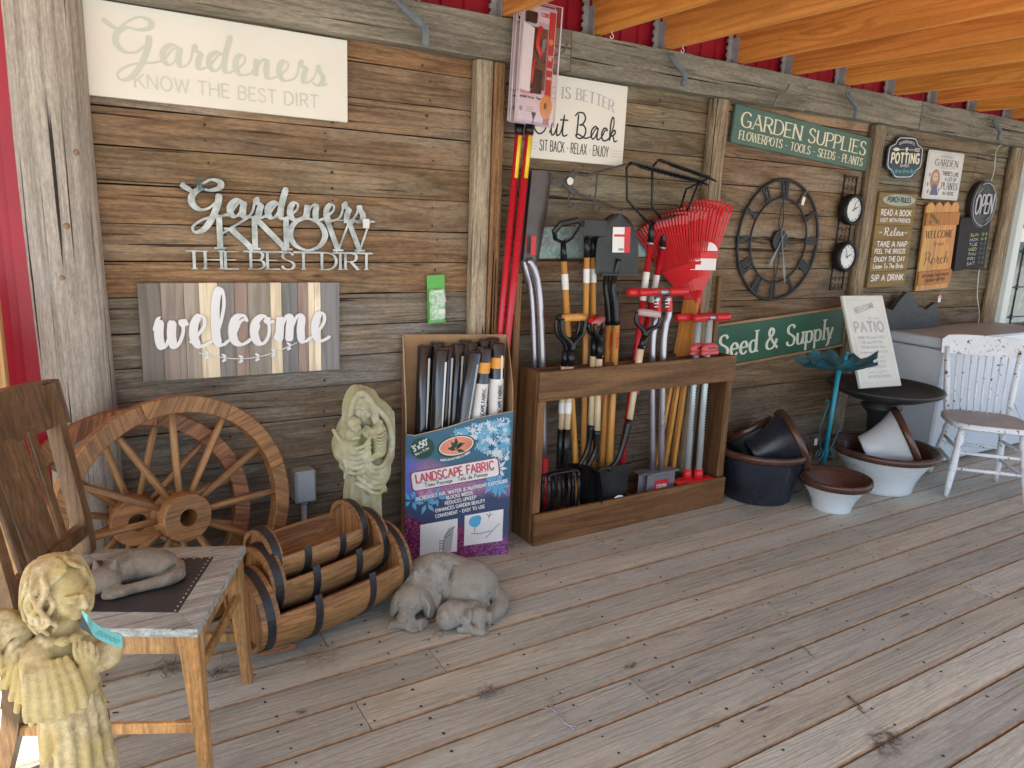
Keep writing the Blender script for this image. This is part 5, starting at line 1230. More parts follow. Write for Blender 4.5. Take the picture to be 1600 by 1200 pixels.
for i, (ox, oy, dd, lab) in enumerate(((0, 0, -.225, 'front black digging fork with yellow D grip, tines in the rack base'), (-9, 8, -.20, 'rear black digging fork, right behind the yellow gripped one'))):
    base = P(886+ox, 800, dd); base.z = .02
    t = tool('garden_fork', base, lab, G8)
    y0 = P(894+ox*.5, 563, dd); y1 = P(893+ox, 497, dd)
    d_handle(t, P(894+ox, 548, dd), .125, (y1-P(894+ox, 548, dd)).length, None, TW if i == 0 else TB)
    part(t, 'ferrule', TB, lambda q: q.tube([P(893+ox, 548, dd), P(891+ox, 572, dd)], .0165, 10))
    handle(t, P(891+ox, 572, dd), P(886+ox, 672, dd), .0165, TWP)
    sticker(t, P(888+ox, 628, dd), P(887+ox, 645, dd), .0172)
    part(t, 'socket', TB, lambda q: q.tube([P(886+ox, 670, dd), P(882+ox, 732, dd)], [.0185, .012], 10))
    sh = P(880+ox, 738, dd-.005)
    part(t, 'shoulder', TB, lambda q: q.tube(cat([sh+Vector((-.085, -.01, -.03)), sh+Vector((-.08, -.004, -.004)), sh+Vector((-.04, 0, .0)), sh+Vector((.04, 0, 0)), sh+Vector((.08, -.004, -.004)), sh+Vector((.085, -.01, -.03))], 4), .008, 8))
    for k in range(4):
        x = -.085+.17*k/3
        part(t, 'tine', TB, lambda q: q.tube([sh+Vector((x, -.004, -.008)), sh+Vector((x, -.018, -.08)), sh+Vector((x, -.012, -.15)), sh+Vector((x, .004, -.215))], [.008, .0095, .0085, .004], 6, flat=.5))
G9 = 'black D grip shovels standing blade down in the rack'
for i, (pts, dd, gm, lab, kind) in enumerate((
    ([(936,502),(937,535),(936,560),(934,590),(933,672),(930,705),(915,735),(925,783)], -.215, plain('pink_red_grip', (.50,.16,.16), .4), 'left D grip shovel with faded red grip, blade edge on', 0),
    ([(926,500),(928,530),(927,556),(925,590),(924,664),(919,700),(905,728),(912,770)], -.19, TRP, 'D grip shovel with red grip just behind the faded red one', 0),
    ([(1014,490),(1008,525),(1001,545),(996,580),(984,655),(968,712),(950,735),(962,785)], -.245, plain('pale_pink_grip', (.55,.38,.38), .4), 'leaning D grip shovel with pale grip and white label on its blade', 1))):
    W_ = [P(x, y, dd) for x, y in pts]; base = W_[-1].copy(); base.z = max(base.z-.02, .015)
    t = tool('d_grip_shovel', base, lab, G9)
    c_ = W_[1]; h_ = (W_[0]-W_[1]).length
    d_handle(t, c_, .115, h_, None, gm, yaw=R(35) if kind == 0 else R(-25), lean=math.atan2((W_[0]-W_[1]).x, (W_[0]-W_[1]).z))
    part(t, 'ferrule', TB, lambda q: q.tube([W_[1], W_[2]], .0165, 10))
    handle(t, W_[2], W_[4], .0165, TWP)
    part(t, 'rivet', TS, lambda q: q.ball(W_[2]+Vector((.006, -.018, .012)), .004, 8))
    part(t, 'socket', TB, lambda q: q.tube(cat([W_[4], W_[5], W_[6]], 6), [.0185-.0007*k for k in range(13)], 10))
    q, _ = lettering('CORONA', .06, .012, style='sans', weight=.22)
    o = q.build('handle_print', P_['red'], t, fix=False); dv = (W_[4]-W_[3]); o.rotation_euler = (0, math.atan2(-dv.z, dv.x), 0); o.location = W_[3].lerp(W_[4], .2)+Vector((.004, -.0185, 0))-t.location
    if kind == 1:
        a = P(960, 728, dd); up = Vector((.06, .0, -1)).normalized(); side = Vector((1, -.05, 0.06)).normalized(); nrm = side.cross(up)
        part(t, 'blade', TG, lambda q: shovel_blade(q, a, up, side, nrm*(1 if nrm.y > 0 else -1), .235, .20, .012, point=False))
        part(t, 'step', TG, lambda q: q.box(a+Vector((-.10, -.012, -.004)), a+Vector((.10, .004, .003))))
        part(t, 'label', P_['lwhite'], lambda q: q.prism([(x_, z_) for x_, z_ in ell(a.x+.022, a.z-.20, .052, .055, 20, 0, math.pi)], a.y-.024, a.y-.022))
    else:
        a = W_[6]+Vector((0, 0, .01)); up = (W_[7]-W_[6]).normalized(); side = Vector((.42, -.9, 0)).normalized(); side = (side-up*side.dot(up)).normalized(); nrm = side.cross(up)
        part(t, 'blade', TB, lambda q: shovel_blade(q, a, up, side, nrm*(-1 if nrm.x > 0 else 1), .24, .17, .02, point=True))
# ------------------------------------------------------------------ landscape fabric box
CB = plain('cardboard', (.36,.22,.11), .85, 0, .12, 14, .2)
CBE = plain('cardboard_edge', (.50,.36,.22), .85, 0, .1, 30)
def print_mat():
    t = NT('box_print'); tc = t.n('TexCoord'); sp = t.n('SeparateXYZ'); t.l(tc.outputs['Object'], sp.inputs[0])
    X, Z = sp.outputs[0], sp.outputs[2]
    n = t.noise(tc.outputs['Object'], 7, 4); sp2 = t.noise(tc.outputs['Object'], 260, 2)
    a = t.mix(t.ramp(X, .0, .10), (.08,.17,.55), (.33,.12,.36))                       # blue edge into violet
    vio = t.mix(t.ramp(sp2, .42, .62), (.16,.05,.17), (.62,.36,.55)); a = t.mix(t.ramp(X, .03, .10), a, vio)
    zz = t.math('ADD', Z, t.math('MULTIPLY', n, .12))
    xz = t.math('ADD', zz, t.math('MULTIPLY', X, .35))
    a = t.mix(t.ramp(xz, .51, .56), a, (.04,.14,.22))                                  # dark blue foliage ground at top right
    a = t.mix(t.ramp(zz, .37, .33), a, (.045,.07,.15))                                 # navy middle band
    vo = t.n('TexVoronoi'); t.l(tc.outputs['Object'], vo.inputs['Vector']); vo.inputs['Scale'].default_value = 110
    pk_ = t.mix(t.ramp(vo.outputs['Distance'], .1, .6), (.50,.09,.20), (.10,.01,.06)); pk_ = t.mix(t.ramp(X, .22, .42), pk_, t.mix(t.ramp(vo.outputs['Distance'], .1, .6), (.46,.22,.48), (.16,.04,.16)))
    lo_ = t.math('ADD', zz, t.math('MULTIPLY', t.math('ABSOLUTE', t.math('SUBTRACT', X, .0)), .22))
    a = t.mix(t.ramp(lo_, .27, .25), a, pk_)
    return t.fin(a, .38)
PM = print_mat()
A_ = fl(632, 878); B_ = fl(793, 866); fu = (B_-A_); BW = fu.length; ang = math.atan2(fu.y, fu.x); BD = .155
bx = empty('fabric_box', (A_.x, A_.y, 0), (0, 0, ang), label='tall printed cardboard box of landscape fabric rolls beside the tool rack', cat='box')
bi = Matrix.Rotation(-ang, 4, 'Z') @ Matrix.Translation((-A_.x, -A_.y, 0))
def bl(px, py, y=0.):   # photo point on the box front plane (local y), returns local
    n = Vector((-math.sin(ang), math.cos(ang), 0)); o_ = A_+n*y; d = ray(px, py); t = (o_-CAMP).dot(n)/d.dot(n); return bi @ (CAMP+d*t)
topf = [bl(x, y) for x, y in ((629,679),(648,681),(700,668),(745,653),(786,643))]
topf[0].x = 0; topf[-1].x = BW
fp = [(0, 0), (BW, 0)]+[(p.x, p.z) for p in topf[::-1]]
q = MB(); q.prism(fp, 0, .004); q.build('front_panel', [PM], bx)
bz = .955; zl, zr = topf[0].z, topf[-1].z
def side_panel(x, z0):
    q = MB(); pts = [(0, 0), (BD, 0), (BD, bz), (BD*.9, bz-.02), (BD*.55, (z0+bz)/2+.06), (BD*.12, z0+.10), (.0045, z0+.01)]
    vs = [(x+dx, y, z) for dx in (0, .004) for y, z in pts]; n = len(pts)
    q.add(vs, [tuple(range(n)), tuple(range(2*n-1, n-1, -1))]+[(i, (i+1) % n, n+(i+1) % n, n+i) for i in range(n)]); return q
side_panel(0, zl).build('side_panel', CB, bx); side_panel(BW-.004, zr).build('side_panel', CB, bx)
q = MB(); q.box((.0045, BD-.004, 0), (BW-.0045, BD, bz), bev=0); q.build('back_panel', CB, bx)
q = MB(); q.tube([(p.x, .002, p.z) for p in topf], .003, 5); q.tube([(.002, y, z) for y, z in ((.004, zl+.01), (BD*.12, zl+.10), (BD*.55, (zl+bz)/2+.06), (BD*.9, bz-.02), (BD, bz))], .003, 5); q.build('torn_edge', CBE, bx)
# print on the front: petals, badges, banner, text
rr = random.Random(11)
pm_ = [plain('petal_white', (.62,.70,.74), .4, 0, .06), plain('petal_blue', (.16,.42,.58), .4, 0, .1), plain('petal_deep', (.03,.10,.20), .4, 0, .1), plain('petal_sky', (.10,.42,.66), .4, 0, .1), plain('petal_pink', (.70,.22,.36), .4, 0, .12)]
q = MB(); lv = 0
def petal(cx, cz, a, ln, wd, mi):
    global lv
    lv += 1; y = -.0004-.0000001*lv; c, s_ = math.cos(a), math.sin(a)
    pts = [(0, 0), (ln*.4, wd/2), (ln, 0), (ln*.4, -wd/2)]
    q.mat(mi).add([(cx+c*u-s_*v, y, cz+s_*u+c*v) for u, v in pts], [(0, 1, 2, 3)])
def ztop(x):
    for p, p2 in zip(topf[:-1], topf[1:]):
        if p.x <= x <= p2.x: return p.z+(p2.z-p.z)*(x-p.x)/max(1e-6, p2.x-p.x)
    return topf[-1].z
for k in range(2600):
    x = rr.uniform(.02, BW-.02); z = rr.uniform(.36, .70)
    if z > ztop(x)-.03 or z < .60-.42*max(0, x-.06)-(.0 if x > .2 else -.04): continue
    if x < .15 and z < ztop(x)-.05: continue
    n = rr.choice((5, 6, 7, 8)); a0 = rr.uniform(0, 6); sz = rr.uniform(.010, .024); mi = rr.choice((0, 0, 0, 1, 1, 2, 3))
    for j in range(n):
        lx, lz = x+sz*math.cos(a0+j*6.28/n), z+sz*math.sin(a0+j*6.28/n)
        if lz < ztop(min(max(lx, 0), BW))-.004 and .004 < lx < BW-.004: petal(x, z, a0+j*6.28/n, sz, sz*.36, mi)
for cx, cz, n, sz, mi in ((.085,.315,18,.034,4),(.085,.315,12,.02,4),(.03,.275,5,.05,3),(.09,.262,6,.05,1),(.13,.285,5,.045,3),(BW-.07,.335,8,.062,3),(BW-.045,.315,7,.045,3),(BW-.06,.40,9,.042,0)):
    for j in range(n): 
        a = rr.uniform(0, 6.28) if mi == 4 else 6.28*j/n+rr.uniform(-.2, .2)
        petal(cx+.008*math.cos(a), cz+.006*math.sin(a), a, sz*rr.uniform(.8,1), sz*.38, mi)
q.v = [(min(max(x, .003), BW-.003), y, z) for x, y, z in q.v]
q.build('flower_print', pm_, bx, fix=False, kind='stuff')
Y1 = -.0016
tl8 = R(8)
def disc(cx, cz, rx, rz, mt, y, rot=0, name='badge'): 
    q = MB(); q.add([(x, y, z) for x, z in ell(cx, cz, rx, rz, 32, rot=rot)], [tuple(range(32))]); return q.build(name, mt, bx, fix=False)
def btext(txt, x, z, w_, h_, mt, rot=tl8, y=Y1-.0006, **k):
    o = text_on(bx, txt, 0, 0, w_, h_, mt, style=k.pop('style', 'sans'), weight=k.pop('weight', .19), **k); o.location = (x, y, z); o.rotation_euler = (0, -rot, 0); return o
NG = plain('badge_green', (.012,.07,.045), .4, 0, .1)
c = bl(660, 700); disc(c.x, c.z, .050, .047, NG, Y1); btext("3'x50'", c.x-.036, c.z-.014, .072, .024, P_['lwhite'], rot=R(28), weight=.22); btext(".91m x 15.2m", c.x-.030, c.z-.034, .066, .010, P_['lwhite'], rot=R(28))
c = bl(713, 697); disc(c.x, c.z, .082, .047, NG, Y1, R(12)); disc(c.x, c.z+.002, .074, .040, P_['lwhite'], Y1-.0002, R(12)); disc(c.x, c.z+.002, .070, .036, plain('coral_print', (.72,.26,.16), .4, 0, .25, 12), Y1-.0004, R(12))
q = MB(); lv = 0
for a in (20, 60, 95, 130, 165, 200, -15): petal(c.x, c.z-.016+.008*(a % 3), R(a), .040, .018, 0)
q.v = [(x, y-.0018, z) for x, y, z in q.v]; q.build('sprig_print', NG, bx, fix=False)
btext('AMERICAN NETTINGS & FABRIC', c.x-.066, c.z-.062, .13, .009, P_['lwhite'], rot=R(14), arc=-.010)
q = MB(); c = bl(712, 741); w2, h2 = .185, .040; pts = []
for cx, cz, a0 in ((w2-.014, h2-.014, 0), (-w2+.014, h2-.014, 90), (-w2+.014, -h2+.014, 180), (w2-.014, -h2+.014, 270)):
    for k in range(5): pts.append((cx+.014*math.cos(R(a0+22.5*k)), cz+.014*math.sin(R(a0+22.5*k))))
def rot2(p, a): return (p[0]*math.cos(a)-p[1]*math.sin(a), p[0]*math.sin(a)+p[1]*math.cos(a))
bc = (c.x, c.z)
for s_, y_, mt, nm in ((1.03, Y1, plain('banner_rim', (.25,.02,.06), .4), 'banner_rim'), (1., Y1-.0002, P_['lwhite'], 'banner')):
    q = MB(); q.add([(bc[0]+rot2((x*s_, z*s_*(1.06 if s_ > 1 else 1)), tl8)[0], y_, bc[1]+rot2((x*s_, z*s_*(1.06 if s_ > 1 else 1)), tl8)[1]) for x, z in pts], [tuple(range(len(pts)))]); q.build(nm, mt, bx, fix=False)
def bt2(txt, dx, dz, w_, h_, mt, **k): r_ = rot2((dx, dz), tl8); return btext(txt, bc[0]+r_[0], bc[1]+r_[1], w_, h_, mt, **k)
bt2('LANDSCAPE FABRIC', -.168, -.006, .335, .036, plain('rose_print', (.62,.10,.14), .4))
bt2('Tissu Paysage * Tela de Paisaje', -.135, -.030, .27, .015, P_['black'], weight=.16)
q = MB(); r1, r2 = rot2((-.17, -.011), tl8), rot2((.17, -.011), tl8); q.beam((bc[0]+r1[0], Y1-.0007, bc[1]+r1[1]), (bc[0]+r2[0], Y1-.0007, bc[1]+r2[1]), .0014, .0004, (0,1,0)); q.build('banner_line', P_['grey'], bx)
for k, (tx, x0, w_) in enumerate((('INCREASES AIR, WATER & NUTRIENT EXPOSURE', .045, .40), ('BLOCKS WEEDS', .175, .115), ('REDUCES UPKEEP', .170, .135), ('ENHANCES GARDEN BEAUTY', .130, .215), ('CONVENIENT - EASY TO USE', .130, .215))):
    btext(tx, x0, (.276, .274, .250, .219, .193)[k], w_, .0145, P_['lwhite'], rot=R(9), weight=.2)
for x0, x1, z0, z1 in ((.065, .225, .02, .165), (.255, .425, .055, .195)):
    q = MB(); q.add([(x0, Y1, z0), (x1, Y1, z0+.012), (x1, Y1, z1+.020), (x0, Y1, z1)], [(0,1,2,3)]); q.build('picture_panel', P_['lwhite'], bx, fix=False)
disc(.300, .165, .026, .026, pm_[3], Y1-.0003, name='tree_print'); disc(.312, .178, .016, .016, pm_[3], Y1-.0005, name='tree_print')
q = MB(); L2 = lambda a, b_: q.beam((a[0], Y1-.0006, a[1]), (b_[0], Y1-.0006, b_[1]), .002, .0006, (0,1,0))
L2((.302,.142),(.300,.115)); L2((.285,.112),(.325,.108)); L2((.325,.108),(.375,.118)); L2((.35,.085),(.41,.15)); L2((.36,.175),(.366,.205)); L2((.362,.185),(.350,.198)); L2((.362,.185),(.376,.196)); L2((.15,.04),(.15,.09)); L2((.165,.04),(.165,.09)); 
for k in range(4): L2((.15,.05+.012*k),(.165,.05+.012*k))
L2((.17,.11),(.215,.150)); L2((.17,.10),(.20,.115))
q.build('sketch_print', P_['black'], bx)
q = MB(); q.add([(.16, Y1-.0003, .03), (.20, Y1-.0003, .035), (.21, Y1-.0003, .15), (.185, Y1-.0003, .14), (.165, Y1-.0003, .10)], [(0,1,2,3,4)]); q.build('shade_print', P_['lgrey'], bx, fix=False)
# rolls
RM = NT('fabric_roll'); RM.b.inputs['Coat Weight'].default_value = 1.; RM.b.inputs['Coat Roughness'].default_value = .12
RM.bump(RM.noise(RM.coords('z', 9, 60), 1., 2), .35, .004)
RM = RM.fin((.012,.014,.022), .3)
GRp = 'rolls of landscape fabric standing in the box'
words = ['leftmost roll, deep in the left corner of the box','second roll from the left, standing near the front','third roll from the left with a pale streak','roll at the back, fourth from the left','leaning roll in the middle of the box','roll at the back, behind the leaning one','roll with the orange oval badge','roll at the back right with a blue end','rightmost roll beside the right side of the box','roll at the back left, against the cardboard','roll at the back middle, against the cardboard','roll at the back right, against the cardboard']
for i, (px, py, lx, ly, yb) in enumerate(((664,541,.06,.05,.11),(690,547,.115,.045,.05),(700,541,.155,.10,.11),(716,538,.20,.10,.115),(741,551,.17,.045,.03),(738,535,.255,.10,.12),(757,545,.27,.05,.05),(759,531,.33,.10,.12),(777,537,.395,.07,.07),(684,536,.10,.12,.13),(728,533,.22,.12,.13),(770,529,.37,.12,.13))):
    tp = bl(px, py, yb); bt_ = Vector((lx, ly if ly < .12 else .1, .01)); wm = Matrix.Translation((A_.x, A_.y, 0)) @ Matrix.Rotation(ang, 4, 'Z')
    a, b2 = wm @ bt_, wm @ tp; t = empty('fabric_roll', a, label='black plastic wrapped '+words[i], cat='roll', group=GRp)
    part(t, 'roll', RM, lambda q: q.tube([a, a.lerp(b2, .5), b2, b2+Vector((0, 0, .006)), b2+Vector((0, 0, .007))], [.030, .031, .031, .025, .014], 14))
    if i in (0, 1, 2, 3, 4, 8): 
        n_ = Vector((0.1, -1, 0)).normalized()
        part(t, 'pale_strip', P_['cream'] if i != 4 else P_['lgrey'], lambda q: q.add([a.lerp(b2, f)+n_*.0316+Vector((s_*w_+.004, 0, 0)) for f, w_ in ((.62,.001),(.70,.0035),(.80,.0042),(.95,.0045)) for s_ in (-1, 1)], [(0,1,3,2),(2,3,5,4),(4,5,7,6)]), fix=False)  # narrow pale strip up the front of some rolls
    if i in (6, 7, 8):
        part(t, 'label', P_['lwhite'], lambda q: q.tube([a.lerp(b2, .60), a.lerp(b2, .84)], .0316, 14, caps=False))
        part(t, 'badge', P_['orange'], lambda q: q.tube([a.lerp(b2, .89), a.lerp(b2, .94)], .0318, 14, caps=False))
        q_, _ = lettering('LANDSCAPE FABRIC', .17, .015, style='sans', weight=.2); o = q_.build('label_print', P_['black'], t, fix=False)
        dv = (b2-a).normalized(); o.rotation_euler = (0, -math.atan2(dv.z, dv.x), 0); o.location = a.lerp(b2, .63)-t.location+Vector((.008, -.0330, 0))
# ------------------------------------------------------------------ electrical box
e = empty('electrical_box', (.765, -.075, .368), label='small grey electrical box on a conduit beside the green wheels and statue', cat='electrical box')
e['label'] = 'small grey electrical box on a conduit, left of the statue of mother and child'
GPm = plain('grey_pvc', (.36,.39,.42), .5, 0, .05)
q = MB(); q.box((-.042, 0, -.066), (.042, .07, .066), bev=.005); q.build('housing', GPm, e)
q = MB(); q.box((-.036, -.006, -.060), (.036, -.0005, .060), bev=.003); q.build('cover', GPm, e)
for sx_ in (-1, 1):
    for sz_ in (-1, 1): q = MB(); q.ball((sx_*.031, -.007, sz_*.054), (.003,.002,.003), 8); q.build('screw', M['galv'], e)
q = MB(); q.tube([(0, .035, -.066), (0, .035, -.37)], .0115, 12); q.tube([(0, .035, -.066), (0, .035, -.085)], .015, 12); q.build('conduit', GPm, e)
# ------------------------------------------------------------------ wagon wheels
WD = wood('burnt_fir', (.27,.13,.05), (.45,.255,.11), (.075,.03,.013), 'x', 1.8, .5, .35, True, 12, .42, .6, crack=.1, spec=.45, stain=.35, grit=.2)
WDd = wood('burnt_fir_dark', (.17,.07,.03), (.32,.15,.065), (.04,.015,.008), 'x', 1.8, .5, .35, True, 11, .6, .6, crack=.1, spec=.45, stain=.35, grit=.2)
GW = 'wooden wagon wheels leaning on the wall'
def wheel(c, r, yaw, tilt, label, phase, tones):
    e = empty('wagon_wheel', c, (-tilt, 0, yaw), label=label, cat='wheel', group=GW)
    nf = 8; rw = .056; th = .042
    for k in range(nf):
        a0 = 2*math.pi*k/nf+phase; n = 8; q = MB(); vs = []
        for j in range(n+1):
            a = (a0*0)+(2*math.pi/nf-.006)*j/n
            for rr_, yy in ((r-rw, -th/2+.003), (r-rw+.003, -th/2), (r-.004, -th/2), (r, -th/2+.004), (r, th/2), (r-rw, th/2)): vs.append((rr_*math.cos(a), yy, rr_*math.sin(a)))
        fs = [(j*6+m_, j*6+(m_+1) % 6, (j+1)*6+(m_+1) % 6, (j+1)*6+m_) for j in range(n) for m_ in range(6)]+[tuple(range(6)), tuple(range(n*6, n*6+6))]
        q.add(vs, fs)
        tn = tones[k % len(tones)]
        q.build('felloe', WD if tn[0] > .75 else WDd, e, rot=(0, -a0, 0), color=tn if tn[0] > .75 else (1.2, 1.1, 1.))
    sp = None
    for k in range(12):
        a = 2*math.pi*(k+.5)/12+phase
        if sp is None:
            q = MB(); q.tube([(.06, 0, 0), (.16, 0, 0), (r-rw-.05, 0, 0), (r-rw+.01, 0, 0)], [.011, .0125, .0125, .010], 10); sp = q.build('spoke', WD, e); o = sp
        else: o = sp.copy(); COL.objects.link(o); o.parent = e
        o.rotation_euler = (0, -a, 0); f = random.uniform(.85, 1.15); o.color = (f, f*random.uniform(.95,1.02), f*random.uniform(.9,1.02), 1)
    q = MB(); Mx = Matrix.Rotation(R(90), 4, 'X')
    q.lathe([(.030, -.055), (.078, -.055), (.083, -.045), (.083, .050), (.079, .058), (.030, .058), (.030, -.055)], 40, Mx, smooth=False); q.build('hub', WD, e, color=(1.0,.92,.85))
    return e
T1 = [(1.1,1.0,.9), (1.0,.92,.85), (.8,.72,.66), (1.1,1.03,.95), (1.15,1.05,.98), (.95,.86,.8), (.6,.5,.5), (1.0,.95,.9)]
wheel((.284, -.262, .410), .410, R(18), R(6), 'front wooden wagon wheel with pale hub, leaning in front of the other wheel', R(14), T1)
wheel((.150, -.165, .385), .385, R(4), R(4), 'rear wooden wagon wheel leaning against the log post behind the front wheel', R(30), [(.7,.6,.55), (.6,.55,.5), (.8,.72,.65), (.7,.62,.55)])
# ------------------------------------------------------------------ half barrel planters
HB = plain('black_hoop_band', (.030,.032,.036), .45, .3, .2, 20)
GBp = 'nested half barrel planters'
def barrel(c, yaw, pitch, L_, r, opn, label, tone):
    e = empty('barrel_planter', c, (0, -pitch, yaw), label=label, cat='planter', group=GBp)
    N = 16; hl = L_/2
    def rad(t): return r*(1-.17*t*t)
    half = 2*math.pi/N*.495; th = .014
    meshes = {}
    def stave(kind):
        q = MB(); rng = {'full': (-1, 1), 'left': (-1, -.80), 'right': (.80, 1)}[kind]; n = 14 if kind == 'full' else 3; vs = []
        for j in range(n+1):
            t = rng[0]+(rng[1]-rng[0])*j/n; R_ = rad(t); x = t*hl
            for a_, rr_ in ((-half, R_), (-half*.5, R_*1.0), (half*.5, R_*1.0), (half, R_), (half, R_-th), (-half, R_-th)): vs.append((x, rr_*math.sin(a_), -rr_*math.cos(a_)))
        q.add(vs, [(j*6+m_, j*6+(m_+1) % 6, (j+1)*6+(m_+1) % 6, (j+1)*6+m_) for j in range(n) for m_ in range(6)]+[tuple(range(6)), tuple(range(n*6, n*6+6))]); return q
    for k in range(N):
        a = 2*math.pi*k/N; da = (a-math.pi+math.pi) % (2*math.pi)-math.pi   # 0 at the bottom
        dopen = abs(((a-(math.pi+opn))+math.pi) % (2*math.pi)-math.pi)
        for kind in (('left', 'right') if dopen < R(76) else ('full',)):
            o = stave(kind).build('stave', WD, e, rot=(a, 0, 0)); f = random.uniform(.78, 1.12)*tone; o.color = (f, f*random.uniform(.9,1.0), f*random.uniform(.82,.98), 1)
    for s_ in (-1, 1):
        R_ = rad(.9)-th; nb = 4
        for b_ in range(nb):
            y0, y1 = -R_+2*R_*b_/nb+.0008, -R_+2*R_*(b_+1)/nb-.0008; pts = []
            for j in range(7): y = y0+(y1-y0)*j/6; pts.append((y, math.sqrt(max(0, R_*R_-y*y))))
            poly = pts+[(y, -z) for y, z in pts[::-1]]
            q = MB(); n = len(poly); x0, x1 = s_*hl*.86, s_*hl*.86+s_*.012
            q.add([(x0, y, z) for y, z in poly]+[(x1, y, z) for y, z in poly], [tuple(range(n)), tuple(range(2*n-1, n-1, -1))]+[(i, (i+1) % n, n+(i+1) % n, n+i) for i in range(n)])
            f = random.uniform(.7,1.05)*tone; q.build('head_board', WDv, e, color=(f, f*.95, f*.88))
    def hoop(t, a0, a1, name):
        q = MB(); n = 40; vs = []; w2 = .013
        K = n+1
        for j in range(K):
            a = a0+(a1-a0)*j/n
            for dx, dr in ((-w2, .0012), (-w2, .0030), (w2, .0030), (w2, .0012)): R_ = rad(t+dx/hl)+dr; vs.append((t*hl+dx, R_*math.sin(a), -R_*math.cos(a)))
        q.add(vs, [(j*4+m_, j*4+(m_+1) % 4, (j+1)*4+(m_+1) % 4, (j+1)*4+m_) for j in range(n) for m_ in range(4)]); return q.build(name, HB, e)
    for s_ in (-1, 1):
        hoop(s_*.90, 0, 2*math.pi, 'hoop')
        hoop(s_*.36, opn-R(101), opn+R(101), 'half_hoop')
    return e
WDv = wood('burnt_fir_upright', (.30,.14,.055), (.50,.28,.12), (.07,.03,.012), 'z', 1.8, .5, .3, True, 12, .5, .6, crack=.1, spec=.45)
bigc = (at(385, 955, -.56)+at(600, 866, -.40))/2
def axis(pL, yL, pR, yR): a, b_ = at(*pL, yL), at(*pR, yR); d = b_-a; return (a+b_)/2, math.atan2(d.y, d.x), math.atan2(d.z, math.hypot(d.x, d.y)), d.length
c, ya, pi_, ln = axis((386, 955), -.575, (604, 868), -.43); barrel(Vector((c.x, c.y, max(c.z, .166))), ya, pi_, ln*1.06, .160, R(-8), 'largest half barrel planter at the bottom of the nested stack', .95)
c, ya, pi_, ln = axis((404, 905), -.53, (577, 838), -.40); barrel(c, ya, pi_, ln*1.06, .134, R(-8), 'middle half barrel planter nested inside the largest one', .95)
c, ya, pi_, ln = axis((408, 868), -.50, (548, 818), -.385); barrel(c, ya, pi_, ln*1.08, .108, R(-6), 'smallest half barrel planter on top of the nested stack', 1.0)
q = MB(); a = fl(412, 1018); q.beam(a+Vector((-.02, .0, .012)), a+Vector((.10, -.015, .012)), .05, .024, bev=.003); q.beam(fl(600, 930)+Vector((-.1, .02, .012)), fl(600, 930)+Vector((.05, .05, .012)), .05, .024, bev=.003)
ft = empty('planter_feet', a, label='flat wooden feet under the largest barrel planter', cat='wooden feet')
o = q.build('foot_board', WDd, ft, color=(1.3,1.2,1.1), kind='stuff'); o.data.transform(Matrix.Translation(-a))
# ------------------------------------------------------------------ brown wooden chair
CW = wood('worn_oak', (.40,.195,.062), (.62,.36,.14), (.12,.05,.018), 'z', 1., .45, .25, True, 8, .3, .3, crack=.2, spec=.5, stain=.5, grit=.35)
CWd = wood('dark_oak', (.085,.05,.026), (.17,.10,.05), (.03,.017,.01), 'z', 1., .42, .25, True, 8, .3, .3, crack=.2, spec=.5, stain=.5, grit=.35)
CWx = wood('grey_seat_wood', (.31,.335,.325), (.48,.51,.49), (.12,.12,.10), 'x', 1.3, .6, .6, True, 10, .4, 0, crack=.3, spec=.4, stain=.3, grit=.35)
Bc, Cc = Vector((.206, 1.769-2.86, 0)), Vector((.393, 2.165-2.86, 0))
u_ = (Cc-Bc).normalized(); p_ = Vector((-u_.y, u_.x, 0)); SW_, SD = (Cc-Bc).length, .43
ch = empty('oak_chair', Bc, label='old brown wooden chair with grey seat, holding the stone cat', cat='chair')
def cp(f, g, z): return Bc+u_*(SW_*f)+p_*(SD*g)+Vector((0, 0, z))   # f along the front edge, g towards the back
ZS = .45
def seat_strip(name, pts, z0, z1, mt, col=(1,1,1)):
    n = len(pts); v = [cp(f, g, z0) for f, g in pts]+[cp(f, g, z1) for f, g in pts]
    o = part(ch, name, mt, lambda q: q.add(v, [tuple(range(n)), tuple(range(2*n-1, n-1, -1))]+[(i, (i+1) % n, n+(i+1) % n, n+i) for i in range(n)])); o.color = (*col, 1); return o
fw = .15; tp_ = .05
seat_strip('seat_rail', [(-.03,-.03),(1.03,-.03),(1-fw-.0,fw*.9),(fw,fw*.9)], ZS-.022, ZS, CWx)
seat_strip('seat_rail', [(1.03,-.028),(1.03-tp_,1.0),(1-fw-tp_*.7,1-fw*.8),(1-fw,fw*.9+.003)], ZS-.0225, ZS-.0005, CWx, (1.05,1.05,1.05))
seat_strip('seat_rail', [(-.03,-.028),(fw,fw*.9+.003),(fw+tp_*.7,1-fw*.8),(-.03+tp_,1.0)], ZS-.0225, ZS-.0005, CWx, (1.1,1.1,1.1))
seat_strip('seat_rail', [(-.03+tp_,1.003),(fw+tp_*.7,1-fw*.8+.003),(1-fw-tp_*.7,1-fw*.8+.003),(1.03-tp_,1.003)], ZS-.0222, ZS-.0002, CWx)
seat_strip('seat_panel', [(fw+.002,fw*.9+.003),(1-fw-.002,fw*.9+.003),(1-fw-tp_*.7-.002,1-fw*.8),(fw+tp_*.7+.002,1-fw*.8)], ZS-.016, ZS+.001, plain('black_seat_leather', (.035,.032,.035), .35, 0, .3, 14, .3))
tk = MB()
def tack(f, g): c_ = cp(f, g, ZS+.002); tk.ball(c_, (.0028,.0028,.0018), 6)
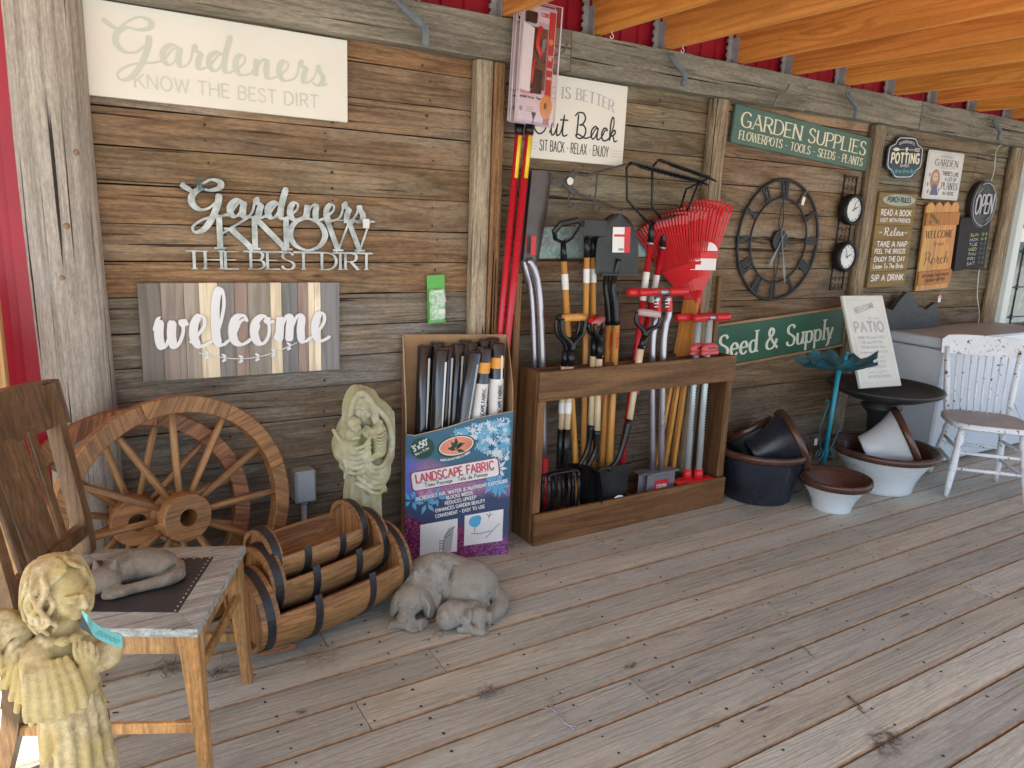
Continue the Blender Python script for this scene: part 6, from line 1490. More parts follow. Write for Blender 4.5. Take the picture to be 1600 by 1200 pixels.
for k in range(15): tack(fw+.012+(1-2*fw-.024)*k/14, fw*.9+.02); tack(1-fw-.02-tp_*.7*k/14, fw*.9+.02+(1-1.7*fw-.03)*k/14)
o = tk.build('seat_tacks', P_['tin'], ch, kind='stuff'); o.data.transform(Matrix.Translation(-Bc))
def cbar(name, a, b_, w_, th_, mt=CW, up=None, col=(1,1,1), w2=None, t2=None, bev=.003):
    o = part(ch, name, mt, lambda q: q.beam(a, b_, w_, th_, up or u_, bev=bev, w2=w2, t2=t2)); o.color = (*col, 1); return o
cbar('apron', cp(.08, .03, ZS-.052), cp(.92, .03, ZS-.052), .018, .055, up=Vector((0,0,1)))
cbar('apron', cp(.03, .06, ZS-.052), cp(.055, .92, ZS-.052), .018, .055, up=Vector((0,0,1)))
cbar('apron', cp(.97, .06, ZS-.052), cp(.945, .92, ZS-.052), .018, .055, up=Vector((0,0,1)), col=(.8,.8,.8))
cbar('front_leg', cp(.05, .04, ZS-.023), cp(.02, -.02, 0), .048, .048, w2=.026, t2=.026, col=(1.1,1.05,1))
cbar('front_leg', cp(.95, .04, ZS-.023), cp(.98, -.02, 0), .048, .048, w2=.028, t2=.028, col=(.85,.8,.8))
def backleg(f, name):
    pts = [cp(f, 1.16, 0), cp(f, 1.03, .22), cp(f, 1.0, ZS), cp(f, 1.03, .60), cp(f, 1.15, .95)]
    C = cat(pts, 5)
    def g(q):
        vs = []; 
        for i, p in enumerate(C):
            t = (C[min(i+1, len(C)-1)]-C[max(i-1, 0)]).normalized(); n_ = t.cross(u_).normalized(); w2 = .018; d2 = .017+.006*math.sin(math.pi*i/len(C))
            vs += [p-u_*w2-n_*d2, p+u_*w2-n_*d2, p+u_*w2+n_*d2, p-u_*w2+n_*d2]
        q.add(vs, [(i*4+m_, i*4+(m_+1) % 4, (i+1)*4+(m_+1) % 4, (i+1)*4+m_) for i in range(len(C)-1) for m_ in range(4)]+[(0,1,2,3), tuple(range(len(vs)-4, len(vs)))])
    return part(ch, name, CWd, g)
for f in (.05, .95): o = backleg(f, 'back_post'); o.color = (1.5, 1.4, 1.25, 1)
def brail(z0, z1, g0, g1, bow, name, mt=CWd, col=(1.3,1.15,1.0), f0=-.02, f1=1.02, arch=0):
    def g(q):
        n = 12; vs = []
        for i in range(n+1):
            f = f0+(f1-f0)*i/n; bw = bow*(1-(2*i/n-1)**2); ar = arch*(1-(2*i/n-1)**2)
            vs += [cp(f, g0+bw, z0)-p_*.012, cp(f, g0+bw, z0)+p_*.012, cp(f, g1+bw, z1+ar)+p_*.012, cp(f, g1+bw, z1+ar)-p_*.012]
        q.add(vs, [(i*4+m_, i*4+(m_+1) % 4, (i+1)*4+(m_+1) % 4, (i+1)*4+m_) for i in range(n) for m_ in range(4)]+[(0,1,2,3), tuple(range(4*n, 4*n+4))])
    o = part(ch, name, mt, g); o.color = (*col, 1)
brail(.83, .955, 1.09, 1.14, .10, 'top_rail', arch=.012, f0=-.04, f1=1.05)
brail(.50, .54, 1.0, 1.005, .02, 'lower_rail', f0=.05, f1=.95)
cbar('splat', cp(.5, 1.03, .535), cp(.5, 1.185, .85), .014, .15, CWd, up=u_, col=(1.5,1.4,1.3))
for f in (.27, .73): cbar('slat', cp(f, 1.02, .535), cp(f, 1.16, .85), .012, .035, CWd, up=u_, col=(1.4,1.3,1.1))
cbar('stretcher', cp(.03, 0, .16), cp(.05, 1.04, .16), .016, .03, up=Vector((0,0,1)), col=(1.1,1.05,1))
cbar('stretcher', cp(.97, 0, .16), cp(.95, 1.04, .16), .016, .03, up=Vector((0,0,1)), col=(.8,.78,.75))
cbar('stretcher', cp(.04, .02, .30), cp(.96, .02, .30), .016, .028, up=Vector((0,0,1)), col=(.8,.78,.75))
# ------------------------------------------------------------------ pots
DKG = plain('dark_navy_glaze', (.020,.024,.036), .28, 0, .35, 6, .05); BRG = plain('brown_rim_glaze', (.075,.034,.022), .25, 0, .35, 9)
WHG = plain('white_glaze', (.64,.70,.74), .3, 0, .05, 4, wear=.27, wearcol=(.50,.40,.28)); BRI = plain('brown_inner_glaze', (.075,.035,.024), .3, 0, .25, 6)
GGG = plain('grey_green_glaze', (.10,.12,.12), .25, 0, .3, 5)
def pot(c, r, h, rb, body, inner, label, rot=(0,0,0), group=None, cat_='pot'):
    e = empty('glazed_pot', c, rot, label=label, cat=cat_, group=group)
    q = MB(); q.lathe([(.001, 0), (rb, 0), (rb*1.05, .006)]+[(rb*1.05+(r*.93-rb*1.05)*(k/10)**1.7, .006+(h-.04)*(k/10)) for k in range(1, 11)], 48); q.build('body', body, e)
    q = MB(); q.lathe([(r*.93, h-.036), (r*.97, h-.038), (r*1.0, h-.026), (r*1.005, h-.012), (r*.985, h), (r*.93, h+.001), (r*.88, h-.012)], 48); q.build('rim', BRG, e)
    q = MB(); q.lathe([(r*.885, h-.012)]+[(r*.88*(1-k/9)**.7*1.0+rb*.0+.001 if k == 9 else rb*.85+(r*.88-rb*.85)*(1-k/9)**1.4, h-.012-(h-.035)*k/9) for k in range(10)]+[(.001, .022)], 48); q.build('inside', inner, e)
    return e
pot((3.205, 2.59-2.86, 0), .262, .290, .175, DKG, DKG, 'large dark navy glazed pot right of the tool rack, two pots leaning inside')
pot((3.150, 2.60-2.86, .225), .180, .25, .09, DKG, DKG, 'medium dark pot lying tilted inside the large dark pot, rim to the right', rot=(R(12), R(62), R(-20)))
pot((3.33, 2.66-2.86, .17), .150, .20, .085, GGG, DKG, 'small grey green pot tilted inside the large dark pot, behind the medium one', rot=(R(-35), R(-15), 0))
pot((3.985, 2.36-2.86, 0), .298, .252, .165, WHG, BRI, 'large white glazed pot with brown rim left of the white chair')
pot((3.89, 2.42-2.86, .205), .190, .25, .095, WHG, BRI, 'medium white pot lying tilted inside the large white pot', rot=(R(20), R(60), R(-25)))
pot((3.425, 2.27-2.86, 0), .187, .182, .095, WHG, BRI, 'small white glazed pot with brown rim, standing alone in front')
# ------------------------------------------------------------------ bird baths
c = (4.085, 2.475-2.86)
e = empty('black_birdbath', (c[0], c[1], 0), label='black bird bath with a wide round bowl behind the large white pot', cat='bird bath')
BK = plain('black_resin', (.020,.021,.022), .45, 0, .2, 10, .1)
q = MB(); q.lathe([(.001, .515), (.16, .522), (.27, .545), (.300, .572), (.312, .576), (.318, .566), (.305, .548), (.20, .505), (.11, .485), (.001, .48)], 56); q.build('bowl', BK, e)
q = MB(); q.lathe([(.001, 0), (.15, 0), (.155, .03), (.11, .06), (.075, .12), (.06, .25), (.075, .40), (.11, .44), (.115, .455), (.09, .465), (.10, .485), (.001, .486)], 36); q.build('pedestal', BK, e)
TL = plain('verdigris_teal_paint', (.018,.13,.17), .5, .2, .35, 22, .3, wear=.33, wearcol=(.06,.05,.04)); TLb = plain('bright_teal_paint', (.012,.22,.30), .45, .1, .25, 14, .2)
base = fl(1284, 742); base = Vector((3.625, 2.49-2.86, 0)); top = at(1311, 577, base.y-.05); 
e = empty('teal_birdbath', base, label='teal metal leaf bird bath on a thin scrolled stand between the pots', cat='bird bath')
tp2 = top-base
q = MB(); q.tube([(0, 0, .11), tuple(tp2)], .0125, 12); q.build('pole', TLb, e)
for k in range(8):
    a = k*math.pi/4+.3; cx, sy = math.cos(a), math.sin(a)
    q = MB(); q.tube(cat([(cx*.012, sy*.012, .17), (cx*.03, sy*.03, .10), (cx*.08, sy*.08, .035), (cx*.135, sy*.135, .012), (cx*.165, sy*.165, .035), (cx*.15, sy*.15, .058), (cx*.13, sy*.13, .045)], 5), .0035, 6); q.build('foot_scroll', TL, e)
for s_ in (-1, 1):
    sh = tp2/tp2.z
    def sp_(x, z, dy=0): return Vector((x*s_, dy, 0))+sh*z
    q = MB(); q.tube(cat([sp_(.075, .53), sp_(.062, .545), sp_(.045, .535), sp_(.050, .50), sp_(.085, .37), sp_(.060, .28), sp_(.018, .22), sp_(.016, .20)], 6), .0032, 6); q.build('side_scroll', TL, e)
    q = MB(); q.tube(cat([sp_(.016, .24), sp_(.03, .20), sp_(.06, .19), (Vector((s_*.085, 0, 0))+sh*.215), sp_(.07, .245), sp_(.048, .23), sp_(.060, .212)], 6), .0032, 6); q.build('low_scroll', TL, e)
q = MB(); nr, na = 10, 48; vs = []
for i in range(nr+1):
    f = i/nr
    for k in range(na):
        a = 2*math.pi*k/na; lob = 1+.13*math.cos(5*a+.6)+.05*math.cos(10*a)
        r_ = .265*f*(1-(1-lob)*f); vs.append(tp2+Vector((r_*math.cos(a), r_*math.sin(a)*.55, .006+.055*f*f+.020*f*f*math.cos(10*a+1)+.014*f*math.cos(3*a+1.2))))
fs = [(i*na+k, i*na+(k+1) % na, (i+1)*na+(k+1) % na, (i+1)*na+k) for i in range(nr) for k in range(na)]
q.add(vs, fs, True); q.add([v-Vector((0, 0, .004)) for v in vs], fs, True); q.build('leaf_bowl', TL, e)
q = MB(); 
for dx, dz, nm in ((.03, .03, 0), (-.04, .05, 1)):
    q = MB(); q.ball(tp2+Vector((dx, -.01, .045+dz*.3)), (.014,.010,.026), 10); q.ball(tp2+Vector((dx+.004, -.01, .078+dz*.3)), .011, 10); q.build('small_bird', TLb, e)
bp = at(1372, 572, -.45); q = MB(); q.ball(bp, (.022,.012,.009), 10); q.ball(bp+Vector((.022,0,.002)), .008, 8); q.build('dark_bead', DM, e); e.children[-1].data.transform(Matrix.Translation(-base))
q = MB(); c_ = at(1275, 690, -.24); q.box((-.014, 0, -.022), (.014, .001, .018), bev=0); q.build('price_tag', P_['tag'], loc=c_, label='tiny white tag hanging on the teal bird bath stand', cat='tag')
# patio sign leaning in the black bath
ph_, la_ = R(-8), R(24); ux = Vector((math.cos(ph_), math.sin(ph_), 0)); uz = Vector((-math.sin(ph_)*math.sin(la_), math.cos(ph_)*math.sin(la_), math.cos(la_))); uy = uz.cross(ux); w_, h_ = .325, .549
Mx = Matrix((ux, uy, uz)).transposed().to_4x4(); Mx.translation = at(1345, 607, 2.46-2.86)
e = empty('patio_sign', label='white welcome to our patio sign standing tilted in the black bird bath', cat='sign'); e.matrix_world = Mx
panel(e, w_, h_, .018, plain('chalk_white_board', (.68,.70,.64), .6, 0, .06, 8, wear=.22, wearcol=(.58,.54,.40)), bev=.002)
border(w_, h_, .028, .0014).build('border_line', P_['lgrey'], e, fix=False)
o = text_on(e, 'WELCOME', w_*.24, h_*.80, w_*.52, h_*.06, P_['grey'], style='serif', weight=.15); o.rotation_euler = (0, R(-13), 0)
text_on(e, 'to our', w_*.52, h_*.735, w_*.26, h_*.035, P_['grey'], style='script', weight=.12)
text_on(e, 'PATIO', w_*.14, h_*.60, w_*.72, h_*.105, P_['lgrey'], style='sans', weight=.26, spacing=.2)
for k, (tx, st) in enumerate((('WHERE THE music IS GOOD', 'sans'), ('THE snacks ARE FREE', 'sans'), ('THE SUN ALWAYS shines', 'sans'), ('the beverages ALWAYS COLD', 'sans'), ('laughter sounds', 'script'), ('FUN NEVER ENDS', 'sans'), ('SUMMER NIGHTS', 'sans'), ('come together', 'script'), ('AND BECOME FRIENDS', 'sans'))):
    ww = w_*(.66, .50, .58, .66, .5, .5, .46, .48, .56)[k]; text_on(e, tx, (w_-ww)/2, h_*(.525-.053*k), ww, h_*.026, P_['lgrey'], style=st, weight=.17)
# ------------------------------------------------------------------ freezer, slate, door
fx0, fy0, fh = 4.585, 2.425-2.86, .832
e = empty('chest_freezer', (fx0, fy0, 0), label='white chest freezer against the wall behind the white chair', cat='freezer')
FW = plain('white_enamel_steel', (.58,.66,.74), .3, 0, .03, 3)
q = MB(); q.box((0, 0, .02), (1.32, .40, fh-.075), bev=.012); q.build('cabinet', FW, e)
q = MB(); q.box((-.008, -.012, fh-.068), (1.33, .405, fh), bev=.012); q.build('lid', FW, e)
q = MB(); q.box((.02, .02, fh-.0745), (1.30, .39, fh-.0685)); q.box((.03, .03, 0), (1.29, .37, .0195)); q.build('lid_seal', plain('grey_rubber', (.08,.08,.08), .7), e)
q = MB(); q.add([(-.0070, .0, fh+.0008), (1.325, .0, fh+.0008), (1.325, .395, fh+.0008), (-.0070, .395, fh+.0008)], [(0,1,2,3)]); q.build('lid_top_sheet', plain('freezer_top', (.40,.39,.36), .5, 0, .15, 5), e, fix=False)  # grey-beige sheet just above the lid top
q = MB()
for k, w2 in enumerate((.07, .04, .035)): q.box((.64+.02*k, -.0012, .62-.035*k), (.64+.02*k+w2, -.0004, .63-.035*k))
q.build('handwritten_note', P_['black'], e)
sil = [(1380,516),(1376,480),(1388,484),(1398,470),(1411,455),(1421,463),(1428,478),(1440,483),(1455,472),(1460,486),(1459,512)]
pts = [at(x, y, -.06) for x, y in sil]; z0 = fh+.002; o_ = Vector((pts[0].x, -.06, z0))
q = MB(); poly = [(p.x-o_.x, max(0, p.z-z0)) for p in pts]; poly[0] = (0, 0); poly[-1] = (poly[-1][0], 0); q.prism(poly, -.03, .0)
e2 = empty('slate_plaque', o_, label='dark engraved slate plaque shaped like peaks standing on the freezer', cat='plaque')
q.build('slab', plain('dark_slate', (.045,.05,.055), .6, .1, .35, 40, .8), e2)
text_on(e2, 'Welcome', poly[-1][0]*.30, .05, poly[-1][0]*.5, .05, plain('engraved_grey', (.09,.095,.10), .5), y=-.0305, style='script', weight=.12)
# door
xd = 6.03
e = empty('glass_door', (xd, 0, 0), label='white door with leaded glass at the right end of the wall', cat='door')
DW = plain('white_door_paint', (.62,.66,.62), .45, 0, .04, 4)
q = MB(); q.box((-.095, -.05, 0), (-.03, .03, 2.06)); q.build('red_trim', plain('dark_red_trim', (.13,.012,.014), .45, 0, .1), e)
q = MB(); q.box((-.029, -.035, 0), (.03, .03, 2.03), bev=.004); q.box((.0305, -.035, 1.985), (1.10, .03, 2.03), bev=.004); q.box((1.045, -.035, 0), (1.10, .03, 1.984), bev=.004); q.build('door_frame', DW, e, kind='stuff')
q = MB()
for a, b_ in (((.032, -.01, .03), (.115, .03, 1.98)), ((.72, -.01, .03), (1.04, .03, 1.98)), ((.1155, -.01, .03), (.7195, .03, .42)), ((.1155, -.01, 1.86), (.7195, .03, 1.98))): q.box(a, b_, bev=.003)
q.build('door_leaf', DW, e, kind='stuff')
t = NT('leaded_glass'); n = t.noise(t.coords(), 3.2, 3); n2 = t.noise(t.coords(), 11, 2)
gcol = t.mix(t.ramp(n, .45, .6), (.10,.125,.12), (.30,.36,.34)); gcol = t.mix(t.ramp(n2, .6, .66), gcol, (.16,.28,.07)); gl_ = t.fin(gcol, .12, 0, .8)  # green reflections painted as noise patches into the glass colour
q = MB(); q.box((.1156, .008, .42), (.7194, .014, 1.86)); q.build('glass_pane', gl_, e)
q = MB()
for x in (.22, .62): q.tube([(x, .004, .43), (x, .004, 1.85)], .004, 6)
for z in (.62, .85, 1.08, 1.35, 1.62): q.tube([(.117, .004, z), (.718, .004, z)], .004, 6); 
for x in (.22, .62):
    for z in (.85, 1.08, 1.35): q.box((-.014, -.003, -.014), (.014, .003, .014), M=Matrix.Translation((x, .0, z)) @ Matrix.Rotation(R(45), 4, 'Y'))
q.build('leading', plain('lead_came', (.05,.05,.05), .5, .5), e)
q = MB(); q.tube([(.77, -.012, .95), (.77, -.045, .95)], .012, 12); q.ball((.77, -.062, .95), .028, 14); q.tube([(.77, -.012, 1.08), (.77, -.022, 1.08)], .022, 16); q.build('door_knob', plain('dark_bronze', (.06,.05,.045), .3, .8), e)
q = MB(); q.box((.62, -.0125, .80), (.65, -.0105, 1.0)); o = q.build('door_sticker', P_['black'], e)
text_on(e, 'OPEN', 0, 0, .12, .02, P_['lwhite'], style='sans', weight=.2).location = (.625, -.0132, .80); e.children[-1].rotation_euler = (0, R(-90), 0); e.children[-1].location = (.645, -.0132, .82)
q = MB(); q.box((.13, .0045, 1.42), (.24, .006, 1.52)); q.build('paper_notice', P_['lwhite'], e)
q = MB(); q.box((xd+1.105, .0, -.1), (9.6, .03, 2.2)); q.build('wall_end', M['red'], kind='structure')
# ------------------------------------------------------------------ white spindle chair
DP = plain('chipped_white_paint', (.70,.74,.77), .5, 0, .05, 14, .15, wear=.33, wearcol=(.055,.045,.04))
SG = plain('worn_grey_seat', (.36,.36,.34), .6, 0, .15, 12, .2, wear=.3, wearcol=(.42,.42,.40))
FLp, FRp, BRp, BLp = Vector((4.209, 2.092-2.86, 0)), Vector((4.480, 1.800-2.86, 0)), Vector((4.755, 2.095-2.86, 0)), Vector((4.52, 2.372-2.86, 0))
cc = (FLp+FRp+BRp+BLp)/4; ru = (FRp-FLp).normalized(); bu = Vector((-ru.y, ru.x, 0))
wc = empty('white_chair', cc, label='chipped white wooden spindle back chair in front of the freezer', cat='chair')
def wp(a, b_, z): return cc+ru*a+bu*b_+Vector((0, 0, z))
hs = .425
def seatg(q):
    out = []
    for k in range(36):
        a = 2*math.pi*k/36; c_, s_ = math.cos(a), math.sin(a); e_ = .55
        out.append((math.copysign(abs(c_)**e_, c_)*.215*(1-.06*s_), math.copysign(abs(s_)**e_, s_)*.205))
    n = len(out); v = [wp(a*f, b_*f, z) for f, z in ((.93, hs-.036), (1, hs-.028), (1, hs-.006), (.97, hs)) for a, b_ in out]
    q.add(v, [(j*n+i, j*n+(i+1) % n, (j+1)*n+(i+1) % n, (j+1)*n+i) for j in range(3) for i in range(n)]+[tuple(range(n))])
    q.mat(1).add([wp(a*.97, b_*.97, hs) for a, b_ in out], [tuple(range(n))])
part(wc, 'seat', [DP, SG], seatg)
def leg(a0, b0, foot, name): 
    tp_ = wp(a0, b0, hs-.03); d = foot-tp_
    part(wc, name, DP, lambda q: q.tube([tp_, tp_+d*.12, tp_+d*.2, tp_+d*.26, tp_+d*.6, tp_+d*.85, foot], [.016,.019,.024,.018,.021,.016,.012], 12))
leg(-.15, -.13, FLp, 'front_leg'); leg(.15, -.13, FRp, 'front_leg'); leg(.14, .13, BRp, 'rear_leg'); leg(-.14, .13, BLp, 'rear_leg')
def lg(p0, foot, z): t = 1-z/(hs-.03); return p0.lerp(foot, t)
L_FL, L_FR, L_BR, L_BL = wp(-.15,-.13,hs-.03), wp(.15,-.13,hs-.03), wp(.14,.13,hs-.03), wp(-.14,.13,hs-.03)
for (p0, f0, p1, f1, z) in ((L_FL, FLp, L_FR, FRp, .25), (L_FL, FLp, L_FR, FRp, .16), (L_BL, BLp, L_BR, BRp, .22), (L_FL, FLp, L_BL, BLp, .27), (L_FL, FLp, L_BL, BLp, .18), (L_FR, FRp, L_BR, BRp, .27), (L_FR, FRp, L_BR, BRp, .15)):
    part(wc, 'stretcher', DP, lambda q: q.tube([lg(p0, f0, z), lg(p0, f0, z).lerp(lg(p1, f1, z), .5), lg(p1, f1, z)], [.0085,.011,.0085], 8))
for s_ in (-1, 1): part(wc, 'back_post', DP, lambda q: q.tube([wp(s_*.165, .165, hs-.005), wp(s_*.172, .185, hs+.10), wp(s_*.185, .22, hs+.26), wp(s_*.195, .245, hs+.37)], [.014,.019,.016,.013], 10))
for k in range(8):
    a = -.125+.25*k/7; part(wc, 'spindle', DP, lambda q: q.tube([wp(a, .17, hs-.005), wp(a*1.04, .19, hs+.11), wp(a*1.10, .24, hs+.33)], [.0055,.0072,.005], 8))
def topr(q):
    n = 14; vs = []
    for i in range(n+1):
        f = i/n*2-1; a = f*.225; bw = .025*(1-f*f); zt = hs+.445-.012*abs(f)**3; zb = hs+.325+.006*abs(f)
        if abs(f) > .98: zt -= .02
        vs += [wp(a, .232+bw, zb), wp(a, .252+bw, zb), wp(a, .272+bw, zt), wp(a, .252+bw, zt)]
    q.add(vs, [(i*4+m_, i*4+(m_+1) % 4, (i+1)*4+(m_+1) % 4, (i+1)*4+m_) for i in range(n) for m_ in range(4)]+[(0,1,2,3), tuple(range(4*n, 4*n+4))])
part(wc, 'crest_rail', DP, topr)
part(wc, 'wire_brace', M['galv'], lambda q: q.tube([wp(.178, .20, hs+.10), wp(.205, .10, hs+.003)], .0025, 5))
# ------------------------------------------------------------------ debris on the deck
rr = random.Random(21)
def straw(name, px, py, n, sp, ln, mt, label, cat_='debris'):
    c = fl(px, py); q = MB()
    for k in range(n):
        p = Vector((rr.gauss(0, sp), rr.gauss(0, sp*.6), .003+rr.random()*.004)); a = rr.uniform(0, 6.28); l_ = ln*rr.uniform(.4, 1)
        d = Vector((math.cos(a), math.sin(a), rr.uniform(-.02, .12)))*l_; md = p+d*.5+Vector((rr.uniform(-.1,.1)*l_, rr.uniform(-.1,.1)*l_, 0)); e_ = p+d; e_.z = max(.002, e_.z)
        q.tube([p, md, e_], .0009, 4)
    return q.build(name, mt, loc=(c.x, c.y, 0), label=label, cat=cat_, kind='stuff')
ST = plain('dry_straw', (.34,.27,.17), .85, 0, .3, 20); NE = plain('grey_needles', (.16,.13,.10), .9, 0, .3, 20)
straw('dry_grass', 497, 1030, 26, .035, .09, ST, 'wisps of dry grass on the deck in front of the barrels')
straw('pine_needles', 762, 1084, 42, .018, .04, plain('pale_needles', (.22,.21,.19), .85), 'small clump of pale needles on the deck')
straw('pine_needles', 262, 1048, 40, .03, .06, NE, 'dark clump of needles on the deck under the chair')
straw('dry_grass', 345, 1050, 26, .03, .06, NE, 'thin dry grass on the deck beside the chair leg')
straw('pine_needles', 545, 962, 30, .05, .06, ST, 'dry needles on the deck under the barrel planters')
straw('pine_needles', 690, 990, 14, .03, .03, NE, 'few dark needles on the deck by the small stone pup')
q = MB(); c = fl(878, 1118); pts = [fl(x, y)-c+Vector((0, 0, .004)) for x, y in ((860,1092),(864,1108),(874,1122),(886,1133),(897,1141))]
q.tube(cat(pts, 4), .0022, 5); q.tube(cat([p+Vector((.008*(-1)**i, .003, .003)) for i, p in enumerate(pts)], 4), .0016, 5); q.tube([pts[1], pts[1]+Vector((-.03, .01, .004))], .0014, 5)
q.build('grey_twig', plain('grey_lichen_twig', (.38,.38,.42), .8, 0, .2, 30), loc=(c.x, c.y, 0), label='thin pale grey twig lying on the open deck', cat='twig')
q = MB(); c = fl(1243, 772); 
ts = empty('stone_turtle', (c.x+.05, c.y+.10, 0), label='small dark stone turtle between the dark pot and the small white pot', cat='statue')
SG2 = plain('dark_stone', (.10,.09,.08), .8, 0, .3, 20, .6)
q = MB(); q.lathe([(.001, .085), (.03, .082), (.065, .062), (.088, .03), (.095, .012), (.085, .0), (.001, 0)], 24); q.build('shell', SG2, ts)
q = MB(); q.ball((-.085, -.05, .03), (.024,.022,.018), 10); q.build('head', SG2, ts)
# fluorescent tube under the roof
q = MB(); a, b_ = at(1040, 27, -.9), at(1140, -2, -.9)
z = 2.44; c1_, c2_ = fl(1040, 26, z), fl(1250, -60, z); q = MB(); q.tube([c1_, c2_], .020, 12)
q.build('ceiling_tube', plain('dull_tube', (.42,.44,.46), .35, 0, .05), label='grey tube running across above the ceiling joists', cat='pipe')

# dirt stains and scuffs on the deck
t = NT('dirt_stain'); tc_ = t.coords(None); n = t.noise(t.n('TexCoord').outputs['Object'], 38, 4, .7); t.fin((.10,.075,.055), .9)
at_ = t.n('Attribute'); at_.attribute_name = 'edge'; tr = t.n('BsdfTransparent'); mx = t.n('MixShader')
f_ = t.math('MULTIPLY', t.ramp(n, .40, .60), at_.outputs['Fac']); t.l(t.math('MULTIPLY', f_, .75), mx.inputs[0]); t.l(tr.outputs[0], mx.inputs[1]); t.l(t.b.outputs[0], mx.inputs[2]); t.l(mx.outputs[0], t.out.inputs[0]); STN = t.m
def stain(px, py, rx, ry, rot):
    c = fl(px, py); q = MB(); n = 28; vs = [(0, 0, 0)]+[(rx*.55*math.cos(2*math.pi*k/n), ry*.55*math.sin(2*math.pi*k/n), 0) for k in range(n)]+[(rx*math.cos(2*math.pi*k/n), ry*math.sin(2*math.pi*k/n), 0) for k in range(n)]
    q.add(vs, [(0, 1+k, 1+(k+1) % n) for k in range(n)]+[(1+k, 1+n+k, 1+n+(k+1) % n, 1+(k+1) % n) for k in range(n)])
    o = q.build('deck_stain', STN, deck, fix=False, loc=(c.x, c.y, .0035+.0002*len(stains)), rot=(0, 0, rot), kind='stuff'); stains.append(o)
    a = o.data.attributes.new('edge', 'FLOAT', 'POINT'); a.data.foreach_set('value', [1.]+[1.]*n+[0.]*n)
stains = []
for a in ((1385, 1160, .085, .06, .4), (985, 1041, .035, .018, .3), (471, 1113, .022, .014, 0), (1340, 1105, .07, .012, 1.2), (1120, 1135, .018, .010, .2), (1262, 1020, .05, .008, 1.3)): stain(*a)
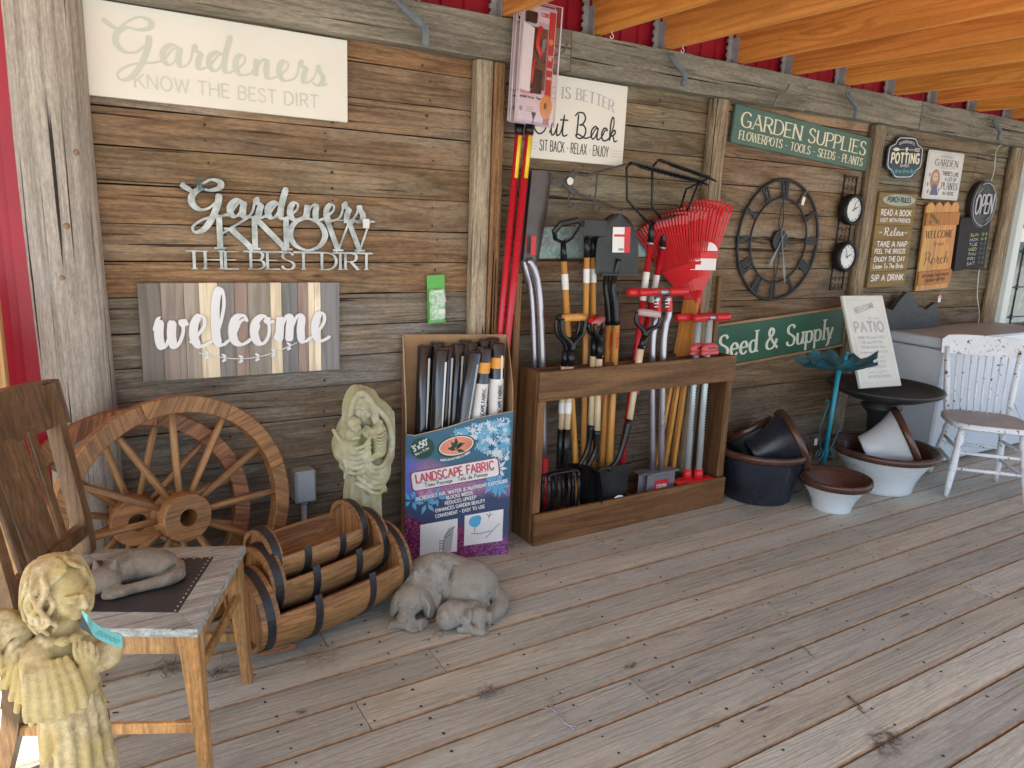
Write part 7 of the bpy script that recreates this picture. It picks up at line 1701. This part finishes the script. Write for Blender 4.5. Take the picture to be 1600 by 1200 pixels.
# ------------------------------------------------------------------ sculpted stone figures (distance field -> one continuous mesh)
class Sculpt:
    def __init__(s, lo, hi, res):
        s.lo = np.array(lo, np.float32); s.res = res
        n = np.ceil((np.array(hi)-np.array(lo))/res).astype(int)+1
        s.ax = [(s.lo[i]+np.arange(n[i], dtype=np.float32)*res) for i in range(3)]
        s.D = np.full(n, .08, np.float32)
    def sub(s, lo, hi, m):
        sl = []
        for i in range(3):
            a = int(np.clip(math.floor((lo[i]-m-s.lo[i])/s.res), 0, len(s.ax[i]))); b_ = int(np.clip(math.ceil((hi[i]+m-s.lo[i])/s.res)+1, 0, len(s.ax[i])))
            if b_ <= a: return None
            sl.append(slice(a, b_))
        return tuple(sl), s.ax[0][sl[0]][:, None, None], s.ax[1][sl[1]][None, :, None], s.ax[2][sl[2]][None, None, :]
    def comb(s, sl, d, k, mode):
        D = s.D[sl]
        if mode == 'cut':
            d = -d; h = np.clip(.5-.5*(D-d)/k, 0, 1); s.D[sl] = D*(1-h)+d*h+k*h*(1-h)
        else:
            h = np.clip(.5+.5*(D-d)/k, 0, 1); s.D[sl] = D*(1-h)+d*h-k*h*(1-h)
    def ell(s, c, r, k=.01, rot=None, mode='add'):
        R_ = max(r); g = s.sub([x-R_ for x in c], [x+R_ for x in c], k+.006)
        if g is None: return s
        sl, X, Y, Z = g; X, Y, Z = X-c[0], Y-c[1], Z-c[2]
        if rot is not None:
            m_ = np.array(rot.inverted().to_matrix() if hasattr(rot, 'to_matrix') else rot.inverted(), np.float32)
            X, Y, Z = (m_[i, 0]*X+m_[i, 1]*Y+m_[i, 2]*Z for i in range(3))
        k0 = np.sqrt((X/r[0])**2+(Y/r[1])**2+(Z/r[2])**2); k1 = np.sqrt((X/r[0]**2)**2+(Y/r[1]**2)**2+(Z/r[2]**2)**2)+1e-6
        s.comb(sl, k0*(k0-1)/k1, k, mode); return s
    def cap(s, a, b, r1, r2=None, k=.01, mode='add', fy=1.):
        r2 = r1 if r2 is None else r2; R_ = max(r1, r2)
        g = s.sub([min(a[i], b[i])-R_ for i in range(3)], [max(a[i], b[i])+R_ for i in range(3)], k+.006)
        if g is None: return s
        sl, X, Y, Z = g; ba = [b[i]-a[i] for i in range(3)]; L2_ = sum(x*x for x in ba)+1e-9
        t = np.clip(((X-a[0])*ba[0]+(Y-a[1])*ba[1]+(Z-a[2])*ba[2])/L2_, 0, 1)
        d = np.sqrt((X-a[0]-t*ba[0])**2+((Y-a[1]-t*ba[1])/fy)**2+(Z-a[2]-t*ba[2])**2)-(r1+(r2-r1)*t)
        s.comb(sl, d, k, mode); return s
    def tube(s, pts, r, k=.006, mode='add', n=4, r2=None):
        C = cat([Vector(p) for p in pts], n); N = len(C)-1; r2 = r if r2 is None else r2
        for i in range(N): s.cap(C[i], C[i+1], r+(r2-r)*i/N, r+(r2-r)*(i+1)/N, k, mode)
        return s
    def disp(s, lo, hi, fn):
        g = s.sub(lo, hi, 0)
        if g is None: return s
        sl, X, Y, Z = g; s.D[sl] += fn(X, Y, Z).astype(np.float32); return s
    def mesh(s, name, mt, parent=None, smooth=1, **kw):
        D = s.D; D[0] = D[-1] = .05; D[:, 0] = D[:, -1] = .05; D[:, :, 0] = D[:, :, -1] = .05
        ins = D < 0; nx, ny, nz = D.shape
        c = ins[:-1, :-1, :-1].astype(np.int8)
        for dx in (0, 1):
            for dy in (0, 1):
                for dz in (0, 1):
                    if dx+dy+dz: c = c+ins[dx:nx-1+dx, dy:ny-1+dy, dz:nz-1+dz]
        act = (c > 0) & (c < 8); idx = np.full(act.shape, -1, np.int64); I, J, K_ = np.nonzero(act); idx[I, J, K_] = np.arange(len(I))
        P3 = np.zeros((len(I), 3)); W3 = np.zeros(len(I))
        for ax in range(3):
            for u in (0, 1):
                for v in (0, 1):
                    o = [0, 0, 0]; o2 = [(ax+1) % 3, (ax+2) % 3]; o[o2[0]] = u; o[o2[1]] = v
                    e = list(o); e[ax] = 1
                    a = D[I+o[0], J+o[1], K_+o[2]]; b_ = D[I+e[0], J+e[1], K_+e[2]]
                    m_ = (a < 0) != (b_ < 0); t = np.where(m_, a/np.where(m_, a-b_, 1), 0)
                    q = np.stack([np.full(len(I), o[0], float), np.full(len(I), o[1], float), np.full(len(I), o[2], float)], 1); q[:, ax] += t
                    P3 += q*m_[:, None]; W3 += m_
        V = (P3/W3[:, None]+np.stack([I, J, K_], 1))*s.res+s.lo
        F = []
        for ax in range(3):
            sa = [slice(None)]*3; sb_ = [slice(None)]*3; sa[ax] = slice(0, -1); sb_[ax] = slice(1, None)
            A, B = ins[tuple(sa)], ins[tuple(sb_)]; ch_ = A != B; i_, j_, k_ = np.nonzero(ch_); fl_ = A[i_, j_, k_]
            o2 = [(ax+1) % 3, (ax+2) % 3]; quad = []
            ok = np.ones(len(i_), bool); base_ = np.stack([i_, j_, k_], 1)
            for u, v in ((0, 0), (-1, 0), (-1, -1), (0, -1)):
                q = base_.copy(); q[:, o2[0]] += u; q[:, o2[1]] += v
                ok &= (q >= 0).all(1) & (q < np.array(act.shape)).all(1); q = np.clip(q, 0, np.array(act.shape)-1); quad.append(idx[q[:, 0], q[:, 1], q[:, 2]])
            Q = np.stack(quad, 1); Q[~fl_] = Q[~fl_][:, ::-1]; F.append(Q[ok & (Q >= 0).all(1)])
        F = np.concatenate(F)
        me = bpy.data.meshes.new(name); me.vertices.add(len(V)); me.vertices.foreach_set('co', V.astype(np.float32).ravel())
        me.loops.add(F.size); me.polygons.add(len(F)); me.loops.foreach_set('vertex_index', F.astype(np.int32).ravel())
        me.polygons.foreach_set('loop_start', np.arange(0, F.size, 4, dtype=np.int32)); me.polygons.foreach_set('use_smooth', np.ones(len(F), bool)); me.update(calc_edges=True); me.validate()
        me.materials.append(mt); o = bpy.data.objects.new(name, me); link(o, parent); return tag(o, **kw)
def stone(name, c1, c2, c3, sc=14, bump=.5, rough=.8, speck=.0):
    t = NT(name); c = t.coords(); n = t.noise(c, sc, 5, .65); n2 = t.noise(c, sc*.35, 3); n3 = t.noise(c, sc*9, 3, .7)
    k = t.mix(t.ramp(n, .35, .65), c1, c2); k = t.mix(t.ramp(n2, .42, .62), k, c3); k = t.mix(t.ramp(n3, .45, .75, 0, .35), k, tuple(x*.6 for x in c1))
    t.bump(t.math('ADD', n3, t.math('MULTIPLY', n, 1.5)), bump, .0025); return t.fin(k, rough, 0, .3)
def face(S_, c, f, sc=1., up=Vector((0, 0, 1)), smile=0.):
    """eyes, nose, mouth, chin on a head centred at c, looking along f"""
    c = Vector(c); f = Vector(f).normalized(); sd_ = f.cross(up).normalized(); u = sd_.cross(f)
    def q(a, b_, z): return c+f*(a*sc)+sd_*(b_*sc)+u*(z*sc)
    S_.ell(q(.018, 0, -.016), (.024*sc,)*3, .012*sc); S_.ell(q(.028, 0, -.034), (.010*sc,)*3, .010*sc)
    for s_ in (-1, 1):
        S_.ell(q(.024, s_*.018, -.012), (.013*sc,)*3, .010*sc)
        S_.cap(q(.036, s_*.008, .008), q(.028, s_*.024, .010), .0042*sc, .003*sc, .005*sc)         # brow
        S_.ell(q(.0440, s_*.0150, .0015), (.0095*sc, .0095*sc, .0075*sc), .004*sc, mode='cut')
        S_.ell(q(.0330, s_*.0145, .0010), (.0075*sc, .0080*sc, .0055*sc), .0015*sc)                        # lidded eye
        S_.cap(q(.0400, s_*.008, -.0035), q(.0345, s_*.0215, -.003), .0020*sc, .0016*sc, .0012*sc, 'cut')
    S_.cap(q(.040, 0, .008), q(.0485, 0, -.010), .0038*sc, .0062*sc, .004*sc); 
    for s_ in (-1, 1): S_.ell(q(.042, s_*.005, -.012), (.0042*sc,)*3, .003*sc)
    S_.cap(q(.040, -.008, -.0215), q(.040, .008, -.0215), .0028*sc, None, .002*sc); S_.cap(q(.0390, -.006, -.0265), q(.0390, .006, -.0265), .0034*sc, None, .002*sc)
    S_.cap(q(.0435, -.010, -.0240), q(.0435, .010, -.0240), .0019*sc, None, .0012*sc, 'cut')
rs = random.Random(9)
# ---------------- kneeling-child style garden angel, standing, hands in prayer
ANG = stone('mossy_cast_stone', (.34,.24,.10), (.68,.57,.35), (.50,.39,.16), 34, .6)
S1 = Sculpt((-.18, -.12, -.005), (.125, .11, .83), .0025)
S1.cap((0, 0, .03), (-.004, 0, .56), .086, .050, .02); S1.ell((0, 0, .01), (.098, .085, .03), .02)
S1.ell((-.004, 0, .595), (.056, .046, .065), .02)
def folds(X, Y, Z):
    a = np.arctan2(Y, X+.004); w_ = np.clip((.56-Z)/.12, 0, 1)*np.clip(Z/.03, 0, 1)
    return w_*(.0058*np.sin(a*8+2.2*np.sin(Z*7)+.8)+.0030*np.sin(a*15+3*np.sin(Z*9)))
S1.disp((-.12, -.12, .0), (.12, .12, .57), folds)
for k in range(9):
    a = -2.6+k*.42; S1.tube([(.050*math.cos(a), .046*math.sin(a), .54), (.066*math.cos(a+.05), .064*math.sin(a+.05), .36), (.088*math.cos(a+rs.uniform(-.15,.15)), .084*math.sin(a), .16), (.094*math.cos(a), .09*math.sin(a), .02)], .0045, .012, n=3, r2=.009)
S1.cap((-.045, -.015, .622), (.032, .01, .628), .030, .028, .015)
S1.cap((-.050, -.040, .615), (-.040, -.066, .548), .031, .040, .012)          # near sleeve
S1.ell((-.036, -.078, .528), (.034, .022, .012), .008, mode='cut')
S1.cap((-.030, -.070, .545), (.030, -.058, .562), .030, .020, .010); S1.ell((-.010, -.072, .543), (.042, .026, .025), .010)
for k in range(6):
    S1.tube([(-.066+.013*k, -.060-.006*math.sin(k*.6), .625), (-.070+.017*k, -.088-.008*math.sin(k*.6), .585), (-.074+.019*k, -.094-.010*math.sin(k*.6), .540)], .0045, .010, n=3, r2=.007)
S1.cap((.010, -.068, .560), (.030, -.060, .600), .016, .015, .010)             # forearm and praying hands
S1.ell((.030, -.052, .612), (.018, .014, .022), .006)
for k in range(4): S1.tube([(.018+.0085*k, -.064, .612), (.014+.010*k, -.064, .634), (.016+.0085*k, -.056, .650-.003*k)], .0050, .0018, n=3, r2=.004)
S1.tube([(.044, -.060, .600), (.052, -.060, .612), (.050, -.056, .626)], .0052, .002, n=3)
S1.cap((.040, -.035, .592), (.083, -.020, .604), .026, .023, .010); S1.ell((.062, -.03, .586), (.034, .028, .020), .008); S1.cap((.020, .02, .62), (.075, -.01, .600), .026, .022, .012)
S1.cap((0, 0, .64), (.004, -.004, .69), .021, None, .012)
for k in range(11):
    a = 2*math.pi*k/11; S1.ell((.002+.040*math.cos(a), -.006+.040*math.sin(a), .650), (.013, .013, .009), .003)
hc = Vector((.006, -.010, .735)); fd = Vector((.58, -.78, -.16))
S1.ell(hc, (.040, .040, .048), .01)
fh_ = Vector((fd.x, fd.y, 0)).normalized(); sd_ = fh_.cross(Vector((0, 0, 1)))
S1.ell(hc-fh_*.018+Vector((0, 0, .008)), (.043, .043, .050), .010); S1.ell(hc-fh_*.030+Vector((0, 0, -.018)), (.043, .045, .048), .012)
face(S1, hc+fd.normalized()*.006, fd, 1.08)
for k in range(31):
    a = .95+(2*math.pi-1.9)*(k+rs.uniform(-.3, .3))/30; d = fh_*math.cos(a)+sd_*math.sin(a)
    c0 = hc-fh_*.016; c0 = Vector((c0.x, c0.y, 0)); r0 = .0455+(.006 if k % 2 else 0)+rs.uniform(0, .003); L_ = rs.uniform(0, .022)
    top = hc+Vector((0, 0, .062))+d*.008; t_ = Vector((-d.y, d.x, 0)); wv = .007*(1 if k % 3 else -1)
    pts = [top, c0+d*r0*.78+Vector((0, 0, .785)), c0+d*r0*1.06+t_*wv+Vector((0, 0, .757)), c0+d*(r0*1.16)-t_*wv+Vector((0, 0, .728)), c0+d*(r0*1.20)+t_*wv*1.2+Vector((0, 0, .702)), c0+d*(r0*1.06)-t_*wv+Vector((0, 0, .682+L_*.5)), c0+d*(r0*.98)+Vector((0, 0, .668+L_*.5))]
    S1.tube(pts, rs.uniform(.0054, .0066), .0008, n=4, r2=.0045)
for s_ in (-1, 1):
    for k in range(6):
        S1.tube([hc+Vector((0, 0, .060))-fh_*.004*k, hc+fh_*(.024-.005*k)+sd_*s_*(.012+.003*k)+Vector((0, 0, .050+.001*k)), hc+fh_*(.012-.006*k)+sd_*s_*(.038+.002*k)+Vector((0, 0, .030)), hc+fh_*(-.004-.004*k)+sd_*s_*(.043+.002*k)+Vector((0, 0, -.002)), hc+fh_*(.000-.003*k)+sd_*s_*(.050-.001*k)+Vector((0, 0, -.032)), hc-fh_*.006+sd_*s_*.045+Vector((0, 0, -.055))], .0048, .0014, n=3, r2=.0035)
for layer in range(3):                                                        # wings
    for k in range(7):
        f = k/6; root = Vector((-.050-.006*layer, .034-.012*layer, .665-.080*f)); tip = Vector((-.156+.040*f+.022*layer, .016-.010*layer, .700-.165*f-.030*layer+.02*(layer == 0)))
        md_ = (root+tip)/2+Vector((-.004, -.012, .016)); S1.tube([root, md_, tip], .0125-.0015*layer, .0008, n=3, r2=.0065)
for k in range(6): S1.tube([(-.060, .012, .665), (-.092-.006*k, -.010, .712-.010*k), (-.132+.004*k, -.014, .712-.014*k), (-.150+.008*k, -.010, .680-.014*k)], .0085, .0008, n=3, r2=.0055)
S1.cap((-.05, .03, .60), (-.10, .03, .66), .026, .018, .012); S1.cap((-.05, .03, .57), (-.09, .03, .58), .03, .02, .012)
ba_ = at(112, 1000, -1.35); an = empty('angel_statue', (ba_.x-.010, -1.36, .006), (0, 0, R(2)), label='mossy stone angel child statue with praying hands, at the lower left corner', cat='statue')
o = S1.mesh('figure', ANG, an); o.scale = (.93, .95, 1.0)
# ribbon tag
AQ = plain('aqua_ribbon', (.16,.50,.47), .35, 0, .04); q = MB()
pts = [at(x, y, yy) for x, y, yy in ((128,956,-1.44),(136,967,-1.46),(145,981,-1.46),(157,990,-1.46),(174,997,-1.46),(191,1003,-1.46))]
C = cat(pts, 5); vs = []
for i, p in enumerate(C):
    w_ = .010*min(1, (i+2)/12)+.0015; d = Vector((.12, .5, .86)).normalized(); vs += [p-d*w_, p+d*w_]
q.add(vs, [(2*i, 2*i+1, 2*i+3, 2*i+2) for i in range(len(C)-1)]); tg = q.build('ribbon_tag', AQ, label='aqua ribbon tag hanging from the angel at its chin', cat='tag', fix=False)
dv = (pts[4]-pts[3]); q = MB()
for k in range(5):
    c_ = pts[2].lerp(pts[5], .2+.15*k)+Vector((0, -.0045, -.002)); q.tube([c_+Vector((.004*math.cos(a), 0, .0035*math.sin(a))) for a in (0, 1.3, 2.6, 3.9, 5.2, 6.2)], .0005, 4)
q.build('ribbon_print', plain('ribbon_ink', (.03,.2,.22), .5), tg, kind='stuff')
q = MB(); q.add([at(x, y, -1.43) for x, y in ((128,958),(124,980),(158,1002),(150,990))], [(0,1,2,3)]); q.build('tag_back', plain('tag_back', (.04,.05,.055), .3), tg, fix=False)
# ---------------- mother and child
MAD = stone('mossy_pale_stone', (.34,.32,.19), (.56,.56,.42), (.44,.43,.23), 26, .5)
MAD_L = None
S2 = Sculpt((-.13, -.12, -.005), (.13, .10, .81), .0028)
S2.cap((0, .0, .02), (.0, .0, .44), .080, .066, .02); S2.disp((-.12, -.12, 0), (.12, .12, .45), lambda X, Y, Z: .0065*np.sin(np.arctan2(Y, X)*9+1.2*np.sin(Z*8))*np.clip((.45-Z)/.06, 0, 1))
S2.ell((.008, .030, .585), (.108, .060, .135), .02); S2.cap((-.012, .02, .735), (.030, .035, .60), .046, .085, .02); S2.ell((-.008, .020, .748), (.050, .046, .050), .02)
S2.ell((.055, .02, .56), (.065, .05, .13), .02); S2.ell((-.045, -.01, .575), (.070, .05, .075), .02)
S2.ell((.004, -.060, .715), (.036, .040, .055), .008, mode='cut'); S2.ell((.030, -.075, .640), (.045, .04, .05), .015, mode='cut')
hc2 = Vector((.004, -.046, .724)); fd2 = Vector((-.22, -1, -.22))
S2.ell(hc2, (.028, .030, .036), .008); face(S2, hc2+Vector((0, -.004, 0)), fd2, .92); S2.cap((.006, -.02, .70), (.012, -.02, .66), .016, .02, .01)
rim = [(-.052, -.035, .600), (-.046, -.048, .66), (-.044, -.050, .715), (-.030, -.052, .762), (-.006, -.050, .784), (.020, -.046, .766), (.040, -.040, .732), (.072, -.034, .700), (.100, -.030, .655), (.110, -.028, .59), (.102, -.03, .52), (.082, -.04, .46)]
S2.tube(rim, .011, .008, n=4)
for k in range(5): S2.tube([(p[0]*(1+.03*k)+(.004 if p[0] > 0 else -.004)*k, p[1]+.012*k, p[2]+.004*k) for p in rim], .006, .008, n=3)
for k in range(7): S2.tube([(.010+.003*k, -.052+.003*k, .760), (.028+.002*k, -.050+.002*k, .735), (.030+.004*k, -.052, .70), (.040+.004*k, -.056, .670-.004*k), (.048+.005*k, -.056, .645)], .0045, .002, n=3)
for k in range(4): S2.tube([(.0-.004*k, -.054, .762), (-.022-.001*k, -.054, .745), (-.028-.002*k, -.050, .715), (-.030, -.05, .69)], .0042, .002, n=3)
bh = Vector((-.036, -.084, .676)); S2.ell(bh, (.023, .022, .025), .006); face(S2, bh+Vector((0, -.002, -.003)), (.35, -1, -.05), .66)
for k in range(8): a = -.3+k*.45; S2.tube([bh+Vector((.0, 0, .026)), bh+Vector((.020*math.cos(a), -.012*math.sin(a)+.0, .018)), bh+Vector((.024*math.cos(a), -.014*math.sin(a), .006))], .0035, .002, n=2)
S2.ell((-.040, -.062, .628), (.032, .030, .030), .010)
for k in range(4): S2.tube([(-.052+.006*k, -.085, .612), (-.046+.007*k, -.098, .622), (-.036+.007*k, -.096, .634-.003*k)], .0036, .0012, n=3)
S2.tube([(.010, -.060, .655), (.030, -.068, .640), (.050, -.066, .655), (.064, -.06, .672)], .010, .005, n=4); S2.tube([(-.006, -.066, .645), (.020, -.076, .622), (.05, -.074, .630), (.066, -.066, .65)], .009, .005, n=4)
for k in range(6):
    z = .605-.020*k; S2.tube([(-.106+.006*k, -.020, z+.030-.004*k), (-.080, -.058, z-.004), (-.040, -.086, z-.022), (.000, -.094, z-.012), (.022, -.092, z+.020)], .0085, .0042, n=3, r2=.006)
S2.ell((-.050, -.045, .560), (.062, .048, .052), .012)
for k in range(4): S2.tube([(-.075+.022*k, -.060-.006*k, .560), (-.066+.02*k, -.082, .515), (-.070+.024*k, -.070, .462+.012*k)], .011, .005, n=3, r2=.006)
for k in range(6):
    z = .545-.022*k; S2.tube([(.000-.006*k, -.086, z+.010), (.030, -.094+.002*k, z-.034), (.068, -.080+.004*k, z-.040), (.098-.005*k, -.048, z+.000), (.106-.004*k, -.02, z+.03)], .0085, .0045, n=3, r2=.006)
S2.ell((.045, -.03, .465), (.062, .055, .065), .014)
S2.cap((.060, -.050, .640), (.060, -.074, .560), .026, .022, .01)
for k in range(7): z = .635-.013*k; S2.tube([(.036, -.070, z-.004), (.058, -.098+.001*k, z-.008), (.082, -.074, z+.002)], .0042, .003, n=3)
S2.cap((.055, -.085, .555), (.020, -.100, .540), .014, .011, .006)
for k in range(4): S2.cap((.018, -.100, .548-.007*k), (-.004, -.098, .556-.008*k), .0042, .0035, .0015)
S2.tube([(.05, -.05, .44), (.072, -.055, .41), (.085, -.04, .39)], .014, .008, n=3, r2=.008)
mp = at(566, 700, -.24); md = empty('madonna_statue', (mp.x, -.235, 0), (0, 0, R(-14)), label='mossy stone statue of a hooded mother holding a baby, against the wall', cat='statue')
zt = at(560, 607, -.24).z; o = S2.mesh('figure', MAD, md); o.scale = (1.0, 1, zt/.793)
# ---------------- dog, pup, cat
DOG = stone('grey_cast_stone', (.20,.19,.16), (.39,.38,.345), (.31,.295,.24), 26, .9)
S3 = Sculpt((-.22, -.14, -.005), (.235, .145, .225), .0028)
S3.ell((.095, .012, .085), (.108, .088, .092), .02); S3.ell((-.010, .055, .098), (.130, .074, .100), .03); S3.ell((-.085, .025, .080), (.078, .068, .082), .03)
S3.ell((.080, -.040, .070), (.066, .042, .060), .008); S3.cap((.135, -.065, .045), (.100, -.085, .016), .022, .015, .008); S3.cap((.100, -.088, .016), (.030, -.070, .016), .015, .015, .006)
S3.ell((-.035, -.005, .06), (.045, .045, .055), .008); S3.tube([(-.045, -.045, .03), (-.035, -.055, .05), (-.02, -.045, .08)], .012, .008)
S3.tube([(.175, .02, .055), (.200, -.035, .040), (.180, -.085, .028), (.130, -.112, .021), (.085, -.112, .019), (.058, -.100, .018)], .032, .010, r2=.014)
for k in range(8):
    a = rs.uniform(-.12, .06); S3.tube([(a, .0+rs.uniform(-.01,.01), .165+rs.uniform(-.01,.01)), (a+.008, -.020, .12), (a+.004, -.032, .075)], .004, .012)
S3.tube([(-.045, -.03, .14), (-.008, -.050, .10), (-.010, -.06, .04)], .005, .007, 'cut'); S3.tube([(.035, .0, .16), (.012, -.050, .11), (.018, -.075, .05), (.03, -.09, .03)], .005, .007, 'cut'); S3.tube([(-.06, -.01, .165), (-.04, -.055, .12), (-.045, -.07, .07)], .004, .006, 'cut'); S3.tube([(.15, -.03, .11), (.150, -.075, .06), (.12, -.10, .035)], .004, .006, 'cut')
from mathutils import Euler
h3 = Vector((-.118, -.042, .080)); f3 = Vector((-.40, -.86, -.32)).normalized(); s3 = f3.cross(Vector((0, 0, 1))).normalized(); u3 = s3.cross(f3)
S3.ell(h3, (.054, .052, .050), .014); S3.cap(h3-f3*.01, Vector((-.07, .02, .09)), .048, .055, .02)
S3.cap(h3+f3*.026+u3*-.010, h3+f3*.066+u3*-.018, .033, .026, .012); S3.ell(h3+f3*.090+u3*-.006, (.014, .011, .010), .003)
for s_ in (-1, 1):
    S3.ell(h3+f3*.044+s3*s_*.020+u3*.016, (.013, .011, .009), .005); S3.cap(h3+f3*.054+s3*s_*.014+u3*.013, h3+f3*.044+s3*s_*.030+u3*.010, .0016, None, .002, 'cut')
    S3.ell(h3+f3*.066+s3*s_*.014+u3*-.026, (.019, .016, .018), .006)
    S3.cap(h3+f3*.086+u3*-.020, h3+f3*.064+s3*s_*.030+u3*-.034, .0016, None, .003, 'cut')
S3.ell(h3+Vector((.054, -.010, -.014)), (.021, .034, .056), .006, Euler((R(-8), R(-24), 0)).to_quaternion()); S3.ell(h3+Vector((.060, -.014, -.036)), (.020, .033, .036), .006)
S3.tube([h3+Vector((.040, -.034, .022)), h3+Vector((.056, -.046, -.012)), h3+Vector((.052, -.048, -.045))], .005, .005)
S3.tube([h3+Vector((.030, -.030, .034)), h3+Vector((.030, -.050, .000)), h3+Vector((.030, -.050, -.040))], .0028, .005, 'cut')
S3.ell(h3+Vector((-.052, .002, -.012)), (.016, .030, .050), .006, Euler((0, R(14), 0)).to_quaternion())
S3.cap((-.185, -.085, .014), (-.130, -.100, .016), .015, .018, .006); S3.cap((-.130, -.115, .014), (-.085, -.105, .018), .017, .019, .006)
for k in range(3): S3.ell((-.192+.004*k, -.094+.012*k, .010), (.012, .007, .010), .0025); S3.ell((-.126+.015*k, -.128+.002*k, .010), (.008, .011, .010), .0025)
S3.D = np.maximum(S3.D, -(S3.ax[2][None, None, :]-.0))
dg = empty('dog_statue', (1.125, -.592, 0), (0, 0, R(-16)), label='large grey stone sleeping dog statue on the deck in front of the fabric box', cat='statue')
o = S3.mesh('figure', DOG, dg); o.scale = (1.06, 1.06, 1.02)
S4 = Sculpt((-.12, -.10, -.005), (.12, .075, .115), .0030)
S4.ell((-.030, .004, .048), (.064, .050, .048), .012); S4.ell((-.058, -.020, .042), (.042, .036, .040), .005); S4.ell((.03, .01, .045), (.05, .042, .042), .012)
h4 = Vector((.052, -.026, .046)); S4.ell(h4, (.038, .034, .036), .008); S4.cap(h4+Vector((.002, -.020, -.012)), h4+Vector((.004, -.040, -.026)), .022, .014, .006); S4.ell(h4+Vector((.004, -.053, -.024)), (.007,.005,.006), .002)
S4.ell(h4+Vector((-.034, -.012, .012)), (.011, .019, .025), .004); S4.ell(h4+Vector((.038, -.012, -.006)), (.012, .021, .028), .004)
for s_ in (-1, 1): S4.cap(h4+Vector((s_*.010, -.036, -.001)), h4+Vector((s_*.022, -.030, -.003)), .0013, None, .0015, 'cut'); S4.ell(h4+Vector((s_*.009, -.040, -.028)), (.010,.009,.010), .003)
S4.tube([(.000, -.030, .045), (.008, -.050, .026), (.030, -.066, .012), (.058, -.078, .010)], .014, .005, r2=.011); S4.tube([(-.02, -.05, .014), (.02, -.055, .012), (.05, -.06, .012)], .012, .005)
for k in range(3): S4.ell((.056+.008*k, -.084+.003*k, .008), (.006,.008,.007), .002)
S4.tube([(-.016, -.040, .060), (-.012, -.048, .030), (-.03, -.052, .012)], .0022, .004, 'cut')
S4.D = np.maximum(S4.D, -(S4.ax[2][None, None, :]-.0))
pp = empty('pup_statue', (1.142, -.722, 0), (0, 0, R(-16)), label='small grey stone curled pup statue lying in front of the large stone dog', cat='statue')
S4.mesh('figure', DOG, pp)
S5 = Sculpt((-.14, -.10, -.005), (.12, .10, .105), .0030)
S5.ell((.000, .025, .040), (.090, .052, .044), .012); S5.ell((.055, .012, .036), (.048, .046, .036), .006); S5.ell((-.045, .004, .040), (.045, .042, .040), .012)
S5.tube([(.098, .020, .022), (.102, -.020, .019), (.075, -.046, .017), (.030, -.056, .016), (-.018, -.066, .015), (-.045, -.060, .014)], .020, .005, r2=.011)
h5 = Vector((-.078, -.034, .038)); S5.ell(h5, (.042, .039, .034), .010); S5.cap(h5+Vector((-.014, -.016, -.010)), h5+Vector((-.020, -.028, -.014)), .016, .011, .006)
S5.cap(h5+Vector((.022, .004, .022)), h5+Vector((.028, .002, .052)), .014, .003, .003); S5.cap(h5+Vector((-.018, .016, .024)), h5+Vector((-.022, .020, .050)), .013, .003, .003)
for s_ in (-1, 1): S5.cap(h5+Vector((-.020+s_*.012, -.028+s_*.004, .002)), h5+Vector((-.018+s_*.022, -.022+s_*.008, .004)), .0013, None, .002, 'cut')
S5.cap((-.075, -.072, .010), (-.035, -.070, .012), .012, .014, .004); S5.ell((-.060, -.078, .010), (.018, .012, .010), .003); S5.tube([(.022, -.020, .078), (.006, -.036, .055), (-.010, -.046, .035), (-.03, -.05, .02)], .0035, .006, 'cut'); S5.tube([(.09, -.01, .04), (.07, -.032, .034), (.03, -.042, .030), (-.01, -.05, .026)], .0035, .005, 'cut'); S5.ell((-.03, -.005, .062), (.022, .02, .02), .006)
S5.D = np.maximum(S5.D, -(S5.ax[2][None, None, :]-.0))
CATS = stone('rough_brown_stone', (.15,.13,.10), (.32,.29,.24), (.25,.22,.17), 34, 1.0)
pc = (fl(140, 915, .47)+fl(284, 892, .47))/2; wd_ = (fl(140, 915, .47)-fl(284, 892, .47)).length
ct = empty('cat_statue', (pc.x+.005, pc.y+.012, .4525), (0, 0, R(-6)), label='brown grey stone sleeping cat statue curled on the old chair seat', cat='statue')
o = S5.mesh('figure', CATS, ct); k_ = wd_/.225; o.scale = (k_, k_, k_)
